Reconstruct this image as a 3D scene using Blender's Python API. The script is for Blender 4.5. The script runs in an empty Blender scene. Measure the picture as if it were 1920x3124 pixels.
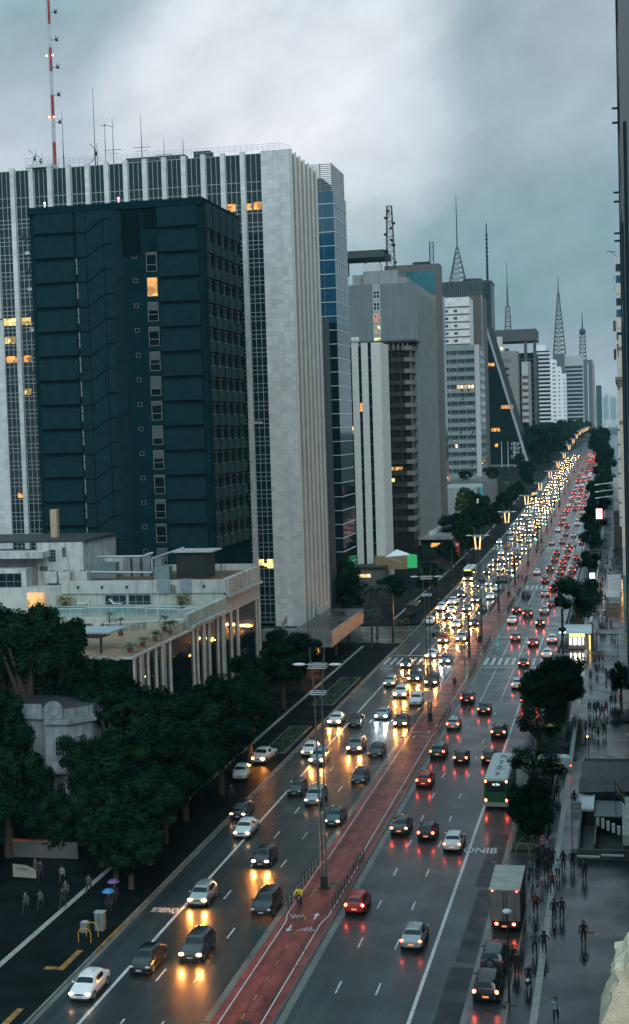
import bpy, bmesh, math, random
from mathutils import Vector, Matrix, noise
R = math.radians
sc = bpy.context.scene
C = sc.collection
RND = random.Random(7)

# ---------------------------------------------------------------- camera
cam_d = bpy.data.cameras.new('camera')
cam_d.sensor_fit = 'VERTICAL'; cam_d.sensor_height = 36.0; cam_d.lens = 36 * 4400 / 3124
cam_d.clip_start = 0.5; cam_d.clip_end = 30000
cam = bpy.data.objects.new('camera', cam_d); C.objects.link(cam)
Rm = Matrix(((0.97802227, 0.01862795, 0.20766666), (0.20619262, 0.06136949, -0.97658506), (-0.03093618, 0.99794127, 0.05617978)))
cam.matrix_world = Matrix.Translation((0, 0, 40)) @ Rm.to_4x4()
sc.camera = cam

# ---------------------------------------------------------------- sky, sun, exposure
sc.view_settings.view_transform = 'Standard'; sc.view_settings.look = 'None'
sc.view_settings.exposure = 0.70; sc.view_settings.gamma = 1.0
sc.render.engine = 'CYCLES'
sc.cycles.use_denoising = True
sc.cycles.max_bounces = 5; sc.cycles.diffuse_bounces = 2; sc.cycles.glossy_bounces = 3
sc.cycles.transparent_max_bounces = 4; sc.cycles.volume_bounces = 0
sc.cycles.sample_clamp_indirect = 6.0
sc.cycles.caustics_reflective = False; sc.cycles.caustics_refractive = False
HAZE = 0.00005
SUN_EL, SUN_RO = 32.0, 158.0
W = bpy.data.worlds.new('World'); sc.world = W; W.use_nodes = True
nt = W.node_tree; N = nt.nodes; L = nt.links; N.clear()
def wn(t, **k):
    n = N.new(t)
    for a, b in k.items(): setattr(n, a, b)
    return n
out = wn('ShaderNodeOutputWorld'); bg = wn('ShaderNodeBackground'); bg.inputs[1].default_value = 0.1
sky = wn('ShaderNodeTexSky'); sky.sky_type = 'NISHITA'; sky.sun_disc = False
sky.sun_elevation = R(SUN_EL); sky.sun_rotation = R(SUN_RO); sky.dust_density = 4; sky.air_density = 1.5
tc = wn('ShaderNodeTexCoord')
mp = wn('ShaderNodeMapping'); mp.vector_type = 'TEXTURE'; mp.inputs['Rotation'].default_value = (0, R(-30), 0); mp.inputs['Scale'].default_value = (1.0, 1.0, 0.6)
L.new(tc.outputs['Generated'], mp.inputs[0])
n1 = wn('ShaderNodeTexNoise'); n1.inputs['Scale'].default_value = 4.4; n1.inputs['Detail'].default_value = 4; n1.inputs['Roughness'].default_value = 0.5
n1.inputs['Distortion'].default_value = 0.35
L.new(mp.outputs[0], n1.inputs['Vector'])
rp = wn('ShaderNodeValToRGB')
e = rp.color_ramp.elements
e[0].position = 0.36; e[0].color = (0.195, 0.31, 0.355, 1)
e[1].position = 0.64; e[1].color = (0.60, 0.645, 0.69, 1)
k = e.new(0.5); k.color = (0.36, 0.475, 0.525, 1)
L.new(n1.outputs['Fac'], rp.inputs[0])
# brighter break in the cloud deck above the towers
nrm = wn('ShaderNodeVectorMath', operation='NORMALIZE'); L.new(tc.outputs['Generated'], nrm.inputs[0])
# cloud masses: a long brighter band climbing to the right, darker bellies above and below it
def lobe(d, inner, outer, src, col, amt, wob=0.0):
    dp = wn('ShaderNodeVectorMath', operation='DOT_PRODUCT'); dp.inputs[1].default_value = Vector(d).normalized(); L.new(nrm.outputs[0], dp.inputs[0])
    ad = wn('ShaderNodeMath', operation='MULTIPLY_ADD'); ad.inputs[1].default_value = wob; L.new(n1.outputs['Fac'], ad.inputs[0]); L.new(dp.outputs['Value'], ad.inputs[2])
    m_ = wn('ShaderNodeMapRange', interpolation_type='SMOOTHSTEP'); m_.inputs[1].default_value = outer + wob * .5; m_.inputs[2].default_value = inner + wob * .5; m_.inputs[4].default_value = amt; L.new(ad.outputs[0], m_.inputs[0])
    x_ = wn('ShaderNodeMix', data_type='RGBA'); L.new(m_.outputs[0], x_.inputs[0]); L.new(src, x_.inputs[6]); x_.inputs[7].default_value = (*col, 1); return x_.outputs[2]
bd = wn('ShaderNodeVectorMath', operation='DOT_PRODUCT'); bd.inputs[1].default_value = (0.129, 0.241, -0.962); L.new(nrm.outputs[0], bd.inputs[0])
bw = wn('ShaderNodeMath', operation='MULTIPLY_ADD'); bw.inputs[1].default_value = 0.16; L.new(n1.outputs['Fac'], bw.inputs[0]); L.new(bd.outputs['Value'], bw.inputs[2])
ba = wn('ShaderNodeMath', operation='SUBTRACT'); ba.inputs[1].default_value = 0.08; L.new(bw.outputs[0], ba.inputs[0])
bb = wn('ShaderNodeMath', operation='ABSOLUTE'); L.new(ba.outputs[0], bb.inputs[0])
bm_ = wn('ShaderNodeMapRange', interpolation_type='SMOOTHSTEP'); bm_.inputs[1].default_value = 0.115; bm_.inputs[2].default_value = 0.0; bm_.inputs[4].default_value = 0.9; L.new(bb.outputs[0], bm_.inputs[0])
bx = wn('ShaderNodeMix', data_type='RGBA'); L.new(bm_.outputs[0], bx.inputs[0]); L.new(rp.outputs[0], bx.inputs[6]); bx.inputs[7].default_value = (0.70, 0.70, 0.75, 1)
cl = lobe((-0.190, 0.946, 0.264), 1.0, .988, bx.outputs[2], (.26, .375, .425), .5, .02); cl = lobe((-0.040, 0.985, 0.165), 1.0, .984, cl, (.25, .36, .41), .7, .03); cl = lobe((-0.310, 0.930, 0.199), 1.0, .990, cl, (.33, .42, .47), .6, .02)
cl = lobe((-0.227, 0.951, 0.208), 1.0, .991, cl, (.98, .95, .96), .6, .02)
n5 = wn('ShaderNodeTexNoise'); n5.inputs['Scale'].default_value = 15; n5.inputs['Detail'].default_value = 6; n5.inputs['Roughness'].default_value = .6; L.new(mp.outputs[0], n5.inputs['Vector'])
m5 = wn('ShaderNodeMapRange'); m5.inputs[1].default_value = .3; m5.inputs[2].default_value = .7; m5.inputs[3].default_value = .86; m5.inputs[4].default_value = 1.12; L.new(n5.outputs['Fac'], m5.inputs[0])
mx1 = wn('ShaderNodeMix', data_type='RGBA', blend_type='MULTIPLY'); mx1.inputs[0].default_value = 1.0; L.new(cl, mx1.inputs[6]); L.new(m5.outputs[0], mx1.inputs[7])
# height: pink clearing at the horizon, slate band over it, unseen cloud overhead brightened and tinted teal for its light
sp = wn('ShaderNodeSeparateXYZ'); L.new(nrm.outputs[0], sp.inputs[0])
hr = wn('ShaderNodeValToRGB'); he = hr.color_ramp.elements
he[0].position = 0.0; he[0].color = (0.95, 0.74, 0.74, 1)
he[1].position = 1.0; he[1].color = (1.05, 1.36, 1.42, 1)
for p, c in ((0.014, (1.0, 0.78, 0.79, 1)), (0.036, (0.74, 0.66, 0.69, 1)), (0.07, (0.49, 0.55, 0.575, 1)), (0.13, (0.50, 0.57, 0.59, 1)), (0.19, (0.68, 0.69, 0.715, 1)), (0.30, (0.65, 0.68, 0.70, 1)), (0.40, (0.52, 0.64, 0.67, 1)), (0.48, (0.50, 0.64, 0.68, 1)), (0.62, (0.95, 1.16, 1.20, 1))):
    q = he.new(p); q.color = c
L.new(sp.outputs['Z'], hr.inputs[0])
mul = wn('ShaderNodeMix', data_type='RGBA', blend_type='MULTIPLY'); mul.inputs[0].default_value = 1.0
L.new(mx1.outputs[2], mul.inputs[6]); L.new(hr.outputs[0], mul.inputs[7])
sc10 = wn('ShaderNodeVectorMath', operation='SCALE'); sc10.inputs[3].default_value = 9.8; L.new(mul.outputs[2], sc10.inputs[0])
mx2 = wn('ShaderNodeMix', data_type='RGBA'); mx2.inputs[0].default_value = 0.96
L.new(sky.outputs[0], mx2.inputs[6]); L.new(sc10.outputs[0], mx2.inputs[7])
L.new(mx2.outputs[2], bg.inputs[0]); L.new(bg.outputs[0], out.inputs[0])
sd = bpy.data.lights.new('sun', 'SUN'); sd.energy = 1.2; sd.angle = R(40); sd.color = (0.90, 0.97, 1.0)
so = bpy.data.objects.new('sun', sd); C.objects.link(so)
az = R(SUN_RO)
sdir = Vector((math.sin(az) * math.cos(R(SUN_EL)), math.cos(az) * math.cos(R(SUN_EL)), math.sin(R(SUN_EL))))
so.rotation_euler = sdir.to_track_quat('Z', 'Y').to_euler()

# ---------------------------------------------------------------- materials
_mc = {}
def nodemat(name):
    m = bpy.data.materials.new(name); m.use_nodes = True
    return m, m.node_tree.nodes, m.node_tree.links, m.node_tree.nodes['Principled BSDF']
def M(name, col, rough=0.6, var=0.14, scale=1.5, metal=0.0, bump=0.0, spec=0.5, streak=0.0):
    if name in _mc: return _mc[name]
    m, n, l, b = nodemat(name)
    t = n.new('ShaderNodeTexCoord'); nz = n.new('ShaderNodeTexNoise'); nz.inputs['Scale'].default_value = scale; nz.inputs['Detail'].default_value = 5
    l.new(t.outputs['Object'], nz.inputs['Vector'])
    r = n.new('ShaderNodeValToRGB'); r.color_ramp.elements[0].position = 0.3; r.color_ramp.elements[1].position = 0.7
    r.color_ramp.elements[0].color = (*[c * (1 - var) for c in col], 1); r.color_ramp.elements[1].color = (*[min(1, c * (1 + var)) for c in col], 1)
    l.new(nz.outputs['Fac'], r.inputs[0]); last = r.outputs[0]
    if streak:      # rain streaks running down weathered walls
        mpn = n.new('ShaderNodeMapping'); mpn.inputs['Scale'].default_value = (1.3, 1.3, 0.12); l.new(t.outputs['Object'], mpn.inputs[0])
        n2 = n.new('ShaderNodeTexNoise'); n2.inputs['Scale'].default_value = 1.6; n2.inputs['Detail'].default_value = 6; l.new(mpn.outputs[0], n2.inputs['Vector'])
        r2 = n.new('ShaderNodeMapRange'); r2.inputs[1].default_value = 0.5; r2.inputs[2].default_value = 0.72; l.new(n2.outputs['Fac'], r2.inputs[0])
        mm = n.new('ShaderNodeMath'); mm.operation = 'MULTIPLY'; mm.inputs[1].default_value = streak; l.new(r2.outputs[0], mm.inputs[0])
        mi = n.new('ShaderNodeMix'); mi.data_type = 'RGBA'; l.new(mm.outputs[0], mi.inputs[0]); l.new(last, mi.inputs[6]); mi.inputs[7].default_value = (*[c * 0.3 for c in col], 1); last = mi.outputs[2]
    l.new(last, b.inputs['Base Color'])
    b.inputs['Roughness'].default_value = rough; b.inputs['Metallic'].default_value = metal; b.inputs['Specular IOR Level'].default_value = spec
    if bump:
        bp = n.new('ShaderNodeBump'); bp.inputs['Strength'].default_value = bump; bp.inputs['Distance'].default_value = 0.02
        n3 = n.new('ShaderNodeTexNoise'); n3.inputs['Scale'].default_value = scale * 9; l.new(t.outputs['Object'], n3.inputs['Vector']); l.new(n3.outputs['Fac'], bp.inputs['Height']); l.new(bp.outputs[0], b.inputs['Normal'])
    _mc[name] = m; return m
def ME(name, col, strength):
    if name in _mc: return _mc[name]
    m, n, l, b = nodemat(name)
    b.inputs['Base Color'].default_value = (*[c * 0.3 for c in col], 1); b.inputs['Emission Color'].default_value = (*col, 1); b.inputs['Emission Strength'].default_value = strength
    _mc[name] = m; return m
def MLIT(name, col, strength, scale=1.2):       # lit room seen through a window: curtains, lamps, furniture
    if name in _mc: return _mc[name]
    m, n, l, b = nodemat(name)
    t = n.new('ShaderNodeTexCoord'); v = n.new('ShaderNodeTexVoronoi'); v.inputs['Scale'].default_value = scale; l.new(t.outputs['Object'], v.inputs['Vector'])
    r = n.new('ShaderNodeValToRGB'); r.color_ramp.elements[0].color = (*[c * 0.15 for c in col], 1); r.color_ramp.elements[1].color = (*col, 1); r.color_ramp.elements[0].position = 0.15; r.color_ramp.elements[1].position = 0.8
    sx = n.new('ShaderNodeSeparateColor'); l.new(v.outputs['Color'], sx.inputs[0]); l.new(sx.outputs[0], r.inputs[0])
    l.new(r.outputs[0], b.inputs['Emission Color']); b.inputs['Emission Strength'].default_value = strength; b.inputs['Base Color'].default_value = (0.05, 0.04, 0.03, 1); b.inputs['Roughness'].default_value = 0.2
    _mc[name] = m; return m
def MBRICK(name, c1, c2, mort, bw, bh, rough=0.7, ms=0.015, stain=0.25):       # cladding slabs, u = x + y, v = z
    if name in _mc: return _mc[name]
    m, n, l, b = nodemat(name)
    t = n.new('ShaderNodeTexCoord'); s = n.new('ShaderNodeSeparateXYZ'); l.new(t.outputs['Object'], s.inputs[0])
    a = n.new('ShaderNodeMath'); a.operation = 'ADD'; l.new(s.outputs[0], a.inputs[0]); l.new(s.outputs[1], a.inputs[1])
    c = n.new('ShaderNodeCombineXYZ'); l.new(a.outputs[0], c.inputs[0]); l.new(s.outputs[2], c.inputs[1])
    br = n.new('ShaderNodeTexBrick'); br.inputs['Scale'].default_value = 1.0; br.inputs['Brick Width'].default_value = bw; br.inputs['Row Height'].default_value = bh
    br.inputs['Mortar Size'].default_value = ms; br.inputs['Color1'].default_value = (*c1, 1); br.inputs['Color2'].default_value = (*c2, 1); br.inputs['Mortar'].default_value = (*mort, 1); br.offset = 0.0
    l.new(c.outputs[0], br.inputs['Vector'])
    nz = n.new('ShaderNodeTexNoise'); nz.inputs['Scale'].default_value = 0.22; nz.inputs['Detail'].default_value = 7; nz.inputs['Roughness'].default_value = 0.62; l.new(t.outputs['Object'], nz.inputs['Vector'])
    mr_ = n.new('ShaderNodeMapRange'); mr_.inputs[1].default_value = 0.35; mr_.inputs[2].default_value = 0.65; mr_.inputs[3].default_value = 1 - stain; mr_.inputs[4].default_value = 1.0 + stain * 0.3; mpz = n.new('ShaderNodeMapping'); mpz.inputs['Scale'].default_value = (2.2, 2.2, 0.3); l.new(t.outputs['Object'], mpz.inputs[0]); l.new(mpz.outputs[0], nz.inputs['Vector']); l.new(nz.outputs['Fac'], mr_.inputs[0])
    mi = n.new('ShaderNodeMix'); mi.data_type = 'RGBA'; mi.blend_type = 'MULTIPLY'; mi.inputs[0].default_value = 1
    l.new(br.outputs['Color'], mi.inputs[6]); l.new(mr_.outputs[0], mi.inputs[7]); l.new(mi.outputs[2], b.inputs['Base Color']); b.inputs['Roughness'].default_value = rough
    _mc[name] = m; return m
def MGLASS(name, col, rough=0.06, spec=0.7, metal=0.0, panes=0.0):
    if name in _mc: return _mc[name]
    m, n, l, b = nodemat(name)
    t = n.new('ShaderNodeTexCoord'); nz = n.new('ShaderNodeTexNoise'); nz.inputs['Scale'].default_value = 0.35; l.new(t.outputs['Object'], nz.inputs['Vector'])
    r = n.new('ShaderNodeValToRGB'); r.color_ramp.elements[0].color = (*[c * 0.6 for c in col], 1); r.color_ramp.elements[1].color = (*[c * 1.4 for c in col], 1); l.new(nz.outputs['Fac'], r.inputs[0])
    l.new(r.outputs[0], b.inputs['Base Color']); b.inputs['Roughness'].default_value = rough; b.inputs['Specular IOR Level'].default_value = spec; b.inputs['Metallic'].default_value = metal
    bp = n.new('ShaderNodeBump'); bp.inputs['Strength'].default_value = 0.05; n2 = n.new('ShaderNodeTexNoise'); n2.inputs['Scale'].default_value = 0.5; l.new(t.outputs['Object'], n2.inputs['Vector']); l.new(n2.outputs['Fac'], bp.inputs['Height']); l.new(bp.outputs[0], b.inputs['Normal'])
    _mc[name] = m; return m
def MWET(name, col, var=0.3, r0=0.12, r1=0.34, scale=0.35, bump=0.12, stretch=(1, 0.25, 1), tile=None, spec=0.5, coat=0.0):
    if name in _mc: return _mc[name]
    m, n, l, b = nodemat(name)
    t = n.new('ShaderNodeTexCoord'); mpn = n.new('ShaderNodeMapping'); mpn.inputs['Scale'].default_value = stretch; l.new(t.outputs['Object'], mpn.inputs[0])
    nz = n.new('ShaderNodeTexNoise'); nz.inputs['Scale'].default_value = scale; nz.inputs['Detail'].default_value = 8; nz.inputs['Roughness'].default_value = 0.6; l.new(mpn.outputs[0], nz.inputs['Vector'])
    r = n.new('ShaderNodeValToRGB'); r.color_ramp.elements[0].position = 0.32; r.color_ramp.elements[1].position = 0.68
    r.color_ramp.elements[0].color = (*[c * (1 - var) for c in col], 1); r.color_ramp.elements[1].color = (*[c * (1 + var) for c in col], 1); l.new(nz.outputs['Fac'], r.inputs[0])
    last = r.outputs[0]
    if coat:        # tyre-polished tracks along the lanes and hairline cracks
        mp2 = n.new('ShaderNodeMapping'); mp2.inputs['Scale'].default_value = (1.1, 0.012, 1); l.new(t.outputs['Object'], mp2.inputs[0])
        nt_ = n.new('ShaderNodeTexNoise'); nt_.inputs['Scale'].default_value = 1.0; nt_.inputs['Detail'].default_value = 4; l.new(mp2.outputs[0], nt_.inputs['Vector'])
        mt = n.new('ShaderNodeMapRange'); mt.inputs[1].default_value = 0.35; mt.inputs[2].default_value = 0.65; mt.inputs[3].default_value = 0.6; mt.inputs[4].default_value = 1.35; l.new(nt_.outputs['Fac'], mt.inputs[0])
        m1 = n.new('ShaderNodeMix'); m1.data_type = 'RGBA'; m1.blend_type = 'MULTIPLY'; m1.inputs[0].default_value = 1; l.new(last, m1.inputs[6]); l.new(mt.outputs[0], m1.inputs[7])
        vo = n.new('ShaderNodeTexVoronoi'); vo.feature = 'DISTANCE_TO_EDGE'; vo.inputs['Scale'].default_value = 0.16; l.new(t.outputs['Object'], vo.inputs['Vector'])
        mc = n.new('ShaderNodeMapRange'); mc.inputs[1].default_value = 0.0; mc.inputs[2].default_value = 0.012; mc.inputs[3].default_value = 0.45; mc.inputs[4].default_value = 1.0; l.new(vo.outputs['Distance'], mc.inputs[0])
        m2 = n.new('ShaderNodeMix'); m2.data_type = 'RGBA'; m2.blend_type = 'MULTIPLY'; m2.inputs[0].default_value = 1; l.new(m1.outputs[2], m2.inputs[6]); l.new(mc.outputs[0], m2.inputs[7]); last = m2.outputs[2]
    fine = n.new('ShaderNodeTexNoise'); fine.inputs['Scale'].default_value = 14; fine.inputs['Detail'].default_value = 3; l.new(t.outputs['Object'], fine.inputs['Vector'])
    if tile:
        br = n.new('ShaderNodeTexBrick'); br.inputs['Scale'].default_value = 1; br.inputs['Brick Width'].default_value = tile; br.inputs['Row Height'].default_value = tile; br.offset = 0; br.inputs['Mortar Size'].default_value = 0.012 * tile
        br.inputs['Color1'].default_value = (1, 1, 1, 1); br.inputs['Color2'].default_value = (0.78, 0.8, 0.8, 1); br.inputs['Mortar'].default_value = (0.5, 0.5, 0.5, 1); l.new(t.outputs['Object'], br.inputs['Vector'])
        mi = n.new('ShaderNodeMix'); mi.data_type = 'RGBA'; mi.blend_type = 'MULTIPLY'; mi.inputs[0].default_value = 1; l.new(last, mi.inputs[6]); l.new(br.outputs['Color'], mi.inputs[7]); last = mi.outputs[2]
    l.new(last, b.inputs['Base Color'])
    n4 = n.new('ShaderNodeTexNoise'); n4.inputs['Scale'].default_value = scale * 0.8; n4.inputs['Detail'].default_value = 5; l.new(t.outputs['Object'], n4.inputs['Vector'])
    mr_ = n.new('ShaderNodeMapRange'); mr_.inputs[1].default_value = 0.35; mr_.inputs[2].default_value = 0.65; mr_.inputs[3].default_value = r0; mr_.inputs[4].default_value = r1; l.new(n4.outputs['Fac'], mr_.inputs[0]); l.new(mr_.outputs[0], b.inputs['Roughness'])
    b.inputs['Specular IOR Level'].default_value = spec
    if coat:        # water film over the rough surface, thinner where it has drained
        n6 = n.new('ShaderNodeMapRange'); n6.inputs[1].default_value = 0.4; n6.inputs[2].default_value = 0.62; n6.inputs[3].default_value = coat * .35; n6.inputs[4].default_value = coat; l.new(n4.outputs['Fac'], n6.inputs[0])
        sy = n.new('ShaderNodeSeparateXYZ'); l.new(t.outputs['Object'], sy.inputs[0]); my = n.new('ShaderNodeMapRange'); my.inputs[1].default_value = 150; my.inputs[2].default_value = 270; my.inputs[3].default_value = .4; my.inputs[4].default_value = 1.15; l.new(sy.outputs[1], my.inputs[0])      # film strengthened towards the junction to brighten the sheen there
        mw = n.new('ShaderNodeMath'); mw.operation = 'MULTIPLY'; mw.use_clamp = True; l.new(n6.outputs[0], mw.inputs[0]); l.new(my.outputs[0], mw.inputs[1]); l.new(mw.outputs[0], b.inputs['Coat Weight']); b.inputs['Coat Roughness'].default_value = 0.16; b.inputs['Coat IOR'].default_value = 1.8
    bp = n.new('ShaderNodeBump'); bp.inputs['Strength'].default_value = bump; bp.inputs['Distance'].default_value = 0.01; l.new(fine.outputs['Fac'], bp.inputs['Height']); l.new(bp.outputs[0], b.inputs['Normal'])
    _mc[name] = m; return m

def MPAINT(name, col, wear):       # road paint worn through to the asphalt
    m, n, l, b = nodemat(name)
    t = n.new('ShaderNodeTexCoord'); nz = n.new('ShaderNodeTexNoise'); nz.inputs['Scale'].default_value = 3.5; nz.inputs['Detail'].default_value = 8; nz.inputs['Roughness'].default_value = .7; l.new(t.outputs['Object'], nz.inputs['Vector'])
    n2 = n.new('ShaderNodeTexNoise'); n2.inputs['Scale'].default_value = 0.12; l.new(t.outputs['Object'], n2.inputs['Vector'])
    a = n.new('ShaderNodeMath'); a.operation = 'MULTIPLY_ADD'; a.inputs[1].default_value = .35; l.new(n2.outputs['Fac'], a.inputs[0]); l.new(nz.outputs['Fac'], a.inputs[2])
    r = n.new('ShaderNodeMapRange'); r.inputs[1].default_value = wear; r.inputs[2].default_value = wear + .14; l.new(a.outputs[0], r.inputs[0])
    mi = n.new('ShaderNodeMix'); mi.data_type = 'RGBA'; l.new(r.outputs[0], mi.inputs[0]); mi.inputs[6].default_value = (*[c * .22 for c in col], 1); mi.inputs[7].default_value = (*col, 1); l.new(mi.outputs[2], b.inputs['Base Color'])
    b.inputs['Roughness'].default_value = .4; return m

# ---------------------------------------------------------------- mesh builder and object helpers
class MB:
    def __init__(s): s.v = []; s.f = []; s.m = []
    def face(s, pts, m=0):
        i = len(s.v); s.v += [tuple(p) for p in pts]; s.f.append(tuple(range(i, i + len(pts)))); s.m.append(m)
    def box(s, x0, x1, y0, y1, z0, z1, m=0):
        i = len(s.v)
        s.v += [(x0, y0, z0), (x1, y0, z0), (x1, y1, z0), (x0, y1, z0), (x0, y0, z1), (x1, y0, z1), (x1, y1, z1), (x0, y1, z1)]
        for q in ((0, 3, 2, 1), (4, 5, 6, 7), (0, 1, 5, 4), (1, 2, 6, 5), (2, 3, 7, 6), (3, 0, 4, 7)): s.f.append(tuple(i + a for a in q)); s.m.append(m)
        return s
    def cyl(s, p0, p1, r0, r1=None, n=8, m=0, cap=True):
        r1 = r0 if r1 is None else r1
        p0 = Vector(p0); p1 = Vector(p1); d = (p1 - p0)
        if d.length < 1e-6: return s
        d.normalize(); a = d.orthogonal().normalized(); b = d.cross(a); i = len(s.v)
        for p, r in ((p0, r0), (p1, r1)):
            for k in range(n):
                t = 2 * math.pi * k / n; s.v.append(tuple(p + (a * math.cos(t) + b * math.sin(t)) * r))
        for k in range(n):
            s.f.append((i + k, i + (k + 1) % n, i + n + (k + 1) % n, i + n + k)); s.m.append(m)
        if cap:
            s.f.append(tuple(i + n - 1 - k for k in range(n))); s.m.append(m); s.f.append(tuple(i + n + k for k in range(n))); s.m.append(m)
        return s
    def tube(s, pts, r, n=5, m=0):
        for a, b in zip(pts[:-1], pts[1:]): s.cyl(a, b, r, r, n, m)
        return s
    def prism(s, poly, z0, z1, m=0):
        i = len(s.v); n = len(poly); s.v += [(x, y, z0) for x, y in poly] + [(x, y, z1) for x, y in poly]
        for k in range(n): s.f.append((i + k, i + (k + 1) % n, i + n + (k + 1) % n, i + n + k)); s.m.append(m)
        s.f.append(tuple(i + n - 1 - k for k in range(n))); s.m.append(m); s.f.append(tuple(i + n + k for k in range(n))); s.m.append(m)
        return s
    def ball(s, c, rx, ry, rz, n=10, k=6, m=0):
        i = len(s.v); c = Vector(c)
        for a in range(k + 1):
            ph = math.pi * a / k
            for b in range(n):
                t = 2 * math.pi * b / n; s.v.append((c.x + rx * math.sin(ph) * math.cos(t), c.y + ry * math.sin(ph) * math.sin(t), c.z + rz * math.cos(ph)))
        for a in range(k):
            for b in range(n): s.f.append((i + a * n + b, i + (a + 1) * n + b, i + (a + 1) * n + (b + 1) % n, i + a * n + (b + 1) % n)); s.m.append(m)
        return s
    def mesh(s, name, mats, off=(0, 0, 0), smooth=False):
        me = bpy.data.meshes.new(name)
        me.from_pydata([(v[0] - off[0], v[1] - off[1], v[2] - off[2]) for v in s.v], [], s.f)
        for m in (mats if isinstance(mats, (list, tuple)) else [mats]): me.materials.append(m)
        me.polygons.foreach_set('material_index', s.m)
        if smooth: me.polygons.foreach_set('use_smooth', [True] * len(s.f))
        me.update(); return me
def tag(o, label=None, cat=None, group=None, kind=None):
    if label: o['label'] = label
    if cat: o['category'] = cat
    if group: o['group'] = group
    if kind: o['kind'] = kind
    return o
def thing(name, label, cat, loc=(0, 0, 0), rz=0.0, group=None):
    o = bpy.data.objects.new(name, None); C.objects.link(o); o.location = loc; o.rotation_euler = (0, 0, rz); o.empty_display_size = 0.5
    return tag(o, label, cat, group)
def root_loc(p):
    while p.parent: p = p.parent
    return p.location
def part(name, mb, mats=None, parent=None, local=False, smooth=False, label=None):
    off = (0, 0, 0) if local or parent is None else root_loc(parent)
    me = mb if isinstance(mb, bpy.types.Mesh) else mb.mesh(name, mats, off, smooth)
    o = bpy.data.objects.new(name, me); C.objects.link(o)
    if parent: o.parent = parent
    if label: o['label'] = label
    return o
def solo(name, label, cat, mb, mats, loc=(0, 0, 0), rz=0.0, group=None, smooth=False, local=True):
    me = mb if isinstance(mb, bpy.types.Mesh) else mb.mesh(name, mats, (0, 0, 0) if local else loc, smooth)
    o = bpy.data.objects.new(name, me); C.objects.link(o); o.location = loc; o.rotation_euler = (0, 0, rz)
    return tag(o, label, cat, group)
def struct(name, mb, mats, smooth=False):
    o = part(name, mb, mats, smooth=smooth); return tag(o, kind='structure')
def kids(o): return [c for c in o.children]
def copy_tree(o, parent=None):
    c = o.copy(); C.objects.link(c); c.parent = parent
    for ch in kids(o): copy_tree(ch, c)
    return c
def baked(mb, mods, name='tmp'):
    """mesh of the builder after the given modifiers"""
    me = mb if isinstance(mb, bpy.types.Mesh) else mb.mesh(name, [])
    o = bpy.data.objects.new(name, me); C.objects.link(o)
    for t, kw in mods:
        md = o.modifiers.new(t, t)
        for a, b in kw.items(): setattr(md, a, b)
    dg = bpy.context.evaluated_depsgraph_get(); dg.update()
    res = bpy.data.meshes.new_from_object(o.evaluated_get(dg)); bpy.data.objects.remove(o)
    return res
def text_mesh(s, size, mat, ext=0.0, spacing=1.0, bold=0.0):
    cu = bpy.data.curves.new('txt', 'FONT'); cu.body = s; cu.size = size; cu.extrude = ext; cu.align_x = 'CENTER'; cu.align_y = 'CENTER'; cu.space_character = spacing; cu.resolution_u = 3; cu.offset = bold
    o = bpy.data.objects.new('txt', cu); C.objects.link(o); dg = bpy.context.evaluated_depsgraph_get(); dg.update()
    me = bpy.data.meshes.new_from_object(o.evaluated_get(dg)); bpy.data.objects.remove(o)
    me.materials.clear(); me.materials.append(mat); return me
YS = [-400, 400, 500, 663, 807, 956, 1080, 1200, 12000]; ZS = [0, 0, .9, 4.7, 10, 14.2, 15.6, 16, 16]
def gz(y):
    for a in range(len(YS) - 1):
        if y <= YS[a + 1]: return ZS[a] + (ZS[a + 1] - ZS[a]) * (y - YS[a]) / (YS[a + 1] - YS[a])
    return 16
def ybreaks(y0, y1): return [y0] + [y for y in YS if y0 < y < y1] + [y1]
def strip(mb, x0, x1, y0, y1, dz, m=0, h=0.0):
    ys = ybreaks(y0, y1)
    for a, b in zip(ys[:-1], ys[1:]):
        za, zb = gz(a) + dz, gz(b) + dz
        mb.face([(x0, a, za), (x1, a, za), (x1, b, zb), (x0, b, zb)], m)
        if h:
            mb.face([(x0, b, zb - h), (x0, a, za - h), (x0, a, za), (x0, b, zb)], m); mb.face([(x1, a, za - h), (x1, b, zb - h), (x1, b, zb), (x1, a, za)], m)
    if h: mb.face([(x0, y0, gz(y0) + dz - h), (x1, y0, gz(y0) + dz - h), (x1, y0, gz(y0) + dz), (x0, y0, gz(y0) + dz)], m)
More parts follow.
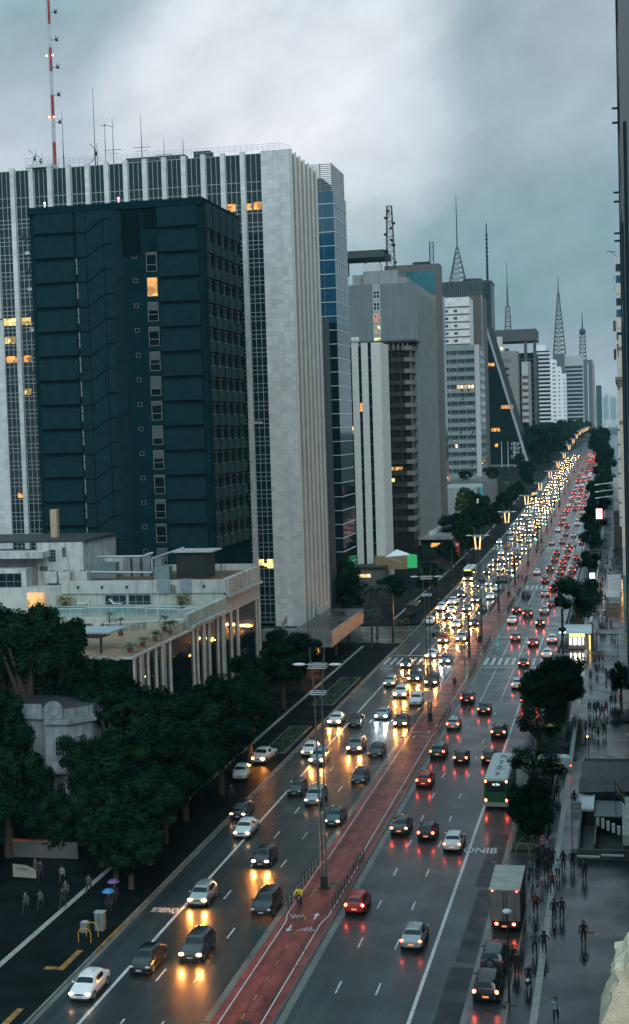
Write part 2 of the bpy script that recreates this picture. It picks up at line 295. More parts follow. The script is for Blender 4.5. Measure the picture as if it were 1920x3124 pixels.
def win(root, u0, u1, z0, z1, plane, axis, glass, frame=None, bars=(0, 0), d=0.05, fw=0.07, name='window', tr=None):
    """one window: glass part and its frame as sub-part; axis 'y' faces the camera side, axis 'x' faces the avenue"""
    g = MB()
    if axis == 'y': g.box(u0, u1, plane - d, plane + 0.02, z0, z1)
    else: g.box(plane - 0.02, plane + d, u0, u1, z0, z1)
    o = part(name, g, glass, root)
    if frame:
        f = MB(); e = d + 0.04
        def bar(a0, a1, b0, b1):
            if axis == 'y': f.box(a0, a1, plane - e, plane - d + 0.005, b0, b1)
            else: f.box(plane + d - 0.005, plane + e, a0, a1, b0, b1)
        zi0, zi1 = z0 + fw, z1 - fw
        bar(u0, u1, z0, zi0); bar(u0, u1, zi1, z1); bar(u0, u0 + fw, zi0, zi1); bar(u1 - fw, u1, zi0, zi1)
        us = [u0 + (u1 - u0) * k / (bars[0] + 1) for k in range(1, bars[0] + 1)]
        zs = tr if tr is not None else [z0 + (z1 - z0) * k / (bars[1] + 1) for k in range(1, bars[1] + 1)]
        for u in us: bar(u - fw / 2, u + fw / 2, zi0, zi1)
        eg = [u0 + fw] + us + [u1 - fw]
        for z in zs:
            for k in range(len(eg) - 1):
                a = eg[k] + (fw / 2 if k else 0); b = eg[k + 1] - (fw / 2 if k < len(eg) - 2 else 0)
                if axis == 'y': f.box(a, b, plane - e + .002, plane - d + 0.005, z - fw / 2, z + fw / 2)
                else: f.box(plane + d - 0.005, plane + e - .002, a, b, z - fw / 2, z + fw / 2)
        part(name + '_frame', f, frame, o)
    return o
def lattice(mb, base, top, wb, wt, n, r):
    """square lattice mast from base to top"""
    base = Vector(base); top = Vector(top)
    def ring(t):
        c = base.lerp(top, t); w = wb + (wt - wb) * t
        return [c + Vector((sx * w, sy * w, 0)) for sx, sy in ((-1, -1), (1, -1), (1, 1), (-1, 1))]
    for k in range(n):
        a, b = ring(k / n), ring((k + 1) / n)
        for q in range(4):
            mb.cyl(a[q], b[q], r, r, 4, 0, False); mb.cyl(a[q], b[(q + 1) % 4], r * .6, r * .6, 4, 0, False); mb.cyl(b[q], b[(q + 1) % 4], r * .6, r * .6, 4, 0, False)
# ---------------------------------------------------------------- ground, roads, pavements, markings
asph = MWET('wet_asphalt', (0.016, 0.025, 0.028), 0.36, 0.38, 0.52, 0.30, 0.10, spec=0.3, coat=1.0)
asph2 = MWET('new_asphalt', (0.006, 0.010, 0.012), 0.3, 0.35, 0.55, 0.6, spec=.3)
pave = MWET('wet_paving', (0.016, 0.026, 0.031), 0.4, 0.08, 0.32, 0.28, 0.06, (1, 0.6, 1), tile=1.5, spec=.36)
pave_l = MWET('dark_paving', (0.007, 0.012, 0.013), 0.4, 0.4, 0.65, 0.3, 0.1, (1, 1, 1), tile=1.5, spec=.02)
gutter = MWET('gutter_concrete', (0.12, 0.125, 0.115), 0.4, 0.22, 0.5, 0.7)
redp = MWET('red_path', (0.205, 0.045, 0.038), 0.4, 0.3, 0.5, 0.55, 0.1, (1, 0.5, 1), spec=.15, coat=0.35)
paint = MPAINT('road_paint', (0.56, 0.58, 0.575), .52)
ypaint = MPAINT('yellow_paint', (0.40, 0.20, 0.035), .58)
kerbm = M('kerb_stone', (0.17, 0.17, 0.155), 0.45, 0.35, 1.2)
grass_m = M('planting_soil', (0.018, 0.03, 0.016), 0.9, 0.5, 4)
tact = MBRICK('tactile_tile', (0.34, 0.34, 0.32), (0.27, 0.275, 0.26), (0.16, 0.16, 0.155), 0.5, 0.5, 0.4)
tactm = M('tactile_strip_tile', (0.30, 0.30, 0.28), 0.35, 0.3, 3.0)
b = MB(); strip(b, -9000, 9000, -400, 12000, -0.4); struct('ground', b, M('city_ground', (0.03, 0.04, 0.035), 0.9, 0.3, 0.02))
b = MB(); strip(b, -40.5, -11.2, 40, 2600, 0.0); b.face([(-130, 264, 0), (-40.5, 264, 0), (-40.5, 288, 0), (-130, 288, 0)]); struct('road', b, asph)
b = MB()
for y0, y1, x0 in ((60, 104.5, -13.1), (105.6, 122.6, -12.75), (123.4, 140, -13.0)): b.face([(x0, y0, .006), (-11.25, y0, .006), (-11.25, y1, .006), (x0 + .15, y1, .006)])
struct('road_patch', b, asph2)
b = MB(); strip(b, -11.2, -10.75, 40, 236, 0.012); strip(b, -23.55, -22.95, 40, 560, 0.008); strip(b, -28.55, -27.95, 40, 560, 0.008); strip(b, -40.5, -40.1, 40, 560, 0.008)
struct('gutter_strip_kerb', b, gutter)
b = MB(); strip(b, -10.75, -8.3, 60, 134, 0.02); strip(b, -10.75, -8.3, 164, 170, 0.02); struct('parking_bay_road', b, MWET('bay_concrete', (0.045, 0.052, 0.055), 0.35, 0.14, 0.4, 0.5))
def corner(xc, yc, r, a0, a1, n=8): return [(xc + r * math.cos(R(a0 + (a1 - a0) * k / n)), yc + r * math.sin(R(a0 + (a1 - a0) * k / n))) for k in range(n + 1)]
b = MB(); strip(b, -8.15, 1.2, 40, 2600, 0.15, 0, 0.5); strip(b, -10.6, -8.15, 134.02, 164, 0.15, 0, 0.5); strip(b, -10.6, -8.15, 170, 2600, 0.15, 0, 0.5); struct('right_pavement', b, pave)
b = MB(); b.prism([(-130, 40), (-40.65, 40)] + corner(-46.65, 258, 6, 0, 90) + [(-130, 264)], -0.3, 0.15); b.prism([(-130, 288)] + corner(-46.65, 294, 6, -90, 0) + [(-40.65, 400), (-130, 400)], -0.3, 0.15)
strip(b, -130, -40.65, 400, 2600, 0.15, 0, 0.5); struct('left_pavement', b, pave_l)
b = MB()
for x0, x1, y0, y1 in ((-40.65, -40.5, 40, 258), (-40.65, -40.5, 294, 1200), (-8.3, -8.15, 60, 134), (-10.75, -10.6, 134, 164), (-10.75, -10.6, 170, 1200)): strip(b, x0, x1, y0, y1, 0.155, 0, 0.3)
struct('kerb', b, kerbm)
b = MB()
for y0, y1 in ((183, 189), (207, 226), (104, 110), (296, 325), (340, 372)): strip(b, -40.66, -40.49, y0, y1, 0.162, 0, 0.12)
for y0, y1 in ((88.5, 92.5), (99.8, 104)): strip(b, -42.1, -41.6, y0, y1, 0.158)
strip(b, -43.2, -42.1, 99.8, 100.4, 0.158)
for y0, y1 in ((268, 269), (281, 282)): strip(b, -45.5, -41.0, y0, y1, 0.01)
struct('yellow_markings_road', b, ypaint)
b = MB()
for y in range(44, 700, 9):
    strip(b, -6.6, -6.1, y, y + 8.94, 0.156); strip(b, -47.15, -46.65, y, min(y + 8.94, 262 if y < 264 else 9e9) if not 255 < y < 290 else y + .02, 0.156)
struct('tactile_strip_pavement', b, tactm)
# red cycle path on the raised central median
b = MB(); strip(b, -27.95, -23.75, 40, 1400, 0.12, 0, 0.3); struct('cycle_path', b, redp)
b = MB(); strip(b, -23.75, -23.55, 40, 1400, 0.135, 0, 0.3); struct('median_kerb', b, M('dark_kerb', (0.06, 0.065, 0.065), 0.35, 0.3, 1.5))
# painted lines
b = MB()
lamps_y = [121.0 + 72.2 * k for k in range(20)]
def near_lamp(y): return min(abs(y - l) for l in lamps_y)
for y in range(45, 640, 1):
    if 238 < y < 250 or 270 < y < 306: continue
    def off(yy): return max(0.0, min(1.0, (8.5 - near_lamp(yy)) / 1.6))
    o0, o1 = off(y), off(y + 1)
    for s, xa in ((-1, -27.33), (1, -24.42)):
        a, c = xa + s * 0.3 * o0, xa + s * 0.3 * o1; z0, z1 = gz(y) + .127, gz(y + 1) + .127
        b.face([(a - .045, y, z0), (a + .045, y, z0), (c + .045, y + 1, z1), (c - .045, y + 1, z1)])
def solid(x, y0, y1, w): strip(b, x - w / 2, x + w / 2, y0, y1, 0.012)
for y0, y1 in ((40, 236.5), (249.5, 271), (335, 349), (362, 900)): solid(-14.62, y0, y1, 0.26)
for k in range(9): solid(-14.62, 308 + 3 * k, 309.4 + 3 * k, 0.22)
for y0, y1 in ((40, 231), (249, 264), (292, 350), (362, 900)): solid(-36.93, y0, y1, 0.26)
for x in (-20.5, -17.6):
    y = 53.1
    while y < 207: solid(x, y, y + 2.25, 0.14); y += 9.07
    solid(x, 208, 237, .14); solid(x, 249, 271.5, .14); solid(x, 322, 349, .14)
    y = 366
    while y < 900: solid(x, y, y + 3, .16); y += 9.07
    solid(x, 430, 456, .14)
for x in (-31.2, -34.05):
    y = 52.5
    while y < 232: solid(x, y, y + 2.4, 0.14); y += 9.3
    solid(x, 249, 272, .14); solid(x, 292, 349, .14)
    y = 366
    while y < 900: solid(x, y, y + 3, .16); y += 9.3
for x0, x1, y in ((-23.3, -11.4, 237.4), (-23.3, -11.4, 271.6), (-40, -28.6, 249.6), (-23.3, -11.4, 349.5), (-40, -28.6, 363), (-40, -28.6, 470)): strip(b, x0, x1, y, y + .45, 0.0125)
struct('road_markings', b, paint)
for x0, x1, ya, yb in ((-23.0, -11.8, 240.2, 247.4), (-40.1, -28.8, 240.2, 247.4), (-23.0, -11.8, 352.0, 359.5), (-40.1, -28.8, 352.5, 360), (-23, -11.8, 458, 466), (-40.1, -28.8, 458, 466)):
    b = MB(); x = x0
    while x < x1: strip(b, x, x + .48, ya, yb, 0.011); x += 1.14
    struct('zebra_crossing_road', b, paint)
b = MB()        # cycle symbols, arrows and yellow centre dashes on the path
def ringm(cx, cy, r, w=.05, n=14, sy=1.25):
    for k in range(n):
        a, c = 2 * math.pi * k / n, 2 * math.pi * (k + 1) / n
        b.face([(cx + (r - w) * math.cos(a), cy + (r - w) * math.sin(a) * sy, zz), (cx + r * math.cos(a), cy + r * math.sin(a) * sy, zz), (cx + r * math.cos(c), cy + r * math.sin(c) * sy, zz), (cx + (r - w) * math.cos(c), cy + (r - w) * math.sin(c) * sy, zz)])
def seg(x0, y0, x1, y1, w=.05):
    d = Vector((x1 - x0, y1 - y0)); n_ = Vector((-d.y, d.x)).normalized() * w / 2
    b.face([(x0 - n_.x, y0 - n_.y, zz), (x0 + n_.x, y0 + n_.y, zz), (x1 + n_.x, y1 + n_.y, zz), (x1 - n_.x, y1 - n_.y, zz)])
def bike_symbol(x, y, s):
    ringm(x - .36, y, .25); ringm(x + .36, y, .25)
    for q in ((-.36, 0, -.12, .42), (-.12, .42, .24, .42), (.24, .42, .02, 0), (.02, 0, -.12, .42), (-.36, 0, .02, 0), (.36, 0, .2, .62), (.2, .62, .34, .62), (-.2, .52, -.04, .52)): seg(x + s * q[0], y + s * q[1] * 1.25, x + s * q[2], y + s * q[3] * 1.25)
def arrow(x, y, s):
    seg(x, y - .75 * s, x, y + .35 * s, .15); b.face([(x - .26, y + .2 * s, zz + .001), (x + .26, y + .2 * s, zz + .001), (x, y + .85 * s, zz + .001)])
for yc in (0, 72.2, 144.4, 216.6):
    zz = 0.128; bike_symbol(-26.75, 113.9 + yc, -1); bike_symbol(-25.2, 110.6 + yc, 1); arrow(-26.7, 110.9 + yc, -1); arrow(-25.15, 113.9 + yc, 1)
struct('cycle_symbols_path', b, paint)
b = MB(); y = 46
while y < 640:
    if near_lamp(y) > 7: strip(b, -26.0, -25.88, y, y + .95, .127)
    y += 3.35
for l in lamps_y[:6]:
    zz = .128
    for q in ((-.75, -2.4, .75, -.6), (.75, -.6, .75, 2.6), (.75, 2.6, -.75, .9), (-.75, .9, -.75, -2.4), (-.75, -.9, .75, 1), (-.75, 0, .75, 1.8)): seg(-25.9 + q[0], l + q[1], -25.9 + q[2], l + q[3], .12)
struct('yellow_path_markings', b, ypaint)
for s, x, y, rz, sz in (('ÔNIB', -13.55, 134.1, 0, 1.55), ('ÔNIBUS', -38.25, 114.3, math.pi, 1.05), ('ÔNIBUS', -38.7, 236.2, math.pi, 1.05)):
    me = text_mesh(s, sz, paint, bold=.025); o = part('bus_lane_lettering_road', me); tag(o, kind='structure'); o.location = (x, y, .013); o.rotation_euler = (0, 0, rz); o.scale = (0.86 if s == 'ÔNIB' else .62, 1.6 if s == 'ÔNIB' else 1.5, 1)
b = MB()
for x, y in ((-16.9, 128.5), (-12.0, 130.6), (-25.4, 92.3), (-25.2, 122.3), (-25.5, 152.3), (-26.4, 155.4), (-25.1, 162)): b.cyl((x, y, .004 if x > -23 else .122), (x, y, .014 if x > -23 else .131), .38, .38, 14)
struct('manhole_covers_road', b, M('cast_iron', (0.03, 0.033, 0.035), 0.35, 0.3, 6, 0.4))
b = MB()
for x0, x1, y0, y1 in ((-3.9, -2.6, 112.4, 113.0), (-2.2, -1.2, 173, 173.4), (-3.4, -2.6, 176.5, 176.8), (-4.1, -3.2, 175, 175.3)): b.box(x0, x1, y0, y1, .151, .158)
struct('grating_pavement', b, M('iron_grate', (0.02, 0.02, 0.022), 0.4, 0.3, 8, 0.5))
b = MB()
b.box(-3.55, -2.45, 112.1, 112.2, .152, .16); b.box(-3.55, -2.45, 112.9, 113, .152, .16); b.box(-3.55, -3.45, 112.2, 112.9, .152, .16); b.box(-2.55, -2.45, 112.2, 112.9, .152, .16)
struct('orange_frame_pavement', b, M('orange_frame', (0.5, 0.2, 0.1), .5))

# planted beds with walls
steel_d = M('dark_steel', (0.03, 0.04, 0.042), 0.4, 0.2, 3, 0.6)
conc_d = M('dark_concrete', (0.075, 0.085, 0.085), 0.55, 0.3, 1.2, 0, 0.1, streak=0.4)
for (x0, x1, y0, y1, lab) in ((-10.55, -7.5, 134.3, 163.0, 'long dark planter bed beside the green bus with a yellow hoop at its end'), (-10.55, -7.45, 183.3, 226.0, 'long dark planter bed under the big spreading trees by the wide wet pavement'),
        (-44.3, -41.3, 172.0, 188.0, 'low grassy bed along the dark kerb beside the white taxi'), (-44.5, -41.3, 203.0, 226.0, 'grassy kerb bed short of the far crossing on the dark pavement'), (-10.5, -7.6, 292.0, 345, 'planter bed under the round dark tree beyond the lit kiosk')):
    t = thing('planter_bed', lab, 'planter', ((x0 + x1) / 2, y0, .15), group='planted beds along the pavements')
    b = MB(); h = .75 if x0 > -20 else .3
    b.box(x0, x1, y0, y0 + .25, .1, h); b.box(x0, x1, y1 - .25, y1, .1, h); b.box(x0, x0 + .25, y0 + .25, y1 - .25, .1, h); b.box(x1 - .25, x1, y0 + .25, y1 - .25, .1, h); part('planter_wall', b, conc_d, t)
    b = MB(); b.box(x0 + .25, x1 - .25, y0 + .25, y1 - .25, .1, h - .12)
    for k in range(int((y1 - y0) * 26)):
        x = RND.uniform(x0 + .3, x1 - .3); y = RND.uniform(y0 + .3, y1 - .3); z = h - .12; a = RND.uniform(0, 6.28); s = RND.uniform(.12, .3); hh = RND.uniform(.15, .45)
        b.face([(x, y, z), (x + s * math.cos(a), y + s * math.sin(a), z + hh * .6), (x + s * 1.5 * math.cos(a + .4), y + s * 1.5 * math.sin(a + .4), z + hh), (x + s * .6 * math.cos(a + 1), y + s * .6 * math.sin(a + 1), z + hh * .7)], 1)
    part('plants', b, [grass_m, M('bed_leaf', (0.02, 0.05, 0.025), .6, .5, 3)], t)

# ---------------------------------------------------------------- street furniture on the median
steel = M('galvanised_steel', (0.16, 0.20, 0.21), 0.35, 0.2, 2, 0.7)
lamp_glass = M('lamp_glass', (0.55, 0.66, 0.68), 0.25, 0.06)
glow = ME('lamp_glow', (1.0, 0.52, 0.20), 1.6)
def street_lamp(lit):
    t = thing('street_lamp', 'x', 'street lamp', (0, 0, 0), group='twin pole street lamps along the cycle path')
    for s in (-1, 1):
        b = MB(); b.cyl((s * .15, 0, 0), (s * .24, 0, 9), .115, .09, 8); b.cyl((s * .24, 0, 9), (s * .33, 0, 17.2), .09, .075, 8)
        if not lit: b.cyl((s * .33, 0, 17.2), (s * .68, 0, 21.2), .075, .05, 8)
        p = part('pole', b, steel, t, True)
        if lit:
            b = MB(); b.cyl((s * .33, -.01, 17.2), (s * .53, -.01, 19.5), .12, .12, 8); part('lit_tube', b, glow, p, True)
            b = MB(); b.cyl((s * .53, 0, 19.5), (s * .68, 0, 21.2), .06, .05, 8); part('pole_tip', b, steel, p, True)
        b = MB(); b.tube([(s * .55, 0, 19.6), (s * 1.15, 0, 19.72)], .05); part('lamp_arm', b, steel, t, True)
        b = MB(); b.ball((s * 1.6, 0, 19.72), .62, .3, .13, 12, 6); part('lamp_head', b, lamp_glass, t, True, True)
    for z, w, dd in ((17.15, .62, .38), (17.35, .62, .38), (19.45, .78, .42), (19.75, .78, .42)):
        b = MB(); c = [(-w, -dd, z), (w, -dd, z), (w, dd, z), (-w, dd, z), (-w, -dd, z)]; b.tube(c, .045, 5); part('cross_frame', b, M('bright_steel', (.45, .5, .5), .3, .1, 2, .6), t, True)
    b = MB(); b.box(-.42, .42, -.22, .22, 0, .16); b.box(-.3, .3, -.12, .12, .16, 1.1); part('base', b, steel_d, t, True)
    return t
LP = [street_lamp(False), street_lamp(True)]; used = [0, 0]
lamp_lab = ['tall unlit twin pole street lamp beside the yellow jacketed cyclist', 'tall unlit twin pole street lamp carrying a white notice board', 'twin pole street lamp beside the first green traffic light posts', 'twin pole street lamp between the second pair of traffic light posts', 'twin pole street lamp past the second zebra crossing, its glowing Y beside the bus', 'twin pole street lamp just beyond the third zebra crossing']
for k, y in enumerate(lamps_y):
    if k == 3: y = 336.6
    q = 0 if k < 2 else 1
    o = LP[q] if not used[q] else copy_tree(LP[q]); used[q] = 1
    o.location = (-25.9, y, gz(y) + .12)
    o['label'] = lamp_lab[k] if k < len(lamp_lab) else ('glowing street lamp number %s along the median beyond the third crossing' % ['seven', 'eight', 'nine', 'ten', 'eleven', 'twelve', 'thirteen', 'fourteen', 'fifteen', 'sixteen', 'seventeen', 'eighteen', 'nineteen', 'twenty'][k - 6])
t = thing('notice_board', 'square white notice board with lines of text strapped to a lamp pole', 'sign', (-25.9, 192.9, 2.9))
b = MB(); b.box(-.62, .62, -.36, -.32, 0, 1.5); part('board', b, M('board_white', (.5, .53, .53), .4), t, True)
b = MB()
for k in range(7): b.box(-.5, .5 - (k % 3) * .12, -.372, -.362, .16 + k * .18, .23 + k * .18)
part('text_lines', b, M('board_text', (.06, .07, .08), .5), t, True)
# railings
def fence(x, y0, y1, lab):
    t = thing('railing', lab, 'railing', (x, y0, .12), group='low dark railings along the cycle path')
    n = max(3, int((y1 - y0) / 1.25)); g0 = gz(y0)
    for k in range(n + 1):
        y = (y1 - y0) * k / n; b = MB(); b.box(-.035, .035, y - .035, y + .035, gz(y0 + y) - g0, 1.08 + gz(y0 + y) - g0); part('post', b, steel_d, t, True)
    for z in (.35, .62, .95):
        b = MB(); b.box(-.018, .018, .05, y1 - y0 - .05, z, z + .05); part('rail', b, steel_d, t, True)
sd_ = ('oncoming', 'receding')
fl = [(115.3, 130, 'beside the cyclist in yellow'), (186, 200.5, 'by the lamp with the notice board'), (226, 238, 'just short of the first zebra crossing'), (251.5, 266, 'just past the first zebra crossing'), (306, 330, 'between the two dark signal posts past the junction'), (336, 349, 'short of the second zebra crossing'), (362, 376, 'past the second zebra crossing'), (440, 456, 'short of the third zebra crossing')]
for y0, y1, w in fl:
    for k, x in enumerate((-27.82, -23.98)):
        fence(x, y0 - (0 if k == 0 else .2), y1, '%s side low steel railing %s' % (sd_[k], w))
# traffic lights
blackm = M('signal_black', (0.012, 0.014, 0.015), 0.4, 0.2)
green = ME('green_signal', (0.05, 1.0, 0.62), 22); redl = ME('red_signal', (1.0, 0.08, 0.04), 12)
def traffic(x, y, h, lab, heads=1, zb=.12, zo=0.0):
    t = thing('traffic_light', lab, 'traffic light', (x, y, gz(y) + zb), group='thick black traffic light posts')
    b = MB(); b.box(-.2, .2, -.2, .2, 0, h); part('post', b, blackm, t, True)
    for k in range(heads):
        s = -1 if k == 0 else 1
        hd = MB(); hd.box(s * .2, s * .62, -.34, -.02, 2.5 + zo, 3.5 + zo) if s > 0 else hd.box(-.62, -.2, -.34, -.02, 2.5 + zo, 3.5 + zo); p = part('signal_head', hd, blackm, t, True)
        for j, z in enumerate((2.68, 3.0, 3.32)):
            b = MB(); b.cyl((s * .41, -.33, z + zo), (s * .41, -.37, z + zo), .12, .12, 12)
            part('lens', b, green if j == 0 else M('dark_lens', (.03, .02, .02), .2), p, True)
    b = MB(); b.box(-1.2, 1.2, -1.6, .9, -.02, .06); part('island', b, conc_d, t, True)
TL = [(-25.9, 246.3, 7.6, 'thick black signal post with green light at the first zebra crossing on the median'), (-25.95, 269.4, 7.5, 'tall black signal post behind the first one, across the junction mouth'), (-26.0, 309.4, 7.6, 'black signal post with green light rising between the lanes past the junction'), (-25.9, 357.7, 7.4, 'black signal post with green light at the second zebra crossing'), (-10.2, 250.5, 8.0, 'thick black signal post with green light beside the lit kiosk'), (-26, 462, 7.5, 'black signal post with green light at the third zebra crossing'), (-25.9, 520, 7.4, 'dark signal post with green light on the median beyond the third crossing'), (-25.9, 585, 7.4, 'far dark signal post with green light rising from the packed headlights'), (-26, 640, 7.4, 'farther signal post with green light, fifth along the median past the second crossing'), (-26, 745, 7.4, 'distant green signal post where the avenue starts climbing to the park')]
for k, (x, y, h, lab) in enumerate(TL): traffic(x, y, h, lab, 2 if k == 4 else 1, .15 if x > -20 else .12, {2: 3.0, 1: 2.2, 4: 1.2}.get(k, 0))
def poles(x, y, h, lab, blue=False):
    t = thing('signal_pole', lab, 'pole', (x, y, gz(y) + .12), group='slim poles on the median')
    b = MB(); b.cyl((0, 0, 0), (0, 0, h), .07, .05, 8); part('pole', b, steel_d, t, True)
    b = MB(); b.box(-.22, .22, -.1, -.06, h * .55, h * .55 + .6); part('plate', b, M('plate_blue', (.04, .12, .35), .4) if blue else M('board_white', (.5, .5, .5)), t, True)
poles(-25.8, 237.3, 4.2, 'slim pole with a pale plate just short of the first crossing'); poles(-26.3, 264, 6, 'slim pole with a blue plate next to the black post across the junction', True); poles(-25.9, 339, 6.5, 'slim pole with a blue plate among railings before the second crossing', True)
# ---------------------------------------------------------------- buildings along the avenue
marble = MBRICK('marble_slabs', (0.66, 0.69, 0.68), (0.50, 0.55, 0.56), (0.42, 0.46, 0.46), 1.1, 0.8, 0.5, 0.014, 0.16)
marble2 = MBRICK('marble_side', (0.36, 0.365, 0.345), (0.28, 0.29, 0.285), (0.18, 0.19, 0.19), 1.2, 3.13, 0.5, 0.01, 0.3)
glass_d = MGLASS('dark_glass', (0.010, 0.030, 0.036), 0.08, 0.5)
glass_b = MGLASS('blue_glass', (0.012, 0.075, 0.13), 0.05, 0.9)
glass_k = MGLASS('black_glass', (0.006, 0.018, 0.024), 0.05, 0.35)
alu = M('aluminium_frame', (0.36, 0.43, 0.44), 0.4, 0.12, 2, 0.3)
whitef = M('white_frame', (0.55, 0.60, 0.60), 0.4, 0.1)
lit_o = MLIT('lit_orange', (1.0, 0.42, 0.10), 0.9); lit_y = MLIT('lit_yellow', (1.0, 0.72, 0.26), 1.1)
roofm = M('roof_felt', (0.07, 0.065, 0.06), 0.7, 0.5, 0.5)
acm = M('air_con_white', (0.42, 0.45, 0.45), 0.5, 0.2)

# concrete bank tower with marble columns
T = thing('bank_tower', 'pale marble clad tower with ribbed columns and red white mast', 'building', (-85, 248, 0))
b = MB(); b.box(-125, -55.3, 248, 269.5, 6, 88.6); b.box(-120, -60, 250, 268, 88.6, 88.9, 1); part('core_wall', b, [M('core_wall', (.05, .07, .075), .6), roofm], T)
b = MB(); b.box(-60.3, -55.2, 247.55, 248.0, 5.6, 89.0); part('corner_wall', b, marble, T)
b = MB(); b.box(-118, -109.6, 247.55, 248.0, 20, 62); part('end_wall', b, marble, T)
cols = [-107.1 + 3.59 * k for k in range(13)]
for x in [-110.7, -114.3] + cols:
    b = MB(); b.box(x, x + .85, 247.3, 248.0, 6 if x > -108 else 62.2, 89.05); part('column', b, marble, T)
def transoms(z0, z1):
    zs = []; z = 79.9
    while z > z0:
        for dz in (0, -.75, -1.5):
            if z0 < z + dz < z1: zs.append(z + dz)
        z -= 3.13
    return [z for z in zs if z < 80.4] + [83.8, 82.2]
edges = [-114.3 + .85] + [c for c in cols] + [-60.3]
prev = None
bays = [(-113.4, -110.7), (-109.8, -107.1)] + [(c + .85, c + 3.59) for c in cols[:-1]] + [(cols[-1] + .85, -60.3)]
for x0, x1 in bays:
    win(T, x0 + .01, x1 - .01, 6.2, 88.7, 248.0, 'y', glass_d, alu, (2, 0), 0.03, 0.09, 'window', [z for z in transoms(6.5, 81)])
for x0, x1, z0, z1, m in ((-63.1, -62.3, 79.0, 80.1, lit_o), (-61.9, -60.5, 79.0, 80.3, lit_o), (-66.6, -65.2, 78.9, 80.2, lit_o), (-66.4, -65.3, 75.9, 77.0, lit_o), (-109.6, -107.3, 60.9, 62.2, lit_y), (-106.1, -104.4, 60.9, 62.2, lit_y), (-109.5, -107.5, 57.6, 58.9, lit_y), (-109.4, -107.2, 54.2, 55.3, lit_o), (-106.0, -104.6, 54.2, 55.3, lit_o), (-106.1, -104.9, 48.2, 49.3, lit_y), (-66.2, -65.2, 52.6, 53.8, lit_y), (-66.4, -64.9, 16.4, 17.5, lit_y), (-63.1, -62.2, 16.4, 17.5, lit_y), (-61.6, -60.5, 15.9, 17.5, lit_y), (-62.1, -61.7, 16.2, 16.8, lit_y), (-108.3, -107.4, 29.4, 30.3, lit_o)):
    b = MB(); b.box(x0, x1, 247.88, 247.968, z0, z1); part('lit_window', b, m, T)
fins = [248.0 + 3.58 * k for k in range(7)]
for y in fins:
    b = MB(); b.box(-55.3, -54.85, y, y + .26, 6, 89.1); part('fin', b, M('fin_marble', (.52, .52, .48), .5, .1, .6), T)
for k in range(6):
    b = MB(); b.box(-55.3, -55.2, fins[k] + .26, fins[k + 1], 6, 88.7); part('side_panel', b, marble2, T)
left_w = MB()
for f in range(21):
    for k in range(6):
        y = fins[k] + .75; z = 79.5 - 3.13 * f
        if (f * 6 + k) < 96:
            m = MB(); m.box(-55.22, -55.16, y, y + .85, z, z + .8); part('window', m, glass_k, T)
        else: left_w.box(-55.22, -55.16, y, y + .85, z, z + .8)
o = part('window', left_w, glass_k, T); o['kind'] = 'stuff'
b = MB()
for k in range(46): x = -102 + k * 1.0; b.cyl((x, 248.3, 89), (x, 248.3, 90.3), .03, n=4)
for z in (89.5, 89.9, 90.3): b.cyl((-102, 248.3, z), (-57, 248.3, z), .03, n=4); b.cyl((-57, 248.3, z), (-55.6, 252, z), .03, n=4)
part('roof_railing', b, alu, T)
b = MB(); b.box(-104, -99, 247.2, 251, 88.9, 89.5); b.tube([(-104, 247.3, 90.6), (-99, 247.3, 90.6)], .04); b.tube([(-104, 247.3, 90.1), (-99, 247.3, 90.1)], .04)
for x in (-104, -102.4, -100.8, -99): b.cyl((x, 247.3, 89.5), (x, 247.3, 90.7), .04, n=4)
part('mast_platform', b, marble, T)
b = MB(); b.box(-86, -75, 250.5, 253, 88.9, 90.0); b.box(-73, -70, 249.5, 252, 88.9, 90.1); part('plant_room', b, M('dark_plant', (.03, .04, .04), .7), T)
for x, z in ((-66.9, 78.6), (-104.9, 76.2), (-104.8, 73.5), (-105, 70.3), (-104.6, 67.0), (-104.8, 62.8), (-104.5, 59.6), (-104.6, 52), (-66.4, 63.2), (-105.5, 76.6)):
    b = MB(); b.box(x, x + .8, 247.5, 247.94, z, z + .55); part('air_conditioner', b, acm if int(z) % 2 else M('dark_plant', (.03, .04, .04), .7), T)
for x, z in ((-63, 41.5), (-62.2, 41.5)):
    b = MB(); b.box(x, x + .6, 247.5, 247.94, z, z + .45); part('air_conditioner', b, acm, T)
b = MB(); b.box(-78, -55.3, 246.5, 270, .1, 5.6); part('podium', b, M('podium_dark', (.02, .035, .032), .5), T)
# entrance canopy
t = thing('entrance_canopy', 'broad grey concrete canopy with stained edge at the marble tower foot', 'canopy', (-51, 236, .15))
b = MB(); b.box(-55.0, -47.9, 236, 267, 3.6, 6.2); b.box(-62, -55.0, 243, 246.4, 3.6, 5.4); part('slab', b, M('canopy_concrete', (.20, .215, .22), .5, .25, .7, 0, .1, streak=.7), t)
b = MB(); b.box(-54.7, -48.2, 236.3, 266.7, 6.2, 6.23); part('wet_roof', b, MWET('wet_roof', (.035, .032, .03), .5, .1, .4, .3), t)
for x, y in ((-53.8, 237.2), (-50.2, 237.2), (-50, 250), (-53.5, 250), (-50, 263)):
    b = MB(); b.cyl((x, y, .15), (x, y, 3.6), .22); part('leg', b, conc_d, t)
for k in range(4):
    b = MB(); b.box(-54.9 + .4, -54.2, 257.5 + k * 2.2, 258.6 + k * 2.2, 6.23, 7.6); part('air_conditioner', b, acm, t)
b = MB(); b.box(-53.2, -50.9, 240.6, 240.8, .6, 3.2); part('lit_doorway', b, MLIT('lit_entrance', (1, .38, .07), 2.2, 1.5), t)
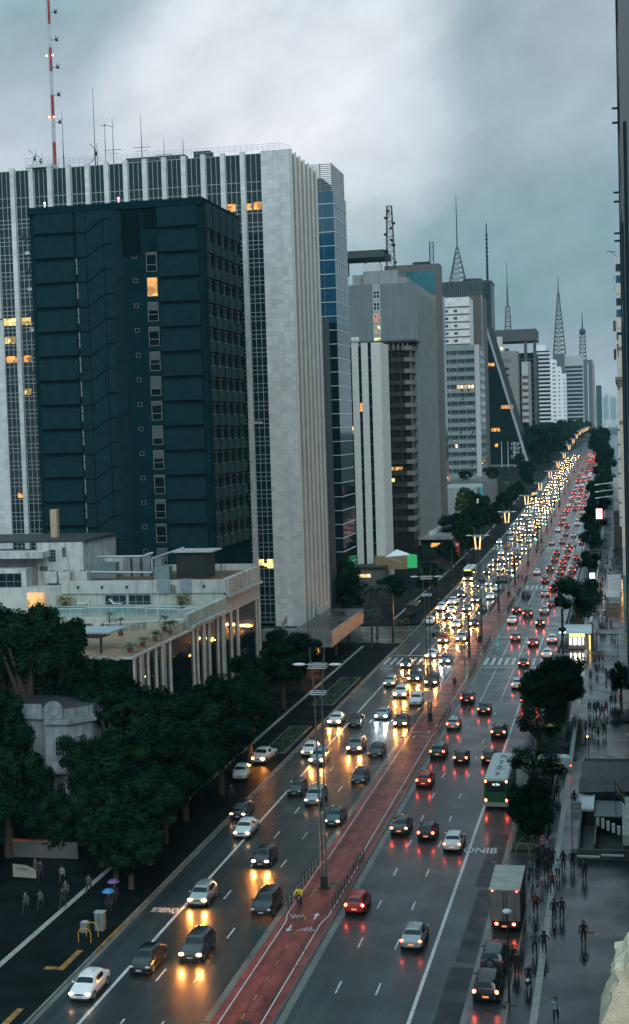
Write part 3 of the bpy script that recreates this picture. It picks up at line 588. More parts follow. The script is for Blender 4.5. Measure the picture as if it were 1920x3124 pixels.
# red and white mast
t = thing('radio_mast', 'red and white banded mast with a ladder of small aerials on the marble tower', 'antenna', (-101.3, 255, 88.9))
rm, wm = M('mast_red', (.24, .02, .025), .4, .2), M('mast_white', (.38, .43, .44), .4, .2)
for k in range(9):
    b = MB(); z0 = 1.6 + k * 4.3; b.cyl((0, 0, z0), (0, 0, z0 + 4.3), .31 - k * .012, .30 - k * .012, 12); b.cyl((-.42, 0, z0), (-.42, 0, z0 + 4.3), .03, n=4); part('mast_section', b, [rm, wm][k % 2], t, True)
b = MB(); b.cyl((0, 0, 0), (0, 0, 1.6), .6); part('mast_foot', b, wm, t, True)
for k in range(8):
    z = 9.5 + k * 5.0; b = MB(); b.tube([(.25, 0, z), (1.2, 0, z)], .05, 5); b.ball((1.25, 0, z), .32, .3, .35, 8, 5)
    b.tube([(1.2, 0, z), (1.75, 0, z + .55)], .06, 4); b.tube([(1.2, 0, z), (1.8, 0, z - .35)], .06, 4); b.tube([(1.2, 0, z), (1.2, -.4, z + .6)], .05, 4); part('aerial', b, steel_d, t, True)
beacon = ME('beacon_red', (1, .3, .15), 6)
for z, x in ((21.6, -.6), (21.6, .6), (10.4, -.55), (10.4, .35)):
    b = MB(); b.ball((x, -.5, z), .16, .16, .16, 8, 5); part('beacon', b, beacon, t, True)
# small roof aerials
def aerial(x, h, kind, lab):
    t = thing('roof_antenna', lab, 'antenna', (x, 252, 88.9), group='roof aerials on the marble tower')
    b = MB(); b.cyl((0, 0, 0), (0, 0, h), .09, .035, 5); part('rod', b, steel_d, t, True)
    b = MB()
    if kind == 'yagi':
        b.tube([(-1.6, 0, h * .35), (1.6, 0, h * .35)], .045, 4); b.tube([(-1.1, 0, h * .28), (1.1, 0, h * .28)], .04, 4)
        for k in range(6): b.tube([(-1.4 + k * .55, -.4, h * .35), (-1.4 + k * .55, .4, h * .35)], .03, 4)
    elif kind == 'dish':
        b.tube([(-.5, 0, h * .8), (-1.4, 0, h)], .06, 4); b.tube([(-.1, 0, h * .55), (-1.3, 0, h * .25)], .06, 4); b.ball((-.3, 0, h * .6), .3, .2, .5, 8, 5)
    elif kind == 'whip': b.cyl((0, 0, 0), (0, 0, h * .25), .14, .14, 5)
    else: b.tube([(0, 0, h * .95), (1.8, 0, h * .9)], .05, 4); b.tube([(-.7, 0, h * .94), (0, 0, h * .95)], .05, 4); b.ball((0, 0, h * .95), .15, .15, .15)
    part('crosspiece', b, steel_d, t, True)
for x, h, k, lab in ((-103.8, 4.3, 'dish', 'small forked dish aerial at the roof edge next to the banded mast'), (-102.6, 3.4, 'dish', 'lower forked aerial squeezed against the banded mast'), (-98.4, 10.8, 'whip', 'tall thin whip aerial standing alone beside the banded mast'), (-92.3, 14.5, 'whip', 'tallest needle aerial in the middle of the marble tower roof'), (-91.9, 4.5, 'dish', 'dish cluster at the foot of the tallest needle aerial'), (-90.3, 8.0, 'gate', 'left upright of a gate-shaped aerial pair'), (-88.8, 8.8, 'yagi', 'aerial upright with cross arms beside the gate-shaped aerial'), (-83.4, 9.0, 'yagi', 'thin aerial with wide comb arms above the dark plant room'), (-79.2, 4.4, 'yagi', 'short comb aerial at the end of the roof plant room'), (-75.6, 4.2, 'whip', 'short plain rod near the roof hatch')): aerial(x, h, k, lab.replace('left upright', 'bent upright'))

# dark blue block in front
navy = M('navy_render', (0.006, 0.026, 0.033), 0.9, 0.2, 0.5, 0, 0.05, 0.0, streak=0.35)
navy2 = M('navy_panel', (0.010, 0.034, 0.042), 0.9, 0.16, 0.8, 0, 0.05, 0.0)
navy3 = M('navy_groove', (0.0045, 0.013, 0.016), 0.9, 0.1, 1, 0, 0, 0.0)
navy4 = M('navy_spandrel', (0.022, 0.050, 0.056), 0.85, 0.14, 0.8, 0, 0.05, 0.1); matte_k = M('matte_black_glass', (.004, .012, .014), .5, .3, .5, 0, 0, .03)
T = thing('dark_office_block', 'dark teal painted tower block with a blind gable and one lit window', 'building', (-76, 215, 0))
b = MB(); b.box(-90.2, -61.9, 215.3, 237, 0, 75.4); part('wall', b, navy, T)
b = MB(); b.box(-90.3, -61.8, 215.0, 215.3, 75.2, 76.3); b.box(-90.3, -89.9, 215.3, 237.1, 75.2, 76.3); b.box(-62.2, -61.8, 215.3, 237.1, 75.2, 76.3); b.box(-89.9, -62.2, 236.8, 237.1, 75.2, 76.3); part('parapet', b, navy, T)
for k in range(15):
    z1 = 75.3 - 3.83 * k; z0 = z1 - 3.35
    for x0, x1, nm in ((-89.4, -82.9, 'gable_panel'), (-69.1, -62.8, 'gable_panel')):
        b = MB(); b.box(x0, x1, 215.08, 215.31, z0 + .25, z1); part(nm, b, navy2, T)
    for xa, xb in ((-89.5, -82.8), (-69.2, -62.6)): b = MB(); b.box(xa, xb, 215.22, 215.305, z0 - .1, z0 + .2); part('recess_band', b, navy3, T)
# stair shaft with the zig-zag grooves
b = MB(); b.prism([(-82.0, 213.9), (-76.2, 213.9), (-75.0, 215.3), (-82.0, 215.3)], 0, 75.0); sh = part('stair_shaft', b, navy2, T)
for k in range(16):
    z = 71.8 - 3.83 * k; b = MB()
    b.box(-82.03, -80.4, 213.87, 213.91, z - .14, z + .14); b.box(-77.6, -76.2, 213.87, 213.91, z + 1.72, z + 2.0)
    b.face([(-80.4, 213.885, z - .14), (-77.6, 213.885, z + 1.72), (-77.6, 213.885, z + 2.0), (-80.4, 213.885, z + .14)])
    part('groove', b, navy3, sh)
b = MB()
for x in (-80.4, -77.6): b.box(x - .06, x + .06, 213.86, 213.91, 2, 74.5)
part('groove', b, navy3, sh)
b = MB(); b.box(-75.0, -72.0, 215.2, 215.31, 68, 75.2); b.box(-71.4, -69.4, 215.2, 215.31, 72.0, 75.4); part('dark_recess', b, navy3, T)
cur = M('window_blind', (.06, .08, .088), .6, .1); dimw = M('pale_frame', (.17, .20, .20), .5, .1)
for k in range(15):
    z0 = 65.4 - 3.83 * k
    if z0 < 14: break
    o = win(T, -71.2, -69.5, z0, z0 + 2.95, 215.3, 'y', MLIT('lit_stair', (1, .46, .12), 1.3, .8) if k == 1 else matte_k, dimw, (0, 0), .03, .08, 'window', [z0 + 1.05])
    if k != 1:
        m = MB(); hgt = RND.choice((.6, 1.2, 1.75, .3)); m.box(-71.05, -69.65, 215.235, 215.262, z0 + 2.85 - hgt, z0 + 2.85); part('blind', m, cur, o)
    win(T, -73.4, -72.7, 67.6 - 3.83 * k, 68.25 - 3.83 * k, 215.3, 'y', matte_k, dimw, (0, 0), .03, .06, 'window')
    for a, zz in ((0, .2), (1, 1.5)):
        m = MB(); m.box(-82.66, -82.35, 215.1, 215.28, z0 + zz, z0 + zz + 1.15); part('slit_window', m, M('slit_pale', (.20, .26, .27), .4), T)
# avenue side: raised spandrel panels and windows
for k in range(14):
    z = 71.5 - 3.83 * k
    if k == 0:
        for j in range(5):
            b = MB(); y = 216.3 + j * 4.1; b.box(-61.95, -61.55, y, y + 3.2, z + .3, z + 4.2); part('spandrel_panel', b, navy4, T)
        continue
    for j in range(5):
        y = 216.3 + j * 4.1; b = MB(); b.box(-61.95, -61.55, y, y + 3.2, z + .4, z + 2.1); part('spandrel_panel', b, navy4, T)
        win(T, y + .3, y + 3.7, z + 2.15, z + 4.0, -61.9, 'x', matte_k, M('dim_frame', (.16, .21, .21), .5), (1, 0), .05, .08)
for j in range(6):
    b = MB(); y = 215.6 + j * 4.1; b.box(-61.95, -61.6, y, y + .35, 10, 75.2); part('pilaster', b, navy, T)
for x in (-87.5, -75.3):
    b = MB(); b.cyl((x, 215.2, 76.3), (x, 215.2, 76.8), .06); b.ball((x, 215.2, 76.95), .16, .16, .16, 8, 5); part('roof_beacon', b, beacon, T)

# low hotel with roof terrace and pool
T = thing('hotel_building', 'low hotel with dark glass front, pale stone fins and a rooftop pool', 'building', (-66, 153, 0))
cream = M('cream_render', (.42, .46, .44), .7, .1, .6, 0, .05, streak=.5)
stain = M('stained_cream', (.42, .45, .42), .7, .2, .8, 0, .05, streak=.95)
terr = M('terrace_tile', (.31, .215, .14), .4, .2, 1.4)
deckm = M('pool_deck_stone', (.34, .34, .28), .4, .12, 1.5)
b = MB(); b.box(-92, -54.05, 153.2, 211, 0, 15.0); part('glass_wall', b, glass_k, T)
b = MB(); b.box(-92, -53.85, 152.9, 211.4, 15.0, 15.25); part('roof_slab', b, M('slab_pale', (.40, .42, .41), .5, .15), T)
for y, w in ((153.3, .7), (155.6, 1.3), (158.2, .5), (161.2, .55), (163.6, 1.5), (166.6, .5), (176.4, .5), (178.2, .45), (181, 1.1), (183.7, .5), (187.9, .45), (190.3, 1.6), (194.7, .8), (198.2, .9), (209.2, .5), (210.7, .9)):
    b = MB(); b.box(-54.04, -53.83, y, y + w * .8, 0, 14.99); part('stone_fin', b, M('fin_stone', (.46, .47, .42), .55, .2, .8, streak=.25), T)
for x in (-56,):
    b = MB(); b.box(x, x + .5, 152.9, 153.19, 0, 15.0); part('stone_fin', b, M('fin_stone', (.46, .47, .42), .55), T)
b = MB(); b.box(-80, -54.2, 153.3, 174.5, 15.25, 15.3); part('terrace_floor', b, terr, T)
b = MB(); b.box(-82, -54.6, 174.5, 193.0, 15.25, 16.3); part('pool_deck', b, deckm, T)
b = MB(); b.box(-78.5, -58.6, 182.6, 190.6, 16.302, 16.31); pw = part('pool_water', b, MWET('pool_water', (.008, .16, .19), .3, .15, .3, .5, .05, spec=.12), T)
b = MB(); b.box(-78.9, -58.2, 182.2, 182.6, 16.3, 16.36); b.box(-78.9, -58.2, 190.6, 191.0, 16.3, 16.36); b.box(-58.6, -58.2, 182.6, 190.6, 16.3, 16.36); b.box(-78.9, -78.5, 182.6, 190.6, 16.3, 16.36); part('pool_edge', b, cream, T)
# front wall of the raised pool deck with arched openings
b = MB(); b.box(-82, -63.6, 173.9, 174.5, 15.3, 16.9); part('deck_wall', b, cream, T)
dk = M('opening_brown', (.10, .07, .05), .7)
for x in (-72.6, -71.0, -68.9, -67.0, -64.9):
    b = MB(); b.box(x - .55, x + .55, 173.86, 173.895, 15.35, 15.95); b.ball((x, 173.89, 15.95), .55, .03, .3, 12, 6); part('arched_opening', b, dk, T)
gl = M('rail_glass', (.30, .40, .39), .15, .05); gl.node_tree.nodes['Principled BSDF'].inputs['Alpha'].default_value = .22; 
for pts in ([(-78, 179.6), (-70.2, 179.6), (-69.6, 180.6), (-63.2, 180.6)], [(-63.2, 180.6), (-56.2, 178.5), (-54.4, 180.3)], [(-63.4, 182.0), (-57.4, 182.0)], [(-64.4, 172.5), (-54.3, 176.6)]):
    b = MB()
    for a, c in zip(pts[:-1], pts[1:]):
        zb = 16.3 if a[1] > 174.6 else 15.3
        n_ = max(1, int((Vector(c) - Vector(a)).length / 1.5))
        for j in range(n_ + 1):
            p = Vector(a).lerp(Vector(c), j / n_); b.cyl((p.x, p.y, zb), (p.x, p.y, zb + 1.1), .035, n=5)
        b.cyl((*a, zb + 1.1), (*c, zb + 1.1), .06, n=5)
        g = MB(); d = (Vector(c) - Vector(a)).normalized(); nn = Vector((-d.y, d.x)) * .02
        g.face([(a[0] - nn.x, a[1] - nn.y, zb + .1), (c[0] - nn.x, c[1] - nn.y, zb + .1), (c[0] - nn.x, c[1] - nn.y, zb + 1.0), (a[0] - nn.x, a[1] - nn.y, zb + 1.0)]); g.face([(a[0] + nn.x, a[1] + nn.y, zb + .1), (c[0] + nn.x, c[1] + nn.y, zb + .1), (c[0] + nn.x, c[1] + nn.y, zb + 1.0), (a[0] + nn.x, a[1] + nn.y, zb + 1.0)])
        part('glass_panel', g, gl, T)
    part('glass_railing', b, whitef, T)
b = MB()
for k in range(60): y = 153.5 + k * .36; b.cyl((-54.2, y, 15.3), (-54.2, y, 16.3), .02, n=4)
b.cyl((-54.2, 153.4, 16.3), (-54.2, 175, 16.3), .04, n=4)
for k in range(14): x = -54.4 - k * .3; b.cyl((x, 153.3, 15.3), (x, 153.3, 16.3), .02, n=4)
b.cyl((-58.4, 153.3, 16.3), (-54.2, 153.3, 16.3), .04, n=4); part('iron_railing', b, M('rail_brown', (.12, .09, .06), .5), T)
# pent building behind the pool
b = MB(); b.box(-78.2, -54.0, 193.0, 211.2, 15.26, 19.2); part('upper_wall', b, cream, T)
b = MB(); b.box(-78.0, -54.2, 193.3, 211, 19.2, 19.25); part('upper_roof', b, M('rust_roof', (.12, .075, .045), .6, .5, .5), T)
b = MB(); b.prism([(-88, 189), (-81, 190.5), (-78.2, 193.0), (-78.2, 194), (-88, 194)], 15.26, 19.0); part('upper_wall', b, cream, T)
b = MB(); b.box(-78.2, -53.9, 192.7, 193.0, 17.9, 19.75); part('parapet', b, cream, T)
b = MB(); b.box(-54.3, -53.6, 193.0, 211.3, 17.6, 19.85); b.box(-54.2, -53.3, 193.2, 211.4, 17.2, 17.6); part('parapet', b, stain, T)
b = MB(); b.box(-70, -54.3, 210.9, 211.3, 19.25, 20.2); part('parapet', b, stain, T)
b = MB(); b.prism([(-54.6, 174.9), (-54.0, 174.5), (-53.95, 193), (-54.6, 193)], 15.3, 17.2); b.box(-54.0, -53.6, 176, 192, 15.3, 15.6); part('side_parapet', b, M('mossy_parapet', (.36, .45, .43), .7, .25, .8, streak=.8), T)
for x0, x1 in ((-71.8, -68.6), (-68.3, -65.0)):
    win(T, x0, x1, 16.25, 17.7, 192.99, 'y', glass_d, M('dim_frame', (.16, .21, .21), .5), (2, 0), .03, .1, 'window', [16.7])
for x0, x1 in ((-63.9, -62.1), (-60.4, -58.9)):
    b = MB(); b.box(x0, x1, 192.45, 192.69, 17.9, 19.9); part('vent_panel', b, M('vent_blue', (.28, .34, .37), .4, .15, 2, .4), T)
b = MB(); b.tube([(-61.7, 192.4, 18), (-61.7, 192.4, 19.2)], .12); b.tube([(-61.3, 192.4, 18), (-61.3, 192.4, 19)], .12); part('duct', b, steel, T)
for x in (-75.8, -72.2, -68.5, -57.2):
    b = MB(); b.box(x, x + .3, 192.45, 192.69, 18.7, 19.0); part('wall_lamp', b, blackm, T)
b = MB(); b.box(-82.9, -79.8, 190.2, 190.3, 16.4, 18.4); part('lit_bar', b, MLIT('lit_bar', (1.0, .55, .2), .9, 1.0), T)
for x in (-76.4, -70, -60.2):
    b = MB(); b.cyl((x, 181.8, 16.3), (x, 181.8, 19.4 if x != -70 else 18.2), .06, n=6); part('light_post', b, whitef, T)
b = MB()      # rooftop pipes and units
for pts in ([(-77, 197, 20.6), (-66, 197, 20.4)], [(-75, 199, 22.6), (-68, 199, 22.6), (-66.8, 200, 23)], [(-71.5, 199, 20.2), (-71.5, 199, 22.5)], [(-66.3, 198, 20.4), (-66.3, 198, 22.3), (-63, 203, 23.4)]): b.tube(pts, .17, 8)
part('pipe', b, M('pipe_silver', (.5, .55, .56), .3, .1, 2, .6), T)
for x, y in ((-81.5, 195), (-79.4, 194.8), (-76.8, 194.9)):
    b = MB(); b.box(x, x + 1.7, y, y + 1.3, 19.2, 20.9); p = part('chiller', b, acm, T)
    b = MB(); b.cyl((x + .85, y + .65, 20.9), (x + .85, y + .65, 20.96), .5, .5, 14); part('fan', b, blackm, p)
b = MB(); b.box(-63.3, -58.6, 200, 204, 19.2, 23); b.box(-63.6, -57.6, 199.4, 204.6, 23, 23.2, 1); part('tank_room', b, [M('tank_dark', (.012, .02, .02), .7), acm], T)
for x in (-72.5, -71, -69.4, -67.6): 
    b = MB(); b.box(x, x + 1.1, 203, 204.5, 19.2, 22.2); part('duct_box', b, M('duct_grey', (.2, .23, .24), .5, .3), T)
for q in ((-65.9, -63.6, 197.5, 199, 19.2, 21.2), (-76, -73, 201, 203, 19.2, 21.5)): b = MB(); b.box(*q); part('plant_box', b, M('duct_blue', (.16, .24, .25), .5), T)
# pergola, palms and chairs on the terrace
t = thing('pergola', 'long grey slatted pergola on dark posts on the orange terrace', 'pergola', (-62, 158.5, 15.3))
b = MB(); b.face([(-74, 161.5, 17.6), (-57.2, 161.5, 17.6), (-58.4, 158.2, 17.35), (-74, 158.2, 17.35)]); b.face([(-74, 161.5, 17.52), (-57.2, 161.5, 17.52), (-58.4, 158.2, 17.27), (-74, 158.2, 17.27)]); b.box(-74, -58.4, 158.1, 158.2, 17.1, 17.36); part('roof', b, M('pergola_sheet', (.34, .41, .44), .4, .1, 6), t)
b = MB()
for k in range(34): x = -74 + k * .47; b.box(x, x + .12, 155.0, 158.1, 17.05, 17.22)
part('slat', b, blackm, t)
for x in (-73, -69, -65.5, -62, -58.6):
    b = MB(); b.box(x, x + .22, 155.2, 155.42, 15.3, 17.05); part('post', b, blackm, t)
frond = M('palm_leaf', (.05, .085, .035), .55, .4, 3); frond_y = M('palm_leaf_yellow', (.16, .15, .04), .55, .4, 3); trunkm = M('tree_bark', (.045, .038, .03), .85, .35, 3, 0, .2)
def fronds(mb, c, n, ln, droop, rnd, m=0):
    c = Vector(c)
    for k in range(n):
        a = rnd.uniform(0, 6.28); el = rnd.uniform(.1, 1.0); d = Vector((math.cos(a), math.sin(a), 0)); p = c.copy(); up = el; w = ln * .11
        side = Vector((-d.y, d.x, 0)); segs = 6
        for j in range(segs):
            st = ln / segs; q = p + d * st * math.cos(up) + Vector((0, 0, st * math.sin(up))); up -= droop / segs; w2 = w * (1 - (j + 1) / segs) + .02
            for s in (-1, 1):
                for u in range(2):
                    f0 = p.lerp(q, u / 2); f1 = p.lerp(q, u / 2 + .38); tip = f1 + side * s * (w + .05) * 1.6 - Vector((0, 0, w * .9)) + d * st * .3
                    mb.face([f0, f1, tip], m)
            p = q; w = w2
def palm(name, lab, x, y, z, h, ln, n, mat, pot=True, grp='potted palms on the hotel terrace', seed=1):
    rnd = random.Random(seed); t = thing(name, lab, 'palm', (x, y, z), group=grp)
    b = MB(); b.cyl((0, 0, 0), (.05, .02, h * .5), .12 if h < 4 else .2, .08 if h < 4 else .16, 7); b.cyl((.05, .02, h * .5), (.1, 0, h), .08 if h < 4 else .16, .05 if h < 4 else .13, 7); part('trunk', b, trunkm, t, True)
    b = MB(); fronds(b, (.1, 0, h), n, ln, 1.7, rnd); part('crown', b, mat, t, True)
    if pot: b = MB(); b.cyl((0, 0, 0), (0, 0, .55), .28, .36, 12); part('pot', b, M('terracotta', (.10, .035, .02), .6), t, True)
    return t
for i, (x, y, z, h, ln, n, m, lab) in enumerate(((-61.2, 169.5, 15.3, 2.0, .9, 14, frond, 'small potted palm alone on the orange terrace floor'), (-63.9, 172.8, 15.3, 2.3, .9, 14, frond, 'thin palm against the arched openings of the pool deck'), (-70.4, 173.2, 15.3, 1.7, .8, 12, frond, 'short palm in front of the brown opening of the deck wall'), (-56.6, 173.0, 15.3, 1.8, 1.2, 16, frond, 'thin palm by the glass rail corner'), (-55.1, 170.5, 15.3, 1.4, 1.6, 26, frond, 'bushy palm leaning over the terrace railing'), (-55.2, 165.0, 15.3, .9, 1.3, 24, frond, 'low bushy palm midway along the terrace railing'), (-55.3, 160.6, 15.3, .8, 1.2, 22, frond, 'low palm nearer the terrace corner'), (-55.4, 156.4, 15.3, .8, 1.3, 22, frond, 'palm in the very corner of the terrace'), (-60.2, 191.6, 16.3, 1.0, 1.7, 34, frond_y, 'yellowish bushy palm at the end of the pool by the vent panel'), (-77.3, 191.5, 16.3, 1.0, 1.7, 34, frond_y, 'yellowish bushy palm by the lit bar doorway'))):
    palm('potted_palm', lab, x, y, z, h, ln, n, m, True, seed=i)
def lounger(x, y, rz, lab):
    t = thing('deck_chair', lab, 'chair', (x, y, 16.3), rz, 'white deck chairs by the pool')
    b = MB(); b.tube([(-.9, 0, .35), (.3, 0, .35), (.95, 0, 1.0)], .05); b.tube([(-.9, .55, .35), (.3, .55, .35), (.95, .55, 1.0)], .05); part('frame', b, whitef, t, True)
    b = MB(); b.face([(-.9, 0, .37), (.3, 0, .37), (.3, .55, .37), (-.9, .55, .37)]); b.face([(.3, 0, .37), (.95, 0, 1.02), (.95, .55, 1.02), (.3, .55, .37)]); part('sling', b, whitef, t, True)
    for q in (-.7, .2):
        for yy in (0, .55): b = MB(); b.cyl((q, yy, 0), (q, yy, .36), .03, n=5); part('leg', b, whitef, t, True)
lounger(-69.6, 191.6, math.pi, 'white reclining deck chair in front of the pool house window'); lounger(-74.6, 191.7, .3, 'white deck chair folded by the wall beside the yellow palm')
# white service building on the far side of the terrace
T = thing('service_building', 'weathered white rear building with barred windows and a brick chimney', 'building', (-82, 190, 0))
wst = M('old_white_wall', (.44, .47, .46), .75, .2, .7, 0, .05, streak=.6)
b = MB(); b.box(-83.1, -76.0, 196, 210, 0, 25.0); part('wall', b, wst, T)
b = MB(); b.box(-102, -83.1, 197, 210, 0, 23); b.box(-100, -83.2, 192, 197, 0, 21.6); part('wall', b, wst, T)
b = MB(); b.box(-100, -81, 193, 196.9, 23.0, 23.9); part('parapet', b, wst, T)
b = MB(); b.box(-102, -75.7, 196.2, 210.3, 25.0, 25.35); part('roof', b, M('dark_plant', (.03, .04, .04), .7), T)
b = MB(); b.box(-83.3, -82.3, 202, 203, 25.35, 29.5); part('chimney', b, M('chimney_brick', (.42, .33, .24), .8, .15), T)
for x0, z0, w, h in ((-81.3, 22.2, 1.1, 1.8), (-79.2, 22.9, .6, 1.4), (-82.9, 23.1, 1.2, .7), (-82.8, 20.9, 1.3, .7)): win(T, x0, x0 + w, z0, z0 + h, 196, 'y', glass_k, M('dim_frame', (.16, .21, .21), .5), (2, 3), .03, .06)
for x0 in (-88.5,): win(T, x0, x0 + 4.6, 17.5, 21.0, 192, 'y', glass_k, M('dim_frame', (.16, .21, .21), .5), (3, 2), .03, .06)
b = MB(); b.box(-96, -83.4, 186, 192, 15.9, 16.2); b.box(-76, -73, 205, 207, 19.3, 21.8); part('lean_to', b, wst, T)

# old white mansion among the trees
T = thing('old_mansion', 'old white mansion with arched windows and a carved gable among trees', 'building', (-60, 137, .15))
wm_ = M('mansion_stucco', (.19, .23, .245), .75, .25, .9, 0, .1, streak=.6)
plan = [(-66, 137.5), (-57.8, 137.5), (-57.2, 135.0), (-54.8, 135.0), (-52.9, 137.2), (-52.9, 143), (-66, 143)]
b = MB(); b.prism(plan, .15, 11.4); part('wall', b, wm_, T)
def inflate(pl, d):
    c = Vector((-59, 139.5)); return [tuple(Vector(p) + (Vector(p) - c).normalized() * d) for p in pl]
b = MB(); b.prism(inflate(plan, .55), 11.4, 11.75); b.prism(inflate(plan, .3), 11.75, 12.0); b.prism(inflate(plan, .3), 6.4, 6.7); part('cornice', b, wm_, T)
b = MB(); b.prism(inflate(plan, .05), 12.0, 12.9); part('parapet', b, wm_, T)
b = MB()
for k in range(13): a, c = math.pi * k / 12, math.pi * (k + 1) / 12; b.face([(-56 + 1.0 * math.cos(a), 134.6, 12.9 + .9 * math.sin(a)), (-56 + 1.0 * math.cos(c), 134.6, 12.9 + .9 * math.sin(c)), (-56, 134.6, 12.5)])
b.cyl((-56, 134.5, 12.9), (-56, 134.75, 12.9), .62, .62, 18); b.box(-57.0, -55.0, 134.62, 134.9, 12.0, 12.9); part('carved_gable', b, wm_, T)
b = MB(); c = [Vector((x, y, 12.9)) for x, y in plan]; ap = Vector((-60, 140, 13.3))
for k in range(len(c)): b.face([c[k], c[(k + 1) % len(c)], ap])
part('roof', b, M('slate_roof', (.02, .022, .024), .7, .3, 2), T)
def arch(x, y, z, w, h, dx, dy):
    """arched window on a wall whose outward normal is (dx, dy)"""
    n_ = Vector((dx, dy, 0)).normalized(); u = Vector((-n_.y, n_.x, 0)); o = Vector((x, y, z)) + n_ * .04
    pts = [o - u * w / 2, o + u * w / 2, o + u * w / 2 + Vector((0, 0, h))] + [o + u * (w / 2 * math.cos(R(a))) + Vector((0, 0, h + w / 2 * math.sin(R(a)))) for a in range(15, 180, 15)] + [o - u * w / 2 + Vector((0, 0, h))]
    b = MB(); b.face(pts); g = part('arched_window', b, glass_k, T); f = MB(); e = n_ * .03
    for a, c_ in zip(pts, pts[1:] + pts[:1]): f.cyl(a + e, c_ + e, .07, n=4)
    for t_ in (-.17, .17): f.cyl(o + u * w * t_ + e, o + u * w * t_ + e + Vector((0, 0, h + w * .4)), .035, n=4)
    for t_ in (.33, .66, 1.0): f.cyl(o - u * w / 2 + e + Vector((0, 0, h * t_)), o + u * w / 2 + e + Vector((0, 0, h * t_)), .035, n=4)
    part('window_frame', f, wm_, g)
arch(-54.0 - 1.6, 135.0, 8.1, .95, 1.6, 0, -1); arch(-53.7, 136.25, 8.1, .9, 1.6, .76, -.65); arch(-52.9, 139.5, 8.1, .95, 1.6, 1, 0); arch(-60, 137.5, 8.1, .95, 1.6, 0, -1); arch(-55.6, 135, 3.2, .95, 1.8, 0, -1); arch(-53.7, 136.25, 3.2, .9, 1.8, .76, -.65)
b = MB(); b.box(-58, -50.6, 132.6, 135, 6.9, 7.1); b.box(-58, -50.6, 132.5, 132.7, 7.1, 8.0); b.box(-50.7, -50.5, 132.7, 139, 7.1, 8.0); b.box(-52.9, -50.6, 135, 139, 6.9, 7.1)
for x in (-54.2, -51.0): b.cyl((x, 132.9, .15), (x, 132.9, 6.9), .22, .2, 10)
part('balcony', b, wm_, T)
b = MB(); b.box(-58, -51, 127.0, 127.3, .15, 1.7); b.box(-58, -52.4, 126.9, 127.35, 1.7, 1.85, 1); part('garden_wall', b, [M('garden_wall', (.07, .08, .08), .8), M('brick_coping', (.30, .09, .04), .7)], T)
# ---------------------------------------------------------------- towers further up the avenue
# blue glass tower with louvred crown
T = thing('blue_glass_tower', 'blue glass tower with a louvred steel crown behind the marble tower', 'building', (-68, 312, 0))
b = MB(); b.box(-84, -60.02, 312.02, 327, 0, 63.5); part('lower_glass', b, glass_k, T)  # blackened glass puts the reflection of dark buildings into its colour
b = MB(); b.box(-84, -60, 312, 327, 63.5, 92.0); part('upper_glass', b, glass_b, T)  # bluer glass above, the sky's reflection put into its colour
b = MB(); z = 10.0
while z < 92:
    if not 63.0 < z < 64: b.box(-84, -60, 311.9, 311.99 if z > 63.5 else 312.01, z, z + .12); b.box(-60.01 if z > 63.5 else -60.03, -59.9, 312, 327, z, z + .12)
    z += 3.05
part('floor_line', b, M('line_white', (.6, .66, .67), .4, .1), T)
b = MB()
for y in (314.5, 317, 319.5, 322, 324.5): b.box(-60, -59.93, y, y + .07, 64, 92)
for x in (-62.5, -65): b.box(x, x + .06, 311.94, 312, 64, 92)
part('mullion', b, M('dim_frame', (.16, .21, .21), .5), T)
b = MB()
for k in range(14):
    z = 92.1 + k * .44; b.box(-72, -60.2, 312.1, 312.3, z, z + .16); b.box(-60.4, -60.2, 312.3, 326.8, z, z + .16)
for x in (-70, -66.5, -63, -60.4): b.box(x, x + .2, 312.3, 312.5, 92, 98.2)
for y in (316, 320, 324, 326.7): b.box(-60.6, -60.4, y, y + .2, 92, 98.2)
part('louvre_crown', b, M('louvre_grey', (.22, .27, .28), .45, .15, 2, .4), T)
b = MB(); b.box(-80, -63, 315, 326, 92, 95.5); part('plant_room', b, M('dark_plant', (.03, .04, .04), .7), T)
b = MB(); b.prism([(-72, 310), (-66.5, 310), (-64.5, 312), (-72, 312)], 10, 12.6); part('entrance_canopy', b, conc_d, T)

T = thing('ribbed_dark_block', 'narrow dark ribbed block squeezed between marble tower and blue glass tower', 'building', (-66, 292, 0))
b = MB(); b.box(-72, -58.2, 288, 294, 0, 63); part('wall', b, M('ribbed_dark', (.012, .03, .034), .5, .2, .5, 0, 0, .2), T)
for k in range(7): b = MB(); b.box(-63 + k * .75, -62.8 + k * .75, 287.7, 288, 0, 63); part('rib', b, M('dim_frame', (.16, .21, .21), .5), T)

# white striped slab
T = thing('striped_tower', 'white tower with black vertical window stripes and fine side slits', 'building', (-64, 368, 0))
stw = M('stripe_white', (.50, .52, .50), .6, .06, .5, 0, .03)
b = MB(); b.box(-70, -60.05, 368.4, 381, 0, 61.4); part('core_wall', b, glass_k, T)
for x0, x1 in ((-70, -68.0), (-67.2, -65.5), (-64.7, -63.0), (-62.1, -59.95)):
    b = MB(); b.box(x0, x1, 368.0, 368.39, 0, 62.2); part('white_pier', b, stw, T)
for k in range(7):
    y = 368.4 + k * 1.8; b = MB(); b.box(-60.04, -59.6, y, y + 1.45, 0, 62.2); part('side_pier', b, M('side_white', (.46, .46, .43), .6, .08, .5), T)
for k in range(18):
    z = 4 + k * 3.2; b = MB()
    for x0, x1 in ((-68.0, -67.2), (-65.5, -64.7), (-63.0, -62.1)): b.box(x0, x1, 368.34, 368.41, z, z + .12)
    part('floor_line', b, M('dim_frame', (.16, .21, .21), .5), T)
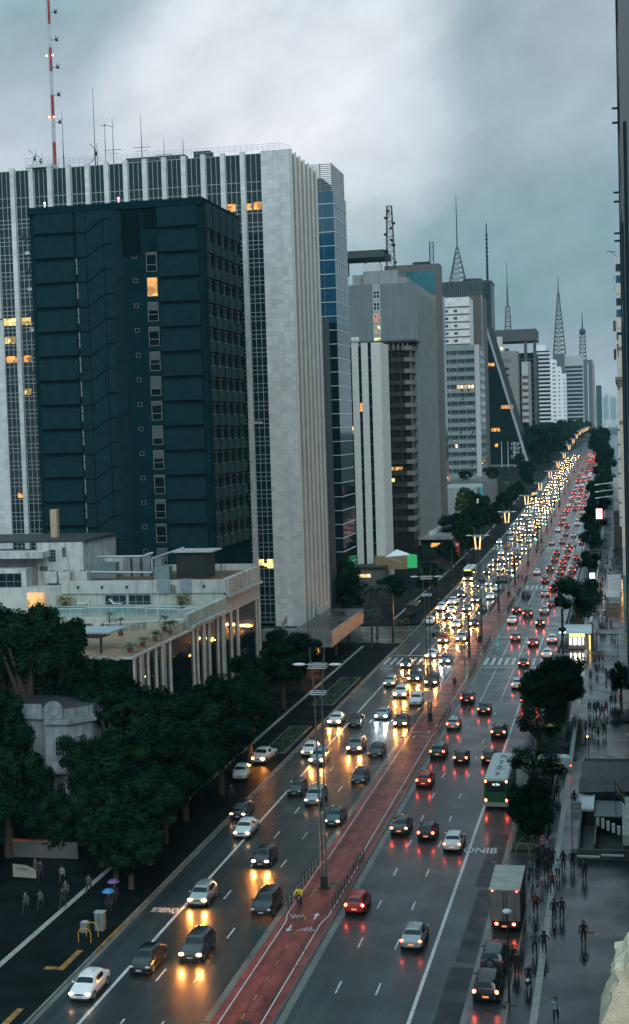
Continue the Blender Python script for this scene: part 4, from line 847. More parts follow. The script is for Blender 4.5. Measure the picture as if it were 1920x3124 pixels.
for x0, z in ((-67.9, 38.8), (-65.4, 44.6)):
    b = MB(); b.box(x0, x0 + .6, 368.3, 368.39, z, z + 2.2); part('lit_window', b, lit_o if x0 > -66 else lit_y, T)
b = MB(); b.box(-78, -59, 360, 367.5, 0, 4.6); b.box(-78, -58.6, 359.6, 367.5, 4.6, 5.1, 1); part('podium', b, [conc_d, M('hedge_top', (.015, .03, .02), .9)], T)
b = MB(); b.box(-72, -62.5, 359.5, 359.58, 2.4, 3.2); part('lit_lobby', b, MLIT('lit_lobby', (1, .75, .38), 1.6, .5), T)
for x in (-69, -67, -66): 
    b = MB(); b.ball((x, 369.5, 63.2), .7, .3, .7, 10, 6); b.cyl((x, 369.5, 62), (x, 369.5, 63), .1); part('dish', b, stw, T)
t = thing('kiosk_pavilion', 'small ochre pavilion with a white folded roof and green side at the striped tower', 'kiosk', (-57, 369, 0))
b = MB(); b.prism([(-62, 364), (-53.6, 364), (-53.6, 370), (-62, 370)], 4, 7.2); part('wall', b, M('ochre_wall', (.20, .16, .085), .7), t)
b = MB(); b.face([(-59.2, 363.9, 7.2), (-55.2, 363.9, 5.8), (-53.8, 370, 7.4), (-57.2, 370, 8.6)]); b.face([(-59.2, 363.9, 7.1), (-55.2, 363.9, 5.7), (-53.8, 370, 7.3), (-57.2, 370, 8.5)]); part('roof', b, M('fold_white', (.6, .63, .62), .4), t)
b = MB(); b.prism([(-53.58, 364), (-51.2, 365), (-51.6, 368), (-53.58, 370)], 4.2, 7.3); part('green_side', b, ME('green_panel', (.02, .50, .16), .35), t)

# brown balcony tower
T = thing('balcony_tower', 'brown glass tower banded with beige corner balconies under a flat roof', 'building', (-64, 428, 0))
b = MB(); b.box(-76, -60.6, 428, 438, 0, 64.6); part('glass_wall', b, M('brown_glass', (.010, .012, .012), .3, .3, .5, 0, 0, .25), T)
b = MB(); b.box(-76, -58.6, 426.5, 438, 65.6, 66.2); part('roof', b, M('dark_plant', (.03, .04, .04), .7), T)
bm = M('balcony_brown', (.03, .03, .027), .8, .2, 1, 0, 0, .2); bm2 = M('balcony_beige', (.115, .115, .10), .7, .12)
for k in range(17):
    z = 9 + k * 3.38
    b = MB(); b.box(-76, -60.6, 427.5, 427.98, z, z + 1.25); part('spandrel', b, bm, T)
    b = MB(); b.box(-62.2, -60.0, 427.2, 427.49, z, z + 1.3); b.box(-60.59, -59.9, 427.5, 437, z, z + 1.3); part('balcony', b, bm2, T)
for x in (-66, -63.6):
    b = MB(); b.box(x, x + .25, 427.3, 427.49, 8, 65.6); part('mullion', b, bm, T)
for k in range(5): b = MB(); b.box(-67 + k * 1.4, -66.5 + k * 1.4, 427.4, 427.99, 63.4, 65.5); part('bracket', b, bm2, T)
for x0, x1, z, m in ((-67.8, -63.5, 27.4, lit_o), (-68, -66, 24.0, lit_y)):
    b = MB(); b.box(x0, x1, 427.9, 427.99, z, z + 1.0); part('lit_window', b, m, T)

# grey finned slab
T = thing('finned_slab_tower', 'grey slab tower with blank gable, window column and deep side fins', 'building', (-70, 437, 0))
gsl = MBRICK('grey_gable', (.12, .16, .172), (.108, .145, .157), (.085, .115, .122), 1.6, 3.2, .6, .02, .15)
b = MB(); b.box(-84, -60.6, 437, 485, 0, 82.6); part('wall', b, gsl, T)
b = MB(); b.box(-84, -59.9, 436.7, 437, 4, 84.0); part('gable', b, gsl, T)
for k in range(14):
    y = 437.2 + k * 3.6; b = MB(); b.box(-60.59, -59.3, y, y + .5, 6.5, 83.6); part('side_fin', b, M('fin_grey', (.13, .16, .167), .55, .12, .6), T)
b = MB(); b.box(-60.59, -60.4, 437.7, 485, 6.5, 82.6); part('side_glass', b, M('fin_glass', (.018, .024, .027), .4, .2, .5, 0, 0, .2), T)
b = MB(); b.box(-72.7, -70.4, 436.64, 436.69, 30, 83.9); part('window_column', b, M('column_pale', (.26, .29, .29), .6), T)
for k in range(5):
    z = 79.6 - k * 3.55
    win(T, -72.6, -70.5, z, z + 2.4, 436.66, 'y', MLIT('lit_red_room', (.8, .25, .1), .5, 1) if k == 2 else (MLIT('lit_green_room', (.85, .8, .35), 1.0, .9) if k > 2 else glass_d), whitef, (1, 1), .03, .14)
b = MB(); b.box(-64, -50, 436, 489, 5.8, 6.7); part('canopy', b, M('canopy_concrete', (.20, .215, .22), .5), T)
b = MB(); b.box(-60, -51, 438, 487, .15, 5.8); part('shopfront', b, glass_d, T)
b = MB(); b.box(-57, -52, 437.6, 437.9, 3.4, 4.6); part('lit_shop', b, lit_o, T)
for y in (441, 447, 455, 463): b = MB(); b.box(-58, -56.6, y, y + 1.2, 6.7, 8.0); part('air_conditioner', b, acm, T)

T = thing('helipad_tower', 'concrete tower with rooftop helipad and lattice mast behind the finned slab', 'building', (-76, 490, 0))
b = MB(); b.box(-88, -72.4, 488, 505, 0, 92.5); b.box(-84.0, -72.2, 486, 488, 80, 93.4); part('wall', b, M('grey_concrete', (.20, .225, .225), .6, .12, .5, streak=.4), T)
b = MB(); b.box(-72.4, -69.5, 489, 504, 80, 91); part('side_wing', b, M('grey_concrete', (.20, .225, .225), .6), T)
win(T, -71.9, -70.4, 84, 89.5, 489, 'y', glass_d, whitef, (1, 2), .03, .12)
b = MB(); b.box(-92, -76.8, 487, 503, 98.2, 100.6); part('helipad', b, M('helipad_dark', (.02, .04, .045), .6), T)
for x in (-90, -84, -79): b = MB(); b.cyl((x, 492, 92.5), (x, 492, 98.2), .3); part('helipad_leg', b, conc_d, T)
b = MB(); b.box(-84, -78, 487, 490, 93.4, 96); part('plant_room', b, acm, T)
for lab, x, y, z0, h, wb, wt, n, r in (('stout dark lattice mast hung with drum antennas on the helipad tower', -75.0, 490, 92.4, 23, 1.5, .8, 9, .16), ('small square lattice frame on the brown glass topped block', -64.7, 520, 98.8, 7.5, .7, .7, 4, .1), ('slender pyramid lattice mast on the dark curved tower', -110.4, 1035, 142, 25, 5.7, .6, 7, .36)):
    t = thing('lattice_mast', lab, 'antenna', (x, y, z0)); b = MB(); lattice(b, (0, 0, 0), (0, 0, h), wb, wt, n, r); part('frame', b, steel_d, t, True)
    if x == -75.0:
        for k in range(10): b = MB(); a = k * 1.9; b.cyl((1.0 * math.cos(a), math.sin(a), 4 + k * 1.9), (2.0 * math.cos(a), 2 * math.sin(a), 4 + k * 1.9), .5, .5, 8); part('drum', b, steel_d, t, True)
    if y == 1035: b = MB(); b.cyl((0, 0, h), (0, 0, h + 37), .45, .2, 6); [b.tube([(-1, 0, h + 6 + k * 5), (1, 0, h + 6 + k * 5)], .2, 4) for k in range(5)]; part('rod', b, steel_d, t, True)
T = thing('brown_block', 'brown concrete block with teal glass top floor behind the finned slab', 'building', (-72, 520, 0))
b = MB(); b.box(-82, -62.2, 520, 529, 0, 98.6); part('wall', b, M('brown_concrete', (.09, .088, .085), .65, .15, .6), T)
b = MB(); b.box(-74, -63.7, 519.9, 520, 88.5, 96.2); b.box(-79.5, -76, 519.9, 520, 88.5, 96); part('glass_band', b, MGLASS('teal_glass', (.03, .13, .16), .06, .6), T)
b = MB(); b.box(-66, -62.4, 529, 537, 20, 88); part('side_glass', b, MGLASS('teal_glass2', (.012, .05, .055), .08, .4), T)
b = MB(); b.box(-72, -66, 523, 530, 98.6, 99.8); part('plant_room', b, steel_d, T)

# grey banded office
T = thing('banded_office_tower', 'grey office tower with dark window bands and tiled edge strip', 'building', (-72, 677, 0))
ofg = M('office_grey', (.18, .215, .22), .6, .14, .5, streak=.3)
b = MB(); b.box(-81, -63.3, 677, 705, 0, 77.8); part('wall', b, ofg, T)
b = MB(); b.box(-65.3, -63.2, 676.7, 677, 16, 77.8); part('edge_strip', b, MBRICK('edge_tile', (.40, .42, .41), (.36, .38, .375), (.22, .24, .24), .9, 1.0, .5, .03, .1), T)
for k in range(15):
    z = 73.2 - k * 3.95
    win(T, -80.9, -65.6, z, z + 2.2, 677, 'y', glass_d, M('dim_frame', (.16, .21, .21), .5), (12, 0), .04, .1, 'window', [z + .55])
    b = MB(); b.box(-63.3, -63.15, 679, 703, z, z + 2.0); part('side_window', b, glass_d, T)
for x in (-77.3, -73.6, -69.8):
    b = MB(); b.box(x, x + .2, 676.85, 677, 16, 76); part('pilaster', b, ofg, T)
for x0, x1, k in ((-74, -71, 4), (-70.5, -69, 4), (-68.5, -66, 4), (-75.5, -74.3, 11)):
    z = 73.2 - k * 3.95; b = MB(); b.box(x0, x1, 676.86, 676.93, z + .2, z + 1.8); part('lit_window', b, MLIT('lit_warm', (1, .72, .4), 1.4, .8), T)
for k in range(26):
    b = MB(); x = RND.uniform(-80, -67); z = 72.4 - RND.randint(1, 14) * 3.95; b.box(x, x + .8, 676.4, 676.9, z, z + .6); part('air_conditioner', b, acm if k % 3 else blackm, T)
b = MB(); b.box(-86, -56, 655, 676, 0, 15.0); part('podium', b, M('podium_stone', (.09, .10, .10), .6), T)
t = thing('white_apartment_block', 'stained white apartment block with dark balcony slabs above the grey office', 'building', (-80, 730, 0))
wa = M('stained_white', (.58, .60, .59), .7, .15, .4, streak=.55)
b = MB(); b.box(-87, -72.6, 730, 750, 0, 104.8); part('wall', b, wa, t)
for k in range(6):
    z = 81.2 + k * 3.75
    b = MB(); b.box(-87.2, -72.2, 729.4, 730, z, z + .3); part('balcony_slab', b, M('slab_dark', (.07, .075, .075), .7), t)
    if k < 5:
        for x0, x1 in ((-85.9, -83.2), (-80.5, -78.6)): win(t, x0, x1, z + 1.2, z + 2.5, 730, 'y', glass_d if (k + int(x0)) % 3 else cur, M('dim_frame', (.16, .21, .21), .5), (1, 0), .04, .1)
t = thing('brown_slab_tower', 'blank brown slab tower between the white block and the dark curved tower', 'building', (-73, 760, 0))
b = MB(); b.box(-77, -69.0, 760, 790, 0, 108); part('wall', b, MBRICK('brown_slab', (.085, .078, .074), (.075, .07, .067), (.05, .05, .05), 1.6, 1.6, .7, .03, .1), t)
b = MB(); b.box(-69.3, -68.7, 759.6, 760, 40, 108); part('edge_rib', b, ofg, t)
T = thing('dark_curved_tower', 'dark ribbed tower with a rounded end carrying two masts', 'building', (-105, 1030, 0))
pl = [(-128, 1030), (-94, 1030)] + corner(-94, 1037, 7, -90, 0, 6) + [(-87, 1062), (-128, 1062)]
b = MB(); b.prism(pl, 0, 141); part('glass_wall', b, M('teal_black', (.010, .03, .035), .35, .2, .3, 0, 0, .25), T)
for k in range(26):
    x = -126 + k * 1.31; b = MB(); b.box(x, x + .25, 1029.6, 1030, 60, 142); part('rib', b, M('rib_grey', (.13, .16, .165), .5), T)
b = MB(); b.prism([(x + .3, y + .5) for x, y in pl], 141, 142.6); b.cyl((-101, 1045, 142.6), (-101, 1045, 145), 7, 7, 20); part('roof', b, M('dark_plant', (.03, .04, .04), .7), T)
t = thing('rod_mast', 'tall thin stepped mast at the rounded end of the dark tower', 'antenna', (-89.5, 1036, 142)); b = MB(); b.cyl((0, 0, 0), (0, 0, 41), .9, .4, 6); [b.box(-.9, .9, -.4, .4, 2 + k * 3, 3.4 + k * 3) for k in range(11)]; part('rod', b, steel_d, t, True)

# pyramid-profile tower
T = thing('sloping_front_tower', 'black glass tower with a sloping pale front edge and four lines of lettering', 'building', (-72, 940, 13))
z0, z1 = 14.6, 107.0
def sx(z): return -58.4 + (z - z0) / (z1 - z0) * (-84.3 + 58.4)
b = MB(); b.face([(-92, 940, z0), (sx(z0), 940, z0), (sx(z1), 940, z1), (-92, 940, z1)]); b.face([(sx(z0), 940, z0), (sx(z0), 1010, z0), (sx(z1), 1010, z1), (sx(z1), 940, z1)]); b.face([(-92, 940, z1), (sx(z1), 940, z1), (sx(z1), 1010, z1), (-92, 1010, z1)]); b.face([(-92, 1010, z0), (-92, 1010, z1), (sx(z1), 1010, z1), (sx(z0), 1010, z0)]); part('glass_wall', b, matte_k, T)
b = MB()
for (ya, yb) in ((939.2, 939.95),):
    q = [(sx(z0) - .5, ya, z0), (sx(z0) + 1.3, ya, z0), (sx(z1) + .9, ya, z1 + .5), (sx(z1) - .5, ya, z1 + .5)]
    b.face(q); b.face([(x, yb, z) for x, y, z in q][::-1]); [b.face([q[a], (q[a][0], yb, q[a][2]), (q[c][0], yb, q[c][2]), q[c]]) for a, c in ((1, 2), (3, 0))]
part('sloping_frame', b, M('frame_pale', (.22, .25, .26), .5, .1), T)
for x0, x1, z in ((-83.3, -78, 78.2), (-74.5, -66.5, 50.5), (-81, -75.5, 36.0), (-79, -77, 26)):
    b = MB(); b.box(x0, x1, 939.9, 939.985, z, z + 2.1); part('lit_window', b, lit_o, T)
for k, s in enumerate(('FIESP', 'CIESP', 'SESI', 'SENAI')):
    me = text_mesh(s, 2.6, M('letter_grey', (.42, .46, .46), .4), .15); o = part('lettering', me, None, T); o.location = (Vector((-65.8 + k * .15, 939.6, 27.4 - k * 2.7)) - T.location); o.rotation_euler = (R(90), 0, 0)
b = MB(); b.box(-92, -56, 925, 1010, 12.5, 14.5); b.box(-92, -56, 924.5, 925, 12, 13.6); part('plinth', b, M('podium_stone', (.09, .10, .10), .6), T)
for x in (-84, -73, -69, -65, -60):
    t = thing('flagpole', 'white flagpole in the row before the sloping black tower', 'flagpole', (x, 918, gz(918)), group='flagpoles before the sloping tower'); b = MB(); b.cyl((0, 0, 0), (0, 0, 16), .22, .12, 6); part('pole', b, whitef, t, True); b = MB(); b.ball((0, 0, 16.1), .25, .25, .25, 6, 4); part('finial', b, whitef, t, True)

# concrete framed towers beyond
T = thing('framed_concrete_tower', 'dark tower with a huge overhanging concrete roof frame', 'building', (-80, 1150, 0))
fr = M('frame_concrete', (.055, .062, .064), .7, .2, .3)
b = MB(); b.box(-97, -63, 1150, 1185, 0, 96); part('wall', b, matte_k, T)
b = MB(); b.box(-98, -62.4, 1147, 1188, 105.5, 114.6); part('roof_frame', b, fr, T)
for x in (-72, -64.8): b = MB(); b.box(x, x + 2.4, 1148, 1150, 16, 105.5); part('column', b, fr, T)
b = MB(); b.cyl((-86, 1158, 96), (-86, 1158, 100.5), 2.6, 1.4, 14); part('dome', b, M('dome_green', (.03, .10, .08), .5), T)
for k in range(16): b = MB(); b.box(-98, -62.8, 1149.4, 1149.9, 20 + k * 4.7, 21 + k * 4.7); part('floor_band', b, fr, T)
T = thing('grey_lettered_tower', 'grey concrete tower with lettered crown and twin lights on the roof', 'building', (-85, 1120, 0))
b = MB(); b.box(-100, -75.5, 1120, 1142, 0, 96.5); part('wall', b, M('tower_grey2', (.20, .205, .20), .65, .1, .3), T)
for k in range(4): win(T, -89, -82, 82 - k * 5, 84 - k * 5, 1120, 'y', glass_d, None)
b = MB(); [b.box(-91 + k * 1.2, -90.3 + k * 1.2, 1119.8, 1120, 87.5, 90.5) for k in range(9)]; part('fascia_marks', b, M('marks_dark', (.10, .11, .11), .6), T)
b = MB(); b.box(-95, -86, 1124, 1136, 96.5, 99); b.box(-91, -87, 1124, 1128, 99, 108); part('roof_room', b, M('room_pale', (.42, .42, .40), .6), T)
for x in (-93, -87): b = MB(); b.ball((x, 1119.5, 98.8), .7, .7, .7, 8, 5); part('roof_light', b, ME('lamp_warm', (1, .7, .4), 5), T)
T = thing('panelled_tower', 'slim tower of stacked pale panels with brown gaps', 'building', (-70, 1140, 0))
b = MB(); b.box(-74.2, -66.8, 1143, 1149, 0, 89); part('wall', b, M('tower_grey2', (.20, .205, .20), .65), T)
for k in range(14): b = MB(); b.box(-73.6, -69, 1142.6, 1143, 78 - k * 5.2, 80.6 - k * 5.2); part('panel', b, M('panel_pale', (.36, .41, .43), .5), T); b = MB(); b.box(-73.6, -69, 1142.8, 1143, 75.6 - k * 5.2, 77.8 - k * 5.2); part('brown_band', b, M('band_brown', (.10, .05, .04), .6), T)
b = MB(); b.box(-73.6, -69, 1142.6, 1143, 80.6, 88.5); part('panel', b, M('panel_pale', (.36, .41, .43), .5), T)

# white stepped apartments and the last towers
T = thing('white_stepped_apartments', 'tall white apartment tower with rounded balconies stepping down to the avenue', 'building', (-70, 1450, 0))
wap = M('apartment_white', (.66, .70, .72), .6, .06, .2)
b = MB(); b.box(-80, -65.4, 1450, 1480, 0, 109); b.box(-79, -70, 1452, 1476, 109, 118); b.box(-65.4, -60.1, 1452, 1480, 0, 103); b.box(-60.1, -55.5, 1452, 1480, 0, 96); b.box(-55.5, -50.8, 1452, 1480, 0, 88.8); part('wall', b, wap, T)
for k in range(21):
    z = 30 + k * 3.95
    b = MB(); b.box(-79.5, -65.8, 1449.6, 1449.98, z + 1.3, z + 3.0); part('window', b, glass_d, T)
    b = MB(); b.box(-80.4, -65.2, 1447.6, 1449.59, z, z + 1.25); part('balcony', b, wap, T)
    if z < 100:
        for x in (-63.5, -61.9, -57.7, -53): 
            if x > -56 and z > 82 or x > -61 and z > 90: continue
            b = MB(); b.box(x, x + 1.1, 1451.8, 1452, z + 1, z + 2.3); part('window', b, glass_k, T)
T = thing('bank_headquarters', 'grey banded tower beside the tall pointed lattice mast', 'building', (-58, 2000, 0))
b = MB(); b.box(-73, -46.6, 2000, 2040, 0, 131); part('wall', b, M('hq_grey', (.34, .37, .38), .6), T)
for k in range(18): b = MB(); b.box(-70.5, -47.2, 1999.6, 2000, 114 - k * 5.4, 117.2 - k * 5.4); part('window_band', b, glass_d, T)
b = MB(); b.box(-86, -71, 1990, 2010, 16, 134); part('mast_block', b, M('mast_block', (.07, .09, .10), .7), T)
t = thing('pointed_mast', 'tallest pointed lattice mast against the pale horizon', 'antenna', (-77.5, 2000, 134)); b = MB(); lattice(b, (0, 0, 0), (0, 0, 82), 8, 1.0, 14, .75); part('frame', b, steel_d, t, True); b = MB(); b.cyl((0, 0, 80), (0, 0, 106), .9, .3, 6); part('rod', b, steel_d, t, True)
T = thing('dark_slim_tower', 'dark slim tower with one pale vertical line near the avenue vanishing point', 'building', (-49, 2500, 0))
b = MB(); b.box(-58, -42.5, 2500, 2540, 0, 146); part('wall', b, M('slim_dark', (.07, .085, .095), .5), T)
b = MB(); b.box(-50.6, -49.6, 2499, 2500, 40, 140); part('pale_line', b, wap, T)
b = MB(); b.box(-42.5, -39.5, 2500, 2540, 0, 140); part('side_wall', b, M('slim_beige', (.22, .21, .20), .6), T)
t = thing('onion_mast', 'dark lattice mast with a bulging middle behind the slim tower', 'antenna', (-58, 2505, 146)); b = MB(); lattice(b, (0, 0, 0), (0, 0, 45), 5.5, 4, 7, .9); b.ball((0, 0, 48), 5.5, 5.5, 6, 10, 6); b.cyl((0, 0, 50), (0, 0, 80), 1.4, .5, 6); part('frame', b, steel_d, t, True)
t = thing('orange_mast', 'brownish stepped mast rising behind the overhanging roof frame', 'antenna', (-87, 1190, 112)); b = MB(); lattice(b, (0, 0, 0), (0, 0, 24), 2.6, 1.6, 6, .4); b.cyl((0, 0, 24), (0, 0, 42), .9, .5, 6); b.cyl((0, 0, 42), (0, 0, 60), .35, .15, 5); part('frame', b, M('mast_brown', (.09, .06, .055), .7), t, True)
T = thing('far_green_tower', 'far dark green glass tower at the end of the row', 'building', (-43, 3300, 0)); b = MB(); b.box(-49, -37.2, 3300, 3340, 0, 122); part('wall', b, MGLASS('far_green', (.03, .07, .075), .2, .4), T)
for k in range(16): b = MB(); b.box(-49, -37.2, 3299, 3300, 30 + k * 6, 30.8 + k * 6); part('floor_band', b, steel_d, T)
T = thing('far_scalloped_tower', 'far grey tower with scalloped balconies beside the green glass one', 'building', (-53, 3000, 0)); b = MB(); b.box(-56, -47.5, 3000, 3040, 0, 128); part('wall', b, M('far_grey', (.3, .32, .34), .6), T)
for k in range(18): b = MB(); b.ball((-47.5, 3005, 36 + k * 5.2), 2.2, 3, 1.6, 8, 4); part('balcony', b, M('far_grey', (.3, .32, .34), .6), T)
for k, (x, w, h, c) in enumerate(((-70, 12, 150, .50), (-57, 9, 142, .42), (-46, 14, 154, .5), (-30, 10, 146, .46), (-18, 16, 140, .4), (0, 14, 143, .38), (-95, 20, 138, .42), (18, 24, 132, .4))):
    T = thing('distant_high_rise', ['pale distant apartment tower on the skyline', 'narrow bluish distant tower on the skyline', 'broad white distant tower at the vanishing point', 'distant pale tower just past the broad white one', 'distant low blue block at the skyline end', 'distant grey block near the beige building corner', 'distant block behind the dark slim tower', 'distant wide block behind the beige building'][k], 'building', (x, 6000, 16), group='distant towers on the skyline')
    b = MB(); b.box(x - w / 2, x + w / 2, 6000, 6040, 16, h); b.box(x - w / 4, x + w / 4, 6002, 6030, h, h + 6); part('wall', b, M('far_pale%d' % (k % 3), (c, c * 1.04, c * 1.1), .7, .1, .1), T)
    b = MB(); [b.box(x - w / 2 + 1 + j * 2.6, x - w / 2 + 2.2 + j * 2.6, 5999, 6000, 50, h - 4) for j in range(int(w / 2.6))]; part('window_strip', b, M('far_strip', (.2, .26, .3), .5), T)

# tiled kiosk wall and podium by the park
T = thing('tiled_podium', 'pale tiled sloping podium beside the tree shaded side street', 'building', (-62, 600, 0))
b = MB(); b.prism([(-74, 600), (-58.5, 600), (-57, 612), (-60, 640), (-74, 640)], 2, 14.5); part('wall', b, MBRICK('podium_tile', (.28, .31, .305), (.25, .275, .275), (.14, .155, .155), 1.5, 1.5, .5, .05, .15), T)
b = MB(); b.box(-57.2, -56.6, 601, 606, 5, 14.5); part('blue_panel', b, ME('blue_panel', (.02, .30, .42), .25), T)

# ---------------------------------------------------------------- right hand side
T = thing('dark_facade_tower', 'tall dark tower front edge with air conditioner alcoves at the picture edge', 'building', (6, 150, 0))
b = MB(); b.box(.85, 14, 62, 206, .15, 135); part('wall', b, M('facade_dark', (.016, .034, .04), .5, .3, .4), T)
b = MB(); b.box(.55, .85, 200, 206, 4, 135); part('corner_pier', b, M('facade_blue', (.022, .06, .075), .5, .2), T)
for z0, z1 in ((77.5, 84), (66.5, 70.5), (61.0, 65.0), (47.5, 50)):
    b = MB(); b.box(.7, .86, 185, 199, z0 + 5, z1 + 5); p = part('alcove', b, M('alcove_pale', (.36, .42, .42), .6, .2), T)
    b = MB(); b.box(.6, .72, 190, 193, z0 + 6.5, z1 + 3.6); part('air_conditioner', b, blackm, p)
for z in (81.5, 79.6, 70.4, 69.2, 65, 64):
    b = MB(); b.box(-.15, .6, 199, 199.3, z, z + .25); part('bracket', b, steel_d, T)
b = MB(); b.box(.62, .85, 150, 160, 3, 60); b.box(.62, .85, 100, 112, 3, 60); part('pier', b, M('facade_blue', (.022, .06, .075), .5), T)
b = MB(); b.box(.55, .84, 107.5, 124, .2, 2.2); part('pale_base', b, M('pale_base', (.30, .27, .18), .6), T)
t = thing('beige_corner_building', 'beige building corner with a heavy carved cornice and small brackets', 'building', (5, 310, 0))
bg_ = M('beige_stucco', (.46, .43, .34), .7, .14, .5, streak=.5)
b = MB(); b.box(.2, 14, 310, 345, 13.5, 58); part('wall', b, bg_, t)
b = MB(); b.box(.25, 14, 310.1, 345, 7.5, 13.5, 0); part('grey_base', b, M('base_grey', (.32, .35, .34), .6), t)
b = MB(); b.box(.3, 14, 310.2, 345, .15, 7.5); part('green_base', b, M('base_green', (.03, .17, .14), .5), t)
b = MB(); b.box(-.6, 14, 309.2, 346, 48.6, 49.3); b.box(-.35, 14, 309.5, 346, 48.0, 48.6); b.box(-.1, 14, 309.7, 346, 47.3, 48.0); part('cornice', b, M('cornice_brown', (.16, .135, .10), .7, .3), t)
b = MB(); b.box(.05, 14, 309.8, 346, 39.4, 40.1); b.box(.05, 14, 309.8, 346, 55, 55.6); part('string_course', b, M('cornice_brown', (.16, .135, .10), .7), t)
for k in range(11): b = MB(); b.box(-.35, .2, 311 + k * .6, 311.3 + k * .6, 7 + k * 3.1, 7.3 + k * 3.1); part('bracket', b, M('cornice_brown', (.16, .135, .10), .7), t)
t = thing('balcony_block', 'pale block with blue window bays and a projecting roof arm above the beige corner', 'building', (6, 420, 0))
b = MB(); b.box(-.35, 14, 420, 440, 10, 86); part('wall', b, M('block_pale', (.40, .43, .44), .6, .2), t)
for k in range(8): b = MB(); b.box(-.1, 2.2, 419.8, 420, 60 + k * 3.2, 62 + k * 3.2); part('window', b, [glass_b, glass_d, M('window_cream', (.5, .45, .33), .5)][k % 3], t)
for z in (57.5, 65.5): b = MB(); b.box(-1.1, -.4, 419.5, 420.2, z, z + 3); part('shutter', b, blackm, t)
b = MB(); b.tube([(-2.6, 421, 88.2), (0, 421, 87.9)], .1, 5); b.tube([(-1.2, 421, 88), (.2, 421, 86.6)], .08, 5); part('roof_arm', b, steel_d, t)
for z in (78, 81): b = MB(); b.tube([(-.3, 420, z), (-1.0, 419, z - 1)], .06, 4); part('flag_arm', b, steel_d, t)
t = thing('brown_side_building', 'windowless brown side wall with a white framed sign on its roof', 'building', (3, 470, 0))
b = MB(); b.box(-2.2, 12, 455, 640, .15, 12.5); part('wall', b, M('brown_plain', (.13, .10, .085), .7, .1), t)
b = MB(); b.box(-2.4, 0, 520, 524, 12.5, 20); b.box(-.6, 1.6, 512, 515, 12.5, 21); part('sign_frame', b, M('room_pale', (.42, .42, .40), .6), t)
for z in (18.5, 16, 13.8): b = MB(); b.tube([(-2.4, 520, z), (-8, 518, z - .5)], .12, 5); b.ball((-8.2, 518, z - .6), .7, .3, .25, 8, 5); part('lamp_arm', b, whitef, t)
t = thing('glass_awning', 'pinkish lit glass awning over the shop entrance on the wide pavement', 'awning', (-1.5, 318, .15))
b = MB(); b.face([(-3.3, 312, 3.6), (-.1, 312, 3.8), (-.1, 345, 4.2), (-3.3, 345, 4.0)]); b.face([(-3.3, 312, 3.5), (-.1, 312, 3.7), (-.1, 345, 4.1), (-3.3, 345, 3.9)]); part('glass_roof', b, M('awning_glass', (.50, .40, .36), .25, .15, .3), t)
b = MB(); b.box(-3.4, 0, 311.8, 312, 2.7, 3.75); b.box(-3.5, -3.3, 312, 345, 3.4, 4.2); part('fascia', b, M('fascia_pale', (.42, .46, .46), .5), t)
for y in (313, 328, 344): b = MB(); b.cyl((-3.2, y, .15), (-3.2, y, 3.5), .08); part('post', b, steel, t)
b = MB(); b.box(-.15, .15, 314, 342, .6, 3.2); part('lit_shopfront', b, MLIT('lit_shop2', (1, .45, .15), 1.2, .5), t)
t = thing('screen_sign', 'glowing white and pink advertising screen on a post beyond the trees', 'sign', (-6.2, 430, .15))
b = MB(); b.box(-.8, .8, -.2, .2, 11.6, 14.4); part('screen', b, ME('screen_pink', (1, .62, .58), 2.6), t, True); b = MB(); b.cyl((0, 0, 0), (0, 0, 11.6), .16); part('post', b, steel_d, t, True); b = MB(); b.box(-1.0, 1.0, .2, .3, 11.4, 14.6); part('case', b, ME('screen_rim', (.6, .06, .05), .8), t, True)
t = thing('screen_sign', 'small blue white lit screen beside the round dark tree', 'sign', (-7.0, 352, .15)); b = MB(); b.box(-.6, .6, -.2, .2, 2.2, 3.6); part('screen', b, ME('screen_white', (.75, .92, 1), 2.6), t, True); b = MB(); b.box(-.5, .5, -.15, .15, 0, 2.2); part('post', b, blackm, t, True)
# lit news kiosk
t = thing('news_kiosk', 'brightly lit news kiosk with a rounded metal roof beside the signal post', 'kiosk', (-7.8, 257, .15))
b = MB(); b.box(-9.5, -6.1, 256.4, 262.5, .15, 3.0); part('body', b, M('kiosk_grey', (.16, .18, .18), .5), t)
b = MB()
for k in range(9): a, c = R(20 * k), R(20 * (k + 1)); b.face([(-10.2, 259.5 - 3.7 * math.cos(a), 3.0 + 1.0 * math.sin(a)), (-5.4, 259.5 - 3.7 * math.cos(a), 3.0 + 1.0 * math.sin(a)), (-5.4, 259.5 - 3.7 * math.cos(c), 3.0 + 1.0 * math.sin(c)), (-10.2, 259.5 - 3.7 * math.cos(c), 3.0 + 1.0 * math.sin(c))])
part('roof', b, M('kiosk_roof', (.40, .44, .45), .35, .1, 2, .3), t)
b = MB(); b.box(-9.3, -6.6, 256.28, 256.39, 2.3, 2.95); part('lit_ceiling', b, ME('kiosk_yellow', (1.0, .80, .25), 1.1), t)
for x0, x1, s in ((-9.2, -8.95, 6), (-8.5, -8.1, 10), (-7.7, -7.4, 10), (-7.0, -6.85, 6)):
    b = MB(); b.box(x0, x1, 256.28, 256.39, 1.0, 2.1); part('lit_panel', b, ME('kiosk_tube%d' % s, (1.0, .90, .72), s), t)
b = MB(); b.box(-9.3, -6.4, 255.9, 256.27, .3, .9); part('counter', b, M('kiosk_goods', (.22, .16, .12), .6, .5, 12), t)
b = MB(); b.box(-5.9, -5.6, 256.2, 256.6, .15, 2.6); part('side_board', b, ME('board_warm', (1, .6, .15), 1.2), t)
